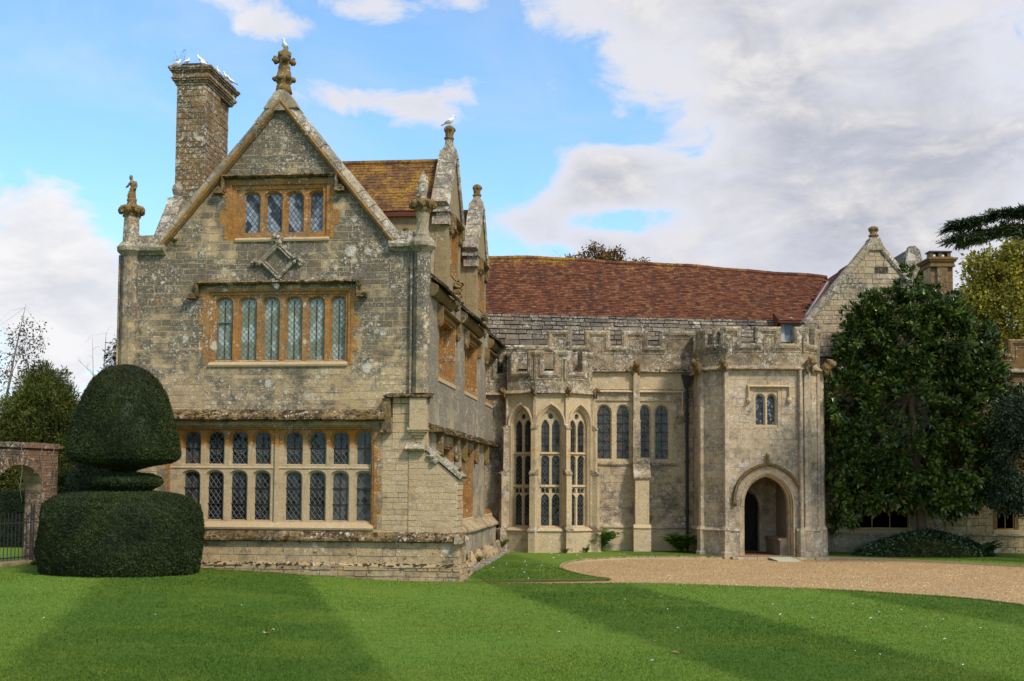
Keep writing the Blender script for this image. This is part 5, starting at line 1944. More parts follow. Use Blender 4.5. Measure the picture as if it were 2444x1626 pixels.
for wr, n_l in ((RW[0], 3), (RW[1], 2)):
    lw = (wr[1] - wr[0] - .12) / n_l
    Ls = [(wr[0] + .06 + k * lw + .07, wr[0] + .06 + (k + 1) * lw - .07, wr[2] + .14, wr[3] - .1, 'flat') for k in range(n_l)]
    mullion_window(rgt, FRg, wr, Ls, 'flat', M['mullion'] if n_l == 3 else M['ochre'], M['glass_dark'], depth=.15, surround=.05, glaze_kw=dict(dia=(.16, .2), square=True))
    mb = MB()
    mb.bar(FRg, wr[0] - .1, wr[1] + .1, [(wr[2] - .1, -.1), (wr[2] - .1, .06), (wr[2] + .02, .05), (wr[2] + .12, -.12)])
    mb.build('sill', M['mullion'], rgt)
# roof of the gabled range with its valley
pc = tiles(lambda a: V3(11.3, 44.75 + a, 8.78), lambda a: V3(13.87, 44.75 + a, 11.72), 5.5, 26, .18, .014, keep=lambda a, b: a < 1.2 + b * 2.9 + .35)
emit(pc, rgt, M['darktile'], 'roof_tile', 'roof_tiles', 200)
mb = MB()
mb.add([(11.2, 44.6, 8.6), (11.2, 52, 8.6), (13.87, 52, 11.68), (13.87, 44.6, 11.68), (16.5, 44.6, 8.6), (16.5, 52, 8.6)], [(0, 1, 2, 3), (3, 2, 5, 4)])
mb.build('roof', M['darktile'], rgt)
mb = MB()
# valley where the two slopes meet: from the kneeler up to the hall ridge end
va, vb = V3(11.42, 46.0, 9.03), V3(13.08, 48.35, 11.02)
mb.tube([va, vb], [.085, .085], 6, flat=.5)
mb.build('lead_valley', M['leadsheet'], rgt)
mb = MB()
mb.use(M['slate'])
mb.add([(17.0, 52, 11.6), (17.0, 55, 11.6), (17.75, 55, 13.2), (17.75, 52, 13.2), (18.3, 52, 11.6)], [(0, 1, 2, 3), (0, 4, 3)])
mb.use(M['coping'])
Fg = Fr((0, 51.9, 0), (1, 0, 0), (0, -1, 0))
mb.plate(Fg, [(17.25, 11.2), (18.6, 11.2), (18.2, 13.1), (17.98, 13.32), (17.75, 13.3), (17.6, 12.9)], [], -.4, 0)
mb.build('roof_gablet', None, rgt)
# chimney on the right range
FCr = Fr((17.95, 50, 0), (1, 0, 0), (0, -1, 0))
mb = MB()
mb.box(FCr, 0, .98, 6.5, 12.0, -1.2, -.01)
mb.box(FCr, .28, .70, 9, 12.0, -.1, .12)
cr = mb.build('chimney', M['mortar'], rgt)
pc = stones(FCr, [(0, 9.5), (.98, 9.5), (.98, 12.0), (0, 12.0)], [(.27, .71, 9.4, 12.1)], (.2, .26), (.2, .4), proud=(.002, .014), joint=.012)
pc += stones(FCr, [(.28, 9.5), (.70, 9.5), (.70, 12.0), (.28, 12.0)], [], (.2, .26), (.2, .4), proud=(.002, .014), joint=.012, base=.125)
emit(pc, cr, M['brown'], 'stone', 'stone_facing', 60)
mb = MB()
mb.use(M['brown'])
for d, z0, z1 in ((.05, 12.0, 12.08), (.02, 12.08, 12.22), (.09, 12.22, 12.30), (.14, 12.30, 12.38), (-.02, 12.38, 12.44)):
    mb.box(FCr, -d, .98 + d, z0, z1, -1.2 - d, .12 + d)
for x in (.04, .42, .80):
    mb.box(FCr, x, x + .14, 12.44, 12.66, -.5, -.1)
mb.use(M['blackiron'])
mb.box(FCr, 0, .98, 12.66, 12.72, -.6, -.05)
mb.build('chimney_cap', None, cr)

# ================================================================== GROUND
def sstep(x, a, b):
    t = min(1, max(0, (x - a) / (b - a)))
    return t * t * (3 - 2 * t)


def lawn_z(x, y):
    z = .06 + .30 * sstep(-x, 1.5, 9.5) * (1 - .55 * sstep(-x, 11.0, 15.0)) + .012 * noise.noise(Vector((x * .35, y * .35, 1)))
    return z


def spline(pts, n=8):
    out = []
    P = [Vector((*p, 0)) for p in pts]
    for i in range(len(P) - 1):
        p0, p1, p2, p3 = P[max(i - 1, 0)], P[i], P[i + 1], P[min(i + 2, len(P) - 1)]
        for k in range(n):
            t = k / n
            q = 0.5 * ((2 * p1) + (-p0 + p2) * t + (2 * p0 - 5 * p1 + 4 * p2 - p3) * t * t + (-p0 + 3 * p1 - 3 * p2 + p3) * t ** 3)
            out.append((q.x, q.y))
    out.append(tuple(pts[-1]))
    return out


mb = MB()
mb.add([(-420, -60, -.06), (420, -60, -.06), (420, 900, -.06), (-420, 900, -.06)], [(0, 1, 2, 3)])
mb.build('ground', M['field'], None, kind='structure')
mb = MB()
mb.add([(-13, 5, 0), (40, 5, 0), (40, 44.6, 0), (-13, 44.6, 0)], [(0, 1, 2, 3)])
mb.build('gravel_forecourt', M['gravel'], None, kind='structure')


def sheet(name, outline, zf, mat, edge=.07, step=.8):
    """lawn sheet: triangulated with inner points so it can follow the ground"""
    from mathutils.geometry import delaunay_2d_cdt
    xs, ys = [p[0] for p in outline], [p[1] for p in outline]
    pts = [Vector(p) for p in outline]
    ne = len(pts)
    y = min(ys)
    while y < max(ys):
        x = min(xs)
        while x < max(xs):
            pts.append(Vector((x + .01, y + .013)))
            x += step
        y += step
    v, _, f, *_r = delaunay_2d_cdt(pts, [(i, (i + 1) % ne) for i in range(ne)], [list(range(ne))], 1, 1e-5)
    mb = MB()
    mb.use(mat)
    mb.add([(p.x, p.y, zf(p.x, p.y)) for p in v], [tuple(t) for t in f])
    mb.use(M['soil'])
    k = len(outline)
    o1 = [(x, y, zf(x, y)) for x, y in outline]
    o0 = [(x, y, -.05) for x, y in outline]
    mb.add(o1 + o0, [(i, (i + 1) % k, k + (i + 1) % k, k + i) for i in range(k)])
    return mb.build(name, None, None, smooth=False, kind='structure', origin=(0, 0, 0))


wpt = lambda x, y: tuple(WL(x, y)[:2])
front_edge = spline([(-17.5, 33.6), (-14.4, 33.2), (-11.4, 32.0), wpt(-8.6, -.44), wpt(-4, -.48), wpt(.6, -.50), (-.3, 29.95), (2.47, 30.1), (4.71, 29.95), (7.71, 28.75), (9.79, 27.2), (11.03, 25.3), (13.2, 20.8), (15.5, 14.0), (18.0, 4.0)], 8)
FRONT = [(-40, 2), (-40, 34.0)] + front_edge[:] + [(18, 2)]
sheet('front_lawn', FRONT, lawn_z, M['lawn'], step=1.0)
inner_edge = spline([(2.62, 31.66), (1.95, 33.2), (1.52, 35.0), (1.50, 36.4), (1.80, 38.2), (2.6, 39.7), (3.9, 40.75), (5.6, 41.15), (7.35, 41.2)], 8)
INNER = [wpt(.95, .15)] + [(-.1, 30.95), (1.4, 31.3)] + inner_edge + [(7.0, 42.4), (7.0, 44.45), (-1.0, 44.45), wpt(.3, 13.0), wpt(.62, 5.0), wpt(.9, 1.2)]
inner_z = lambda x, y: .055 + .05 * sstep(y, 33, 42)
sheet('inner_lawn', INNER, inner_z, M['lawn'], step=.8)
right_edge = spline([(11.1, 42.05), (13.0, 41.2), (15.0, 39.4), (16.6, 37.75), (20, 34.2), (26, 29.5)], 8)
RIGHT = right_edge + [(30, 44.45), (11.1, 44.45)]
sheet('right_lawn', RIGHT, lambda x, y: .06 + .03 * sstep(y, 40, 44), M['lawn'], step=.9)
mb = MB()
for (pl, zf) in ((inner_edge[18:], inner_z), (right_edge, lambda x, y: .06)):
    n_ = len(pl)
    pts, fs = [], []
    for i, (x, y) in enumerate(pl):
        a, b = pl[max(i - 1, 0)], pl[min(i + 1, n_ - 1)]
        d = Vector((b[0] - a[0], b[1] - a[1], 0)).normalized()
        nx, ny = d.y, -d.x
        z = zf(x, y) + .012
        pts += [(x, y, z), (x + nx * .05, y + ny * .05, z), (x + nx * .05, y + ny * .05, -.04), (x, y, -.04)]
    for i in range(n_ - 1):
        for k in range(4):
            fs.append((i * 4 + k, i * 4 + 4 + k, i * 4 + 4 + (k + 1) % 4, i * 4 + (k + 1) % 4))
    mb.add(pts, fs)
mb.build('lawn_edging', M['kerbwood'], None, kind='structure')
# stones edging the bed below the side wall
bed = MB()
bed.add([WL(.15, 3, .07), WL(.62, 3, .07), WL(.55, 14.2, .12), WL(.15, 14.2, .12)], [(0, 1, 2, 3)])
bed.build('wall_bed', M['soil'], None, kind='structure')
edg = thing('stone_edging', WL(.6, 8), 'row of white flat stones edging the narrow bed along the gabled wing', 'edging')
y = 3.6
while y < 13.6:
    l_ = rng.uniform(.35, .7)
    mb = MB()
    F = Fr(WL(.52, y), UY, UX)
    mb.box(F, 0, l_ - .03, -.02, .13 + rng.uniform(-.01, .03), 0, rng.uniform(.2, .26))
    mb.build('stone', M['coping'], edg)
    y += l_


# ------------------------------------------------------------------ grass blades, feathers, leaves
def in_poly(px, py, poly):
    inside = np.zeros(px.shape, bool)
    n = len(poly)
    for i in range(n):
        x0, y0 = poly[i]
        x1, y1 = poly[(i + 1) % n]
        c = ((y0 > py) != (y1 > py))
        with np.errstate(divide='ignore', invalid='ignore'):
            xi = (x1 - x0) * (py - y0) / (y1 - y0 + 1e-12) + x0
        inside ^= c & (px < xi)
    return inside


def quads_mesh(name, V, nv, mat, parent=None, tint=None, origin=(0, 0, 0), **tags):
    """V: (N, nv, 3) polygons"""
    N = V.shape[0]
    o = np.array(origin, dtype=np.float64)
    co = (V.reshape(-1, 3) - o).astype(np.float32)
    me = bpy.data.meshes.new(name)
    me.vertices.add(N * nv)
    me.vertices.foreach_set('co', co.ravel())
    me.loops.add(N * nv)
    me.loops.foreach_set('vertex_index', np.arange(N * nv, dtype=np.int32))
    me.polygons.add(N)
    me.polygons.foreach_set('loop_start', np.arange(0, N * nv, nv, dtype=np.int32))
    at = me.attributes.new('tint', 'FLOAT', 'FACE')
    at.data.foreach_set('value', (nrg.random(N) if tint is None else tint).astype(np.float32))
    me.materials.append(mat)
    me.update(calc_edges=True)
    return link(name, me, parent, origin, **tags)


def lawn_z_np(x):
    ss = lambda v, a, b: (lambda t: t * t * (3 - 2 * t))(np.clip((v - a) / (b - a), 0, 1))
    return .06 + .30 * ss(-x, 1.5, 9.5) * (1 - .55 * ss(-x, 11.0, 15.0))


def grass(name, poly, n, y0, y1, zoff, h=.026):
    # density falls with distance from the path the picture is taken from
    u = nrg.random(n)
    y = 1 / (1 / y0 + u * (1 / y1 - 1 / y0))
    half = y * .60
    x = (nrg.random(n) * 2 - 1) * half
    k = in_poly(x, y, poly)
    x, y = x[k], y[k]
    n = len(x)
    z = zoff(x)
    a = nrg.random(n) * 6.283
    s = y / 20.0
    wd = (.006 + .008 * nrg.random(n)) * s
    hh = h * (.5 + .8 * nrg.random(n))
    lean = nrg.normal(0, .018, (n, 2))
    V = np.empty((n, 3, 3))
    V[:, 0] = np.stack([x - np.cos(a) * wd, y - np.sin(a) * wd, z - .008], 1)
    V[:, 1] = np.stack([x + np.cos(a) * wd, y + np.sin(a) * wd, z - .008], 1)
    V[:, 2] = np.stack([x + lean[:, 0], y + lean[:, 1], z + hh], 1)
    quads_mesh(name, V, 3, M['blade'], None, kind='stuff', label='short mown grass blades of the lawn')


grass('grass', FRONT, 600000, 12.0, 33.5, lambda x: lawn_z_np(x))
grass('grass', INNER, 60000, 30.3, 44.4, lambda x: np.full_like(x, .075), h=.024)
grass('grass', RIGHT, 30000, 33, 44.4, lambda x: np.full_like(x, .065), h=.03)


def fringe(name, line, n, zf):
    # longer blades leaning out over the gravel along a lawn edge
    L = np.array(line)
    i = nrg.integers(0, len(L) - 1, n)
    t = nrg.random((n, 1))
    p = L[i] * (1 - t) + L[i + 1] * t
    d = L[i + 1] - L[i]
    d /= np.linalg.norm(d, axis=1, keepdims=True) + 1e-9
    out = np.stack([-d[:, 1], d[:, 0]], 1)
    p = p + out * nrg.normal(0, .03, (n, 1))
    z = np.array([zf(a, b) for a, b in p])
    lean = out * nrg.uniform(-.02, .07, (n, 1)) + nrg.normal(0, .015, (n, 2))
    w_ = nrg.uniform(.006, .016, n)
    V = np.empty((n, 3, 3))
    V[:, 0] = np.stack([p[:, 0] - d[:, 0] * w_, p[:, 1] - d[:, 1] * w_, z - .03], 1)
    V[:, 1] = np.stack([p[:, 0] + d[:, 0] * w_, p[:, 1] + d[:, 1] * w_, z - .03], 1)
    V[:, 2] = np.stack([p[:, 0] + lean[:, 0], p[:, 1] + lean[:, 1], z + nrg.uniform(-.02, .045, n)], 1)
    quads_mesh(name, V, 3, M['blade'], None, kind='stuff', label='ragged grass fringe along the edge of the lawn')


fringe('grass_fringe', front_edge, 26000, lambda x, y: lawn_z(x, y))
fringe('grass_fringe', inner_edge[::-1], 9000, inner_z)
# loose pebbles on the gravel
n_ = 60000
y_ = 1 / (1 / 25.0 + nrg.random(n_) * (1 / 43.5 - 1 / 25.0))
x_ = -3 + 27 * nrg.random(n_)
k_ = ~in_poly(x_, y_, FRONT) & ~in_poly(x_, y_, INNER) & ~in_poly(x_, y_, RIGHT) & (y_ < 41.5)
x_, y_ = x_[k_], y_[k_]
n_ = len(x_)
sz = nrg.uniform(.008, .02, n_)
aa = nrg.random(n_) * 6.283
V = np.empty((n_, 4, 3))
for q in range(4):
    V[:, q, 0] = x_ + np.cos(aa + q * 1.57) * sz
    V[:, q, 1] = y_ + np.sin(aa + q * 1.57) * sz
    V[:, q, 2] = .004 + sz * (.2 + .9 * nrg.random(n_))
quads_mesh('loose_pebbles', V, 4, M['pebble'], None, kind='stuff', label='loose pebbles lying on the golden gravel')


# ------------------------------------------------------------------ foliage
def leaf_quads(pos, axis, nrm, length, width, fold=0.0):
    """diamond leaves: base, side, tip, side"""
    N = len(pos)
    axis = axis / (np.linalg.norm(axis, axis=1, keepdims=True) + 1e-9)
    side = np.cross(axis, nrm)
    side /= (np.linalg.norm(side, axis=1, keepdims=True) + 1e-9)
    up = np.cross(side, axis)
    L = np.asarray(length).reshape(-1, 1) * np.ones((N, 1))
    W = np.asarray(width).reshape(-1, 1) * np.ones((N, 1))
    V = np.empty((N, 4, 3))
    V[:, 0] = pos
    V[:, 1] = pos + axis * L * .5 + side * W * .5 + up * fold * W
    V[:, 2] = pos + axis * L - up * fold * W
    V[:, 3] = pos + axis * L * .5 - side * W * .5 + up * fold * W
    return V


def rand_dirs(n):
    v = nrg.normal(size=(n, 3))
    return v / np.linalg.norm(v, axis=1, keepdims=True)


def crown_points(ells, n, shell=.55):
    """points in a union of ellipsoids, mostly near the outside"""
    w_ = np.array([e[3] * e[4] * e[5] for e in ells]) ** .67
    idx = nrg.choice(len(ells), n, p=w_ / w_.sum())
    E = np.array(ells)[idx]
    d = rand_dirs(n)
    r = (shell + (1 - shell) * nrg.random(n)) ** .6
    return E[:, :3] + d * E[:, 3:6] * r[:, None], d


def limb_tree(root, trunk_pts, trunk_r, targets, bark, n_twig=0, sub=.3):
    mb = MB()
    mb.tube(trunk_pts, trunk_r, 8)
    mb.build('trunk', bark, root)
    mb = MB()
    T = [Vector(p) for p in trunk_pts]
    for tg in targets:
        tg = Vector(tg)
        k = rng.randint(max(1, len(T) // 3), len(T) - 1)
        s = T[k]
        mid = s.lerp(tg, .5) + Vector((rng.uniform(-1, 1), rng.uniform(-1, 1), rng.uniform(0, .8))) * sub
        r0 = trunk_r[k] * .5
        mb.tube([s, s.lerp(mid, .5), mid, mid.lerp(tg, .6), tg], [r0, r0 * .75, r0 * .5, r0 * .3, r0 * .12], 5)
        for j in range(n_twig):
            b = mid.lerp(tg, rng.random())
            e = b + Vector((rng.uniform(-1, 1), rng.uniform(-1, 1), rng.uniform(-.2, 1))) * sub * 1.6
            mb.tube([b, b.lerp(e, .5) + Vector((0, 0, .1)), e], [r0 * .25, r0 * .15, r0 * .06], 3)
    if targets:
        mb.build('limbs', bark, root)


def cluster_leaves(centers, per, spread, length, width, droop=0.1, outc=None, fold=.1, ratio=1.0):
    n = len(centers) * per
    c = np.repeat(centers, per, 0)
    d = rand_dirs(n)
    pos = c + d * spread * (nrg.random((n, 1)) ** .5) * np.array([1, 1, ratio])
    ax = d + nrg.normal(0, .5, (n, 3)) - np.array([0, 0, droop])
    if outc is not None:
        o = pos - outc
        ax += .6 * o / np.linalg.norm(o, axis=1, keepdims=True)
    nr = rand_dirs(n) + np.array([0, -.3, .9])
    L = length * (.6 + .8 * nrg.random(n))
    return leaf_quads(pos, ax, nr, L, L * width, fold)


# ---- magnolia against the right-hand range
mag = thing('magnolia_tree', V3(14.9, 42.9), 'large glossy evergreen magnolia with big leaves in front of the gabled range', 'tree')
limb_tree(mag, [(14.9, 42.9, 0), (15.0, 42.95, .8), (14.9, 42.9, 1.6), (14.8, 42.9, 3.5), (14.6, 42.9, 6), (14.5, 42.9, 9)], [.26, .22, .18, .15, .1, .04],
          [(12.3, 42.4, 3), (13.0, 42.2, 5), (17.0, 42.3, 4), (17.5, 42.5, 6), (13.0, 42.6, 8), (16, 42.5, 8.5), (12.6, 42.4, 1.9), (16.6, 42.2, 2.2)], M['bark'])
ME = [(14.4, 42.7, 5.0, 2.9, 1.5, 3.2), (14.5, 42.8, 7.9, 2.5, 1.2, 2.0), (15.3, 42.9, 8.9, 1.5, .8, 1.0), (13.7, 42.9, 8.9, 1.2, .7, .9), (14.6, 42.9, 9.9, .55, .45, .9), (12.6, 42.5, 3.0, 1.2, 1.1, 1.5), (12.3, 42.6, 5.6, 1.1, 1.0, 1.6), (12.9, 42.7, 8.0, 1.15, .9, 1.5), (17.0, 42.8, 6.8, 1.2, 1.0, 1.4), (15.9, 42.8, 8.5, 1.2, .9, 1.0), (13.4, 42.3, 2.4, 1.2, 1.0, .8),
      (16.2, 42.4, 3.2, 1.6, 1.2, 1.6), (16.7, 42.6, 5.4, 1.5, 1.2, 1.7), (16.3, 42.8, 7.6, 1.3, 1.0, 1.4), (15.4, 42.3, 2.2, 1.2, 1.0, .9), (11.75, 42.6, 4.2, .5, .6, .7), (17.9, 42.9, 4.3, 1.0, .9, 1.0), (13.3, 42.9, 8.9, .5, .5, .6), (11.6, 42.5, 2.4, .5, .5, .5), (18.3, 42.8, 5.9, .7, .6, .7), (17.7, 42.6, 2.6, .8, .7, .7), (12.2, 42.7, 7.3, .5, .5, .5), (17.4, 42.8, 7.9, .5, .5, .6), (15.4, 42.8, 9.4, .4, .4, .5), (12.0, 42.4, 1.5, .5, .5, .4)]
cc, cd = crown_points(ME, 4000, .38)
ctr = np.array([14.5, 43.2, 5.5])
per = 20
n_ = len(cc) * per
keep_ = np.array([noise.noise(Vector(p) * 1.05) > -.34 for p in cc])
cc, cd = cc[keep_], cd[keep_]
n_ = len(cc) * per
c = np.repeat(cc, per, 0)
fan = rand_dirs(n_)
outd = np.repeat(cd, per, 0)
axm = outd * .8 + fan * .95 + np.array([0, -.15, .15])
pos = c + fan * .06
nr = outd * .6 + np.array([0, -.2, .9]) + .4 * rand_dirs(n_)
Lm = .21 * (.7 + .6 * nrg.random(n_))
V = leaf_quads(pos, axm, nr, Lm, Lm * .40, .12)
d2 = V[:, 0, 1] - .25 * nrg.random(n_)
near = np.argsort(d2)
pick = near[:3000:10][:300]
rest = np.ones(n_, bool)
rest[pick] = False
quads_mesh('crown', V[rest], 4, M['magnolia'], mag, origin=tuple(wloc(mag)), kind='stuff')
me_leaf = None
for i in pick:   # the leaves that stand out one by one: shared mesh
    p = V[i]
    ax = Vector(p[2] - p[0])
    sd = Vector(p[1] - p[3])
    L_ = ax.length
    if me_leaf is None:
        b_ = MB()
        b_.add([(0, 0, 0), (.22, .3, .05), (.25, .62, .04), (0, 1, -.04), (-.25, .62, .04), (-.22, .3, .05), (0, .5, 0)], [(0, 1, 6), (1, 2, 6), (2, 3, 6), (3, 4, 6), (4, 5, 6), (5, 0, 6)], .7)
        lo = b_.build('leaf', M['magnolia'], mag, origin=(0, 0, 0))
        me_leaf = lo.data
    else:
        lo = bpy.data.objects.new('leaf', me_leaf)
        COL.objects.link(lo)
        lo.parent = mag
    lo.location = Vector(p[0]) - wloc(mag)
    y_ = ax.normalized()
    x_ = sd.normalized()
    z_ = x_.cross(y_)
    lo.rotation_mode = 'QUATERNION'
    lo.rotation_quaternion = Matrix((x_, y_, z_)).transposed().to_quaternion()
    lo.scale = (L_,) * 3
k = nrg.choice(n_, 900)
V2 = V[k] + np.array([0, -.02, -.03])
quads_mesh('rusty_leaves', V2, 4, M['rust'], mag, origin=tuple(wloc(mag)), kind='stuff')

# ---- dark evergreen at the right edge
hol = thing('dark_evergreen', V3(18.5, 41.6), 'dark bluish evergreen with drooping sprays at the right edge, beside the magnolia', 'tree')
limb_tree(hol, [(18.5, 41.6, 0), (18.5, 41.6, 2), (18.4, 41.6, 4.5), (18.4, 41.6, 6)], [.2, .16, .1, .04], [(17.4, 41.3, 2.4), (17.6, 41.3, 4), (19.8, 41.5, 3.5), (19.3, 41.4, 5.2)], M['bark'])
cc, cd = crown_points([(18.4, 41.5, 3.6, 1.6, 1.1, 1.8), (17.7, 41.4, 4.9, .9, .7, .9), (17.6, 41.4, 2.5, .9, .8, .9), (18.6, 41.3, 2.2, 1.0, .8, .8), (18.5, 41.5, 5.0, 1.1, .9, 1.1), (19.9, 41.5, 4.0, 1.4, 1.1, 2.2)], 900, .4)
V = cluster_leaves(cc, 30, .26, .13, .34, .5, np.array([19.3, 41.9, 3.8]))
quads_mesh('crown', V, 4, M['holly'], hol, origin=tuple(wloc(hol)))

# ---- yellow-green tree behind the right range
yt = thing('yellow_green_tree', V3(25.5, 58), 'yellow-green leafy tree rising behind the battlements of the right-hand range', 'tree')
limb_tree(yt, [(25.5, 58, 0), (25.5, 58, 4), (25.4, 58, 8), (25.5, 58, 12)], [.4, .33, .2, .06], [(22.5, 57.5, 10), (23.5, 57.5, 12.6), (25, 57.5, 14), (27, 57.5, 13), (24, 57.5, 9), (28, 57.5, 10)], M['bark'], 3, .6)
cc, cd = crown_points([(24.9, 58, 10.6, 2.8, 2.2, 2.6), (23.4, 57.6, 13.2, 1.1, 1, 1.1), (25.3, 57.6, 14.1, 1.2, 1, .9), (22.8, 57.6, 10.4, 1.0, 1, 1.3), (22.9, 57.5, 11.6, 1.0, 1.0, 1.0), (24.3, 57.6, 13.0, 1.1, 1.0, .9), (26.4, 57.6, 13.2, 1.6, 1.2, 1.1), (23.4, 57.3, 9.2, 1.3, 1.2, 1.0), (27.5, 57.6, 11, 1.8, 1.5, 2.0), (25.2, 57, 8.4, 1.8, 1.2, .7)], 1900, .3)
V = cluster_leaves(cc, 30, .36, .19, .6, .3, np.array([25, 58.5, 10]))
quads_mesh('crown', V, 4, M['yellowleaf'], yt, origin=tuple(wloc(yt)))

# ---- brown tree top behind the hall ridge
bt = thing('autumn_tree', V3(4.9, 65), 'brown autumn treetop showing above the ridge of the red tiled hall roof', 'tree')
limb_tree(bt, [(4.9, 65, 0), (4.9, 65, 6), (4.8, 65, 11), (4.8, 65, 15)], [.4, .35, .22, .08], [(3.2, 65, 15.2), (4.4, 65, 16.1), (5.4, 65, 15.9), (6.8, 65, 15.3), (7.6, 65, 14.9), (2.4, 65, 15.0), (4.0, 65, 15.4)], M['bark'], 6, .4)
cc, cd = crown_points([(4.6, 65, 14.6, 1.5, 1.4, 1.35), (3.4, 65, 14.8, 1.0, .9, .55), (5.6, 65, 15.1, .9, .8, .65), (6.9, 65, 14.8, .8, .7, .4), (2.3, 65, 14.8, .5, .5, .25), (4.7, 65, 12.5, 2.2, 2, 2)], 480, .15)
V = cluster_leaves(cc, 26, .26, .17, .5, .3)
quads_mesh('crown', V, 4, M['brownleaf'], bt, origin=tuple(wloc(bt)))

# ---- cedar reaching in from the right
ced = thing('cedar_tree', V3(21.5, 35), 'dark cedar with flat spreading boughs reaching into the picture at upper right', 'tree')
mb = MB()
mb.tube([(21.5, 35, -.1), (21.5, 35, 4), (21.4, 35, 8), (21.3, 35, 12), (21.3, 35, 16)], [.75, .65, .5, .38, .2], 10)
mb.build('trunk', M['bark'], ced)
boughs = [[(21.3, 35, 8.6), (19.2, 35.2, 10.4), (16.6, 35.5, 11.1), (15.0, 35.8, 11.0), (13.75, 36, 10.75)], [(21.3, 35, 8.3), (19.0, 35, 9.9), (16.4, 35.2, 10.55), (14.8, 35.4, 10.35), (13.5, 35.6, 10.15)],
          [(21.3, 35, 8.4), (19.5, 36, 10.0), (17.2, 36.4, 10.9), (15.5, 36.8, 10.75), (14.4, 37, 10.55)],
          [(21.3, 35, 7.2), (19.5, 34.6, 8.6), (17.4, 34.4, 9.1), (15.9, 34.2, 8.75)],
          [(21.3, 35, 11), (23.5, 35, 12.4), (26, 35, 12.6)], [(21.3, 35, 13), (19.8, 35.4, 14.4), (18.4, 35.6, 14.7)], [(21.3, 35, 14.5), (22.8, 35, 15.8), (24, 35, 16)], [(21.4, 35, 7), (23.4, 34.6, 8.4), (26, 34.4, 8.7)]]
bb = MB()
allV = []
for bi, bpts in enumerate(boughs):
    B = [Vector(p) for p in bpts]
    bb.tube(B, [.17 - .15 * i / (len(B) - 1) for i in range(len(B))], 6)
    tot = len(B) - 1
    nt = 84 if bi < 4 else 40
    for k in range(nt):
        t = (.22 + .78 * (k / nt)) * tot
        i = min(int(t), tot - 1)
        p = B[i].lerp(B[i + 1], t - i)
        d = (B[i + 1] - B[i]).normalized()
        sd = d.cross(Vector((0, 0, 1))).normalized() * rng.choice((-1, 1))
        ln_ = rng.uniform(.35, 1.25) * (1.15 - .70 * t / tot)
        e = p + (sd * rng.uniform(.4, 1) + d * rng.uniform(.3, .9)).normalized() * ln_ + Vector((0, 0, rng.uniform(-.22, .05)))
        bb.tube([p, p.lerp(e, .5) + Vector((0, 0, .05)), e], [.025, .018, .006], 3)
        m = int(230 * ln_) + 40
        tt = nrg.random(m)
        P0 = np.array(p) + (np.array(e) - np.array(p)) * tt[:, None] + nrg.normal(0, 1, (m, 3)) * np.array([.09, .09, .028])
        ax = (np.array(e) - np.array(p)) / ln_ * .9 + nrg.normal(0, .5, (m, 3)) * np.array([1, 1, .5])
        nr = np.array([0, 0, 1.0]) + nrg.normal(0, .25, (m, 3))
        allV.append(leaf_quads(P0, ax, nr, .17 * (.6 + .8 * nrg.random(m)), .034))
bb.build('boughs', M['bark'], ced)
quads_mesh('needle_sprays', np.concatenate(allV), 4, M['cedar'], ced, origin=tuple(wloc(ced)))

# ---- ivy mound below the magnolia
n_ = 9000
d = rand_dirs(n_)
d[:, 2] = np.abs(d[:, 2])
P0 = np.array([14.9, 42.6, -.05]) + d * np.array([2.55, .9, .95]) * (.9 + .14 * nrg.random((n_, 1)))
P0[:, 2] *= np.clip(1.1 - .35 * np.abs(P0[:, 0] - 15.1) / 2.2, .3, 1.2)
mb = MB()
mb.blob((14.9, 42.6, 0), (2.4, .8, .72), .12, 2, 28, 10)
iv = mb.build('ivy_mound', M['soil'], None, label='low spreading mound of dark ivy on the ground under the magnolia', category='ground cover')
V = leaf_quads(P0, d + rand_dirs(n_) * .8, d + .4 * rand_dirs(n_), .075 + .05 * nrg.random(n_), .07)
quads_mesh('ivy_leaves', V, 4, M['ivy'], iv, origin=tuple(wloc(iv)), kind='stuff')

# ---- the yew topiary, three clipped tiers
top = thing('yew_topiary', V3(-9.62, 29.1, .3), 'dark clipped yew topiary in three tiers, drum, disc and bell, left of the gabled wing', 'topiary')


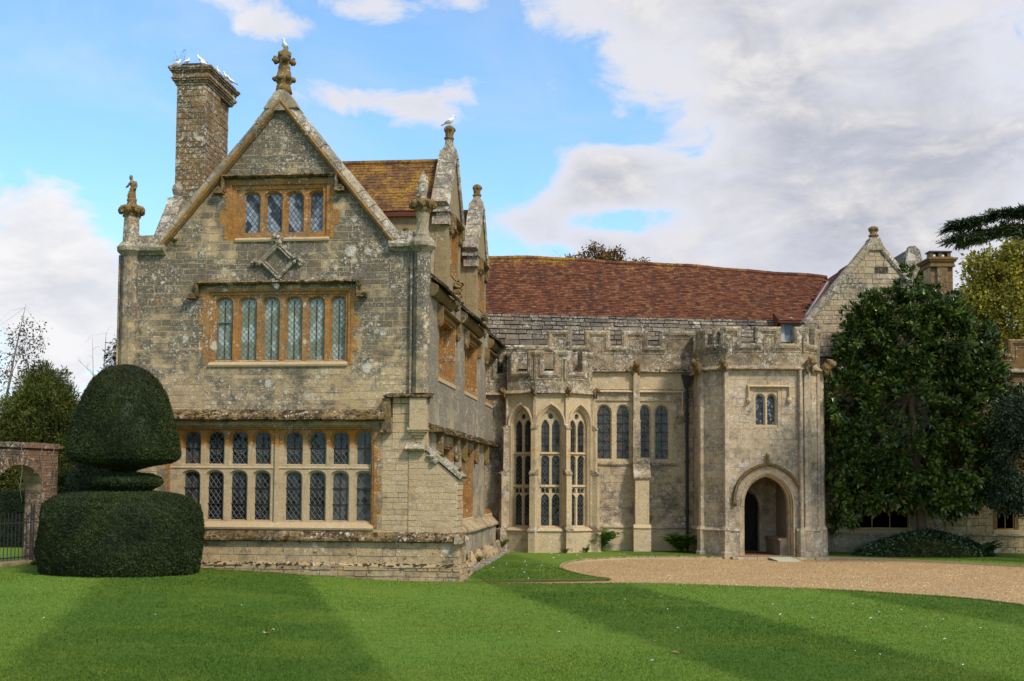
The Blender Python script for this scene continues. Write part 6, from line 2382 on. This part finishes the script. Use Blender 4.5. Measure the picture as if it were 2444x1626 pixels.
def yew_tier(name, prof, n, c=(-9.62, 29.1), rx=1.0, ry=.94, mat='yew', lean=0.0):
    o = V3(c[0], c[1], 0)
    mb = MB()
    seg = 40
    mb.lathe(o, [(r * .965, z) for r, z in prof], seg, sx=rx, sy=ry)
    t = mb.build(name, M['soil'] if False else M['hedge'], top, smooth=True)
    # sprigs over the whole skin
    P, Nn = [], []
    seglen = [math.hypot(prof[i + 1][0] - prof[i][0], prof[i + 1][1] - prof[i][1]) for i in range(len(prof) - 1)]
    wt = np.array([seglen[i] * (prof[i][0] + prof[i + 1][0] + .05) for i in range(len(seglen))])
    idx = nrg.choice(len(seglen), n, p=wt / wt.sum())
    pr = np.array(prof)
    tt = nrg.random(n)[:, None]
    rz = pr[idx] * (1 - tt) + pr[idx + 1] * tt
    dr = pr[idx + 1] - pr[idx]
    ang = nrg.random(n) * 6.2832
    # bumps in the clipping
    bump = 1 + .014 * np.sin(ang * 5 + rz[:, 1] * 4) + .009 * np.sin(ang * 13 - rz[:, 1] * 7 + 1) + .006 * np.sin(ang * 29 + rz[:, 1] * 23)
    bump = bump + (nrg.random(n) < .012) * .03 * nrg.random(n)
    r = rz[:, 0] * bump
    pos = np.stack([c[0] + np.cos(ang) * r * rx, c[1] + np.sin(ang) * r * ry, rz[:, 1]], 1)
    nl = np.hypot(dr[:, 0], dr[:, 1]) + 1e-9
    nr_, nz_ = dr[:, 1] / nl, -dr[:, 0] / nl
    nm = np.stack([np.cos(ang) * nr_, np.sin(ang) * nr_, nz_], 1)
    ax = nm * .55 + rand_dirs(n) * .75 + np.array([0, 0, .15])
    V = leaf_quads(pos - nm * .03, ax, nm + .6 * rand_dirs(n), .036 + .034 * nrg.random(n), .016 + .012 * nrg.random(n))
    tint = np.clip(.5 + .25 * nrg.normal(size=n), 0, 1)
    br = (rz[:, 1] + .35 * nrg.normal(size=n)) > 5.05
    quads_mesh('yew_sprigs', V[~br], 4, M[mat], t, tint=tint[~br], origin=tuple(wloc(t)), kind='stuff')
    if br.any():
        quads_mesh('bronzed_sprigs', V[br], 4, M['yewtop'], t, tint=tint[br], origin=tuple(wloc(t)), kind='stuff')
    return t


zb = .28
yew_tier('drum_tier', [(1.72, zb - .05), (1.88, zb + .15), (1.96, zb + .5), (1.975, .95), (1.96, 1.3), (1.92, 1.74), (1.84, 2.02), (1.6, 2.22), (1.15, 2.32), (.3, 2.38), (.02, 2.38)], 85000)
yew_tier('disc_tier', [(.25, 2.30), (.7, 2.38), (.92, 2.50), (.975, 2.58), (.93, 2.68), (.7, 2.78), (.3, 2.82), (.02, 2.83)], 20000)
yew_tier('bell_tier', [(.22, 2.80), (.34, 2.88), (.75, 3.0), (1.15, 3.06), (1.31, 3.16), (1.36, 3.3), (1.33, 3.6), (1.24, 4.0), (1.12, 4.4), (.97, 4.8), (.78, 5.12), (.54, 5.34), (.25, 5.46), (.02, 5.49)], 76000)
mb = MB()
mb.tube([(-9.62, 29.1, .2), (-9.62, 29.1, 3.0)], .14, 8)
mb.build('trunk', M['bark'], top)

# ---- brick gateway, iron gate, floodlight on the left
GD = Vector((.34, .94, 0)).normalized()
GE = Vector((-13.25, 34.3, 0))
GN = Vector((.94, -.34, 0)).normalized()
FGT = Fr(GE, GD, GN)
gat = thing('brick_gateway', GE - GD * 1.4, 'old red brick garden wall with an arched gateway, left of the yew topiary', 'wall')
GA = (-2.42, -.60)
TH = .62
gax = (GA[0] + GA[1]) / 2
ga = [(GA[0], .0), (GA[1], .0)] + [(gax + (GA[1] - GA[0]) / 2 * math.cos(k * math.pi / 10), 2.30 + .74 * math.sin(k * math.pi / 10)) for k in range(11)]
mb = MB()
mb.plate(FGT, [(-7, -.3), (0, -.3), (0, 3.55), (-7, 3.55)], [ga], -TH, -.008)
mb.box(FGT, GA[0], GA[1], -.3, .32, -TH, -.02)
mb.build('wall_core', M['mortar'], gat)
pcs = []
pcs += stones(FGT, [(-7, 0), (0, 0), (0, 3.52), (-7, 3.52)], [(GA[0] - .0, GA[1] + .0, 0, 2.30), (gax - .82, gax + .82, 2.30, 2.80), (gax - 1.0, gax + 1.0, 2.1, 2.62), (gax - .55, gax + .55, 2.7, 3.24)], (.074, .076), (.2, .235), proud=(.002, .012), joint=.012, bev=.004)
FJ = Fr(FGT.p(GA[1], 0, 0), -GN, -GD)
pcs += stones(FJ, [(0, .32), (TH, .32), (TH, 2.42), (0, 2.42)], [], (.074, .076), (.2, .235), proud=(.002, .012), joint=.012, bev=.004)
FE = Fr(FGT.p(0, 0, 0), -GN, GD)
pcs += stones(FE, [(0, 0), (TH, 0), (TH, 3.52), (0, 3.52)], [], (.074, .076), (.2, .235), proud=(.002, .012), joint=.012, bev=.004)
# arch ring of bricks on edge
for k in range(22):
    a0, a1 = math.pi * k / 22 + .012, math.pi * (k + 1) / 22 - .012
    rx_, rz_ = (GA[1] - GA[0]) / 2, .74
    q = [(gax + (rx_ + d) * math.cos(a), 2.30 + (rz_ + d) * math.sin(a)) for d, a in ((0, a0), (.23, a0), (.23, a1), (0, a1))]
    pts = [FGT.p(x, z, -.3) for x, z in q] + [FGT.p(x, z, .012 + rng.uniform(0, .012)) for x, z in q]
    pcs.append((pts, [(4, 5, 6, 7), (0, 1, 5, 4), (1, 2, 6, 5), (2, 3, 7, 6), (3, 0, 4, 7)], rng.random(), .03))
pcs = [p for p in pcs if FGT.u.dot(p[0][0] - FGT.o) > -5.2]
emit(pcs, gat, M['brick'], 'brick', 'bricks', 300)
mb = MB()
a = -7.0
while a < .08:
    a2 = min(.1, a + rng.uniform(.3, .45))
    mb.box(FGT, a + .004, a2 - .004, 3.52, 3.60 + rng.uniform(0, .02), -TH - .06, .07, tint=rng.random())
    mb.box(FGT, a + .004, a2 - .004, 3.61, 3.66 + rng.uniform(0, .02), -TH + .02, -.02, tint=rng.random())
    a = a2
mb.build('coping_tiles', M['brick'], gat)
mb = MB()
for j in range(3):
    a = (-.22, -.71, -1.5)[j]
    p = [FGT.p(a, 3.6, .06), FGT.p(a - .08, 3.3, .05), FGT.p(a + .03, 2.9, .05), FGT.p(a - .05 + .1 * (j % 2), 2.4, .05), FGT.p(a + .05, 2.0, .05)]
    mb.tube(p[:5 - j % 2], [.010, .009, .008, .006, .005][:5 - j % 2], 4)
mb.build('creeper_stem', M['palebark'], gat)
ig = thing('iron_gate', FGT.p(gax, .32, -.25), 'black iron gate of thin upright bars standing in the brick archway', 'gate')
FI = Fr(FGT.p(0, 0, -.22), GD, GN)
for k in range(12):
    a = GA[0] + .06 + k * .142
    mb = MB()
    mb.tube([FI.p(a, .36, 0), FI.p(a, 1.62 + (.10 if k in (0, 11) else 0) + .08 * math.sin(k / 11 * math.pi), 0)], .012, 6)
    mb.build('bar', M['blackiron'], ig)
for z in (.42, 1.38):
    mb = MB()
    mb.box(FI, GA[0] + .02, GA[1] - .14, z, z + .035, -.012, .012)
    mb.build('rail', M['blackiron'], ig)
for a in (GA[1] - .17, GA[1] - .06):
    mb = MB()
    mb.tube([FI.p(a, .33, 0), FI.p(a, 1.95, 0)], .02, 6)
    mb.build('post', M['blackiron'], ig)
mb = MB()
Ff = Fr((-12.35, 31.55, lawn_z(-12.3, 31.5)), (1, .1, 0), (.1, -1, 0))
mb.use(M['whiteplastic'])
mb.box(Ff, -.085, .085, .20, .42, -.08, .06)
mb.box(Ff, -.095, .095, .405, .43, -.09, .08)
mb.use(M['blackiron'])
mb.tube([Ff.p(0, -.05, 0), Ff.p(0, .21, 0)], .015, 6)
mb.build('garden_floodlight', None, None, label='small white box floodlight on a stake beside the brick gateway', category='lamp')


def shrub(name, loc, ells, ncl, per, spread, ln_, wd, mat, label, cat='shrub', group=None, stem=True, ratio=1.0, droop=.1, shell=.4):
    t = thing(name, loc, label, cat, group)
    if stem:
        mb = MB()
        for k in range(3):
            mb.tube([Vector(loc) + Vector((rng.uniform(-.1, .1), rng.uniform(-.1, .1), -.05)), Vector(loc) + Vector((rng.uniform(-.5, .5), rng.uniform(-.3, .3), (ells[0][2] - loc[2]) * .9))], [.05, .015], 5)
        mb.build('stem', M['bark'], t)
    cc, cd = crown_points(ells, ncl, shell)
    V = cluster_leaves(cc, per, spread, ln_, wd, droop, np.array([ells[0][0], ells[0][1], ells[0][2]]), ratio=ratio)
    quads_mesh('foliage', V, 4, mat, t, origin=tuple(wloc(t)))
    return t


# ---- trees on the left, beyond the wall
con = thing('bushy_conifer', V3(-20.3, 51), 'broad golden-green feathery conifer behind the brick gateway', 'tree')
limb_tree(con, [(-20.3, 51, 0), (-20.3, 51, 3), (-20.3, 51, 7.6)], [.35, .25, .04], [], M['bark'])
EL = [(-20.3, 51, 2.8, 2.6, 2.0, 2.0), (-20.3, 51, 4.6, 2.0, 1.6, 1.6), (-20.3, 51, 6.3, 1.2, 1.1, 1.35), (-21.3, 50.6, 5.4, .9, .8, .9), (-19.3, 50.6, 5.3, .9, .8, .9), (-22.0, 50.5, 3.8, 1.2, 1.0, 1.1), (-18.6, 50.5, 3.6, 1.3, 1.0, 1.3), (-18.0, 50.5, 2.2, 1.3, 1.1, 1.4)]
cc, cd = crown_points(EL, 2200, .4)
V = cluster_leaves(cc, 52, .32, .16, .26, -.25, np.array([-20.3, 51.5, 3.5]))
quads_mesh('crown', V, 4, M['conifer'], con, origin=tuple(wloc(con)))
bir = thing('sparse_tree', V3(-23.3, 54), 'thin half-bare tree with sparse grey leaves at the left edge', 'tree')
limb_tree(bir, [(-23.3, 54, 0), (-23.1, 54, 3), (-23.4, 54, 6), (-23.0, 54, 8.5), (-22.6, 54, 10.6)], [.13, .10, .07, .04, .012],
          [(-24.2, 53.8, 8.5), (-22.3, 53.8, 9.2), (-21.6, 53.8, 8.2), (-23.8, 53.8, 9.8), (-21.9, 53.8, 7.0), (-24.4, 53.8, 7), (-22.2, 53.8, 10.3), (-21.3, 53.8, 7.5), (-24, 53.8, 5.4), (-22, 53.8, 5.6)], M['palebark'], 5, .45)
cc, cd = crown_points([(-23.0, 54, 7.4, 1.9, 1.2, 2.4), (-22.4, 54, 9.2, .9, .8, 1.2), (-23.4, 54, 5, 1.6, 1.2, 1.5)], 420, .1)
V = cluster_leaves(cc, 7, .22, .13, .55, .3)
quads_mesh('crown', V, 4, M['greyleaf'], bir, origin=tuple(wloc(bir)))
bare = thing('bare_tree', V3(-20.9, 60), 'bare leafless twigs of a tree rising behind the bushy conifer', 'tree')
limb_tree(bare, [(-20.9, 60, 0), (-20.8, 60, 4), (-21.0, 60, 7.5), (-20.9, 60, 10.2)], [.11, .08, .05, .01],
          [(-22, 60, 9.6), (-19.8, 60, 9.8), (-19.4, 60, 8.9), (-21.6, 60, 10), (-20.3, 60, 10.3), (-19.2, 60, 10.4), (-22.3, 60, 8.8)], M['palebark'], 5, .35)
dkc = thing('dark_conifer', V3(-15.2, 44.5), 'narrow dark conifer just showing between the topiary and the gabled wing', 'tree')
limb_tree(dkc, [(-15.0, 44.5, 0), (-15.0, 44.5, 7.6)], [.25, .03], [], M['bark'])
EL = [(-15.0, 44.5, 2.2, 1.7, 1.5, 2), (-15.0, 44.5, 4.2, 1.3, 1.2, 1.5), (-14.95, 44.5, 5.8, .9, .8, 1.1), (-14.85, 44.5, 7.1, .5, .5, .9), (-15.6, 44.3, 5.6, .5, .4, .5), (-15.3, 44.3, 6.4, .4, .4, .4)]
cc, cd = crown_points(EL, 900, .4)
V = cluster_leaves(cc, 36, .24, .17, .24, .5)
quads_mesh('crown', V, 4, M['darkconifer'], dkc, origin=tuple(wloc(dkc)))
for i, (x, y, h, w_, lb) in enumerate(((-27.5, 57, 5.4, 3.0, 'round green bush at the far left behind the gateway wall'), (-23.6, 49, 3.6, 2.0, 'yellowing bush seen just above the gateway arch'), (-17.2, 46.5, 2.9, 1.5, 'low leafy bush between the gateway wall and the topiary'),
                                      (-26, 66, 5.0, 4.0, 'wide distant green bush behind the half-bare tree'), (-19, 68, 5.0, 4.0, 'wide distant green bush behind the dark conifer'))):
    shrub('garden_bush', V3(x, y, 0), [(x, y, h * .5, w_, w_ * .7, h * .5), (x - w_ * .4, y - .3, h * .65, w_ * .6, w_ * .5, h * .38), (x + w_ * .45, y - .3, h * .6, w_ * .55, w_ * .5, h * .36)], 900, 26, .34, .2, .5, M['shrub'], lb, group='bushes beyond the garden wall')
hd = MB()
hd.box(Fr((-24, 44, 0), (1, 0, 0), (0, -1, 0)), 0, 9, -.1, 2.15, -1.2, 0)
hg = hd.build('clipped_hedge', M['hedge'], None, label='flat-topped dark clipped hedge seen through the brick archway', category='hedge')
n_ = 16000
P0 = np.stack([-24 + 9 * nrg.random(n_), np.full(n_, 43.98), 2.17 * nrg.random(n_)], 1)
kk = nrg.random(n_) < .25
P0[kk, 2] = 2.15
P0[kk, 1] = 44 + 1.2 * nrg.random(kk.sum())
V = leaf_quads(P0, rand_dirs(n_) + np.array([0, -.5, .2]), rand_dirs(n_), .09, .05)
quads_mesh('hedge_leaves', V, 4, M['hedge'], hg, origin=tuple(wloc(hg)), kind='stuff')
mb = MB()
mb.add([(-40, 36.5, .10), (-13.6, 36.5, .10), (-13.6, 44, .10), (-40, 44, .10)], [(0, 1, 2, 3)])
mb.build('garden_lawn', M['lawn'], None, kind='structure')

# far trees that close the horizon, right and left
for i, (x, y, h, w_, lb) in enumerate(((34, 62, 9, 5, 'far green tree beyond the right-hand range, out at the right'), (-34, 62, 8, 5, 'far green tree beyond the garden wall, out at the left'))):
    t = thing('far_tree', V3(x, y), lb, 'tree')
    limb_tree(t, [(x, y, 0), (x, y, h * .4), (x, y, h)], [.4, .3, .05], [(x - 2, y, h * .8), (x + 2, y, h * .8)], M['bark'])
    cc, cd = crown_points([(x, y, h * .6, w_, w_ * .8, h * .42), (x - w_ * .5, y - 1, h * .7, w_ * .5, w_ * .5, h * .25)], 400, .4)
    V = cluster_leaves(cc, 22, .5, .3, .5, .2)
    quads_mesh('crown', V, 4, M['shrub'], t, origin=tuple(wloc(t)))


# ---- ferns, small weeds
def fern(loc, n, ln_, label, name='fern', mat='fern', wide=1.0):
    t = thing(name, loc, label, 'plant', 'ferns and weeds at the foot of the walls')
    for k in range(n):
        a = 2 * math.pi * k / n + rng.uniform(-.3, .3)
        h = Vector((math.cos(a), math.sin(a) - .25, 0))
        L_ = ln_ * rng.uniform(.75, 1.15)
        el_ = rng.uniform(.95, 1.45)
        mb = MB()
        prev = None
        m = 7
        sp = []
        for i in range(m + 1):
            s_ = i / m
            sp.append(Vector(loc) + h * (L_ * s_ * math.cos(el_) * wide + .25 * L_ * s_ * s_) + Vector((0, 0, L_ * (s_ * math.sin(el_) - .38 * s_ ** 2.4))))
        sd = Vector((-h.y, h.x, 0)).normalized()
        for i in range(m):
            wv = .26 * L_ * math.sin(math.pi * min(1, (i + .7) / (m + .4))) ** .7
            p, q = sp[i], sp[i + 1]
            mid = p.lerp(q, .5)
            for s_ in (-1, 1):
                mb.add([p, mid.lerp(q, .6) + sd * s_ * wv + (q - p) * .4 - Vector((0, 0, wv * .25)), q], [(0, 1, 2)], rng.random())
                mb.add([p.lerp(q, .3), mid + sd * s_ * wv * .7, q], [(0, 1, 2)], rng.random())
        mb.build('frond', M[mat], t)
    return t


fern((3.28, 43.95, .1), 30, 1.25, 'tall green fern at the right foot of the oriel bay')
fern((6.25, 43.6, .1), 34, 1.1, 'bushy green fern at the foot of the hall wall beside the drainpipe')
fern((-.95, 43.3, .1), 18, .8, 'small green fern in the corner of wing and bay')
fern((1.95, 42.4, .1), 9, .32, 'little yellowish weed at the foot of the bay front', 'weed', 'weed')
fern((2.75, 43.0, .1), 9, .32, 'little grey-green weed under the slanting right face of the bay', 'weed', 'fern')
fern(tuple(WL(.5, 6.2, .15)), 9, .35, 'yellow-green weed on the footing stones of the wing, nearest the buttress', 'weed', 'weed')
fern(tuple(WL(.5, 12.6, .3)), 10, .42, 'yellow-green weed on the footing stones of the wing, farthest from the buttress', 'weed', 'weed')
fern(tuple(WL(.72, .3, 2.82)), 10, .30, 'tuft of dry weeds on the lower end of the sloping buttress top', 'weed', 'weed')
fern(tuple(WL(.30, .3, 3.2)), 8, .26, 'tuft of green weeds higher up on the sloping buttress top', 'weed', 'fern')
fern(tuple(WL(-7.0, -.12, 9.0)), 9, .22, 'small green weed hanging under the left end of the big gable coping', 'weed', 'fern')
fern(tuple(WL(-.72, .1, 9.22)), 8, .20, 'mossy tuft on the right kneeler beside the weathered pinnacle figure', 'weed', 'fern')
fern((17.2, 42.7, .05), 16, .95, 'leafy laurel-like plant right of the ivy mound', 'laurel_plant', 'magnolia')
fern((16.2, 42.4, .3), 12, .8, 'broad-leaved sprout on the right shoulder of the ivy mound', 'laurel_plant', 'magnolia')
fern((11.75, 43.2, .75), 10, .5, 'leafy sprout on bare canes right of the porch tower', 'laurel_plant', 'magnolia')
mb = MB()
for k in range(4):
    mb.tube([(11.55 + .12 * k, 43.4, 0), (11.6 + .06 * k, 43.25, .8)], .012, 4)
mb.build('bare_canes', M['bark'], None, label='few bare leaning canes against the wall right of the porch tower', category='plant')
fern((-12.6, 32.1, .2), 12, .4, 'low green plant at the foot of the brick gateway', 'weed', 'fern')
fern((-13.1, 32.4, .2), 10, .35, 'second low green plant by the gateway step, farther left', 'weed', 'fern')
# dry stalks on the chimney
st = thing('dry_stalks', FC.p(.1, 15.35, -.3), 'thin dry grass stalks growing from the left corner of the chimney top', 'weed')
mb = MB()
for k in range(11):
    b = FC.p(rng.uniform(.0, .16), 15.32, -.25)
    e = b + UX * rng.uniform(-.42, .12) + Vector((0, 0, rng.uniform(.35, .72)))
    md = b.lerp(e, .6) + UX * rng.uniform(-.05, .05)
    mb.tube([b, md, e], [.004, .003, .002], 3)
    for j in range(3):
        q = md.lerp(e, rng.random())
        mb.tube([q, q + UX * rng.uniform(-.08, .08) + Vector((0, 0, .07))], [.002, .004], 3)
mb.build('stalk', M['greyleaf'], st)


# ================================================================== DOVES, STATUES, FEATHERS
def make_dove():
    d = thing('white_dove', V3(0, 0, 0), 'x', 'bird', 'white doves on the roofs')
    mb = MB()
    sp = [(.13, 0, .045), (.09, 0, .065), (.05, 0, .085), (0, 0, .11), (-.05, 0, .14), (-.085, 0, .175), (-.10, 0, .205), (-.105, 0, .225)]
    rd = [.012, .032, .052, .066, .064, .045, .032, .027]
    mb.tube(sp, rd, 10, flat=.85)
    mb.blob((-.112, 0, .238), (.036, .030, .032), .05, 2, 10, 8)
    mb.build('body', M['white'], d, smooth=True)
    mb = MB()
    mb.add([(.10, -.03, .06), (.10, .03, .06), (.24, .045, .012), (.24, -.045, .012), (.10, 0, .045), (.24, 0, .004)], [(0, 1, 2, 3), (4, 5, 2, 1), (0, 3, 5, 4), (3, 2, 5)])
    mb.build('tail', M['white'], d)
    for s_ in (-1, 1):
        mb = MB()
        mb.tube([(-.05, s_ * .055, .14), (.0, s_ * .066, .12), (.07, s_ * .05, .09), (.15, s_ * .02, .06)], [.03, .042, .032, .008], 8, flat=.4)
        mb.build('wing', M['white'], d, smooth=True)
        mb = MB()
        mb.tube([(-.01, s_ * .03, .07), (-.015, s_ * .03, .0)], .007, 5)
        mb.build('leg', M['beak'], d)
    mb = MB()
    mb.tube([(-.142, 0, .238), (-.168, 0, .228)], [.011, .003], 6)
    mb.build('beak', M['beak'], d)
    return d


dove = make_dove()
first = True


def put_dove(p, rz, label, s=1.0):
    global first
    o = dove if first else copy_tree(dove)
    first = False
    o.location = p
    o.rotation_euler = (0, 0, rz)
    o.scale = (s, s, s)
    o['label'] = label


put_dove(FG.p(-4.09, 14.29, -.12), R(80), 'white dove standing upright on top of the tall gable finial', 1.05)
put_dove(WL(-.19, 3.95, 13.29), R(165), 'white dove perched on the finial of the nearer roof dormer', 1.1)
put_dove(FC.p(.02, 15.35, .1), R(185), 'white dove crouching at the left corner of the chimney cap', .9)
put_dove(FC.p(.24, 15.50, -.15), R(250), 'white dove sitting on the dark cover at the back of the chimney top', .9)
put_dove(FC.p(.70, 15.53, -.12), R(20), 'white dove highest of the pair at the front right of the chimney top', .9)
put_dove(FC.p(.86, 15.35, .08), R(330), 'white dove low on the cap edge under the highest chimney dove', .9)
put_dove(FC.p(1.02, 15.35, -.75), R(80), 'first white dove back along the right side of the chimney cap', .9)
put_dove(FC.p(1.10, 15.37, -1.25), R(60), 'second white dove back along the right side of the chimney cap', .9)
put_dove(FC.p(1.16, 15.34, -1.55), R(30), 'farthest back white dove on the right side of the chimney cap', .9)

# statue of a draped figure on the left shaft
o = FG.p(-8.24, 10.06, 0.02)
stt = thing('stone_statue', o, 'worn stone statue of a draped standing figure on the left corner shaft', 'statue')
mb = MB()
mb.lathe(o, [(.15, 0), (.14, .06), (.12, .1), (.14, .14), (.12, .2)], 10, wob=.2)
mb.tube([o + Vector((0, 0, .16)), o + UX * -.02 + Vector((0, 0, .28)), o + UX * .0 + Vector((0, 0, .42)), o + UX * .035 + Vector((0, 0, .52)), o + UX * .02 + Vector((0, 0, .62)), o + UX * -.015 + Vector((0, 0, .68)), o + UX * -.03 + Vector((0, 0, .72))],
        [.115, .12, .095, .085, .105, .06, .036], 12, flat=.75)
mb.build('body', M['carved'], stt, smooth=True)
mb = MB()
mb.blob(o + UX * -.045 + Vector((0, 0, .785)), (.05, .055, .07), .12, 4, 10, 8)
mb.blob(o + UX * -.05 - UY * .045 + Vector((0, 0, .775)), (.012, .02, .018), .1, 4, 6, 5)
mb.build('head', M['carved'], stt, smooth=True)
for pts in ([(-.06, .66), (-.12, .54), (-.16, .50)], [(.09, .66), (.13, .54), (.08, .44)]):
    mb = MB()
    mb.tube([o + UX * a - UY * .03 * i + Vector((0, 0, b)) for i, (a, b) in enumerate(pts)], [.035, .03, .022], 7)
    mb.build('arm', M['carved'], stt, smooth=True)
o = FG.p(-.22, 10.04, .02)
st2 = thing('weathered_figure', o, 'lichen-covered worn stone figure on the right corner shaft before the tiled dormer roof', 'statue')
mb = MB()
mb.tube([o, o + Vector((0, 0, .15)), o + Vector((0, 0, .32)), o + Vector((0, 0, .5)), o + Vector((0, 0, .64)), o + Vector((0, 0, .74)), o + Vector((0, 0, .79))], [.11, .10, .14, .155, .10, .055, .02], 12, flat=.8)
for k in range(16):
    mb.blob(o + UX * rng.uniform(-.14, .14) - UY * rng.uniform(0, .08) + Vector((0, 0, rng.uniform(.1, .62))), rng.uniform(.03, .06), .5, 4, 7, 5, seed=k)
mb.build('body', M['coping'], st2)

# feathers and leaves on the grass
fm = MB()
fm.add([(-.05, 0, .0), (0, .016, .012), (.06, 0, .004), (0, -.016, .010), (0, 0, .02)], [(0, 1, 4), (1, 2, 4), (2, 3, 4), (3, 0, 4)])
f0 = fm.build('feather', M['white'], None, origin=(0, 0, 0))
lm = MB()
lm.add([(-.06, 0, .0), (-.01, .035, .018), (.07, 0, .012), (.0, -.03, .02), (0, 0, .004)], [(0, 1, 4), (1, 2, 4), (2, 3, 4), (3, 0, 4)])
l0 = lm.build('fallen_leaf', M['deadleaf'], None, origin=(0, 0, 0))
used = [False, False]


def scatter(o, i, n, label, cat, group, poly, yr, zf, sc):
    k = 0
    while k < n:
        y = yr[0] + (yr[1] - yr[0]) * rng.random() ** 1.0
        x = rng.uniform(-.43, .43) * y
        if not in_poly(np.array([x]), np.array([y]), poly)[0]:
            continue
        q = o if not used[i] else o.copy()
        if used[i]:
            COL.objects.link(q)
        used[i] = True
        tag(q, label, cat, group)
        q.location = (x, y, zf(x, y) + .018)
        q.rotation_euler = (rng.uniform(-.3, .3), rng.uniform(-.3, .3), rng.uniform(0, 6.28))
        s = rng.uniform(*sc)
        q.scale = (s, s * rng.uniform(.6, 1.2), s)
        k += 1


scatter(f0, 0, 46, 'small white feather lying on the mown grass', 'feather', 'white feathers scattered on the lawns', FRONT, (16.5, 30.5), lawn_z, (.35, .85))
scatter(f0, 0, 40, 'small white feather lying on the mown grass', 'feather', 'white feathers scattered on the lawns', INNER, (31, 42), inner_z, (.5, 1.0))
scatter(l0, 1, 16, 'brown fallen leaf lying on the front lawn', 'leaf', 'fallen leaves scattered on the front lawn', FRONT, (17.5, 30), lawn_z, (.5, 1.1))
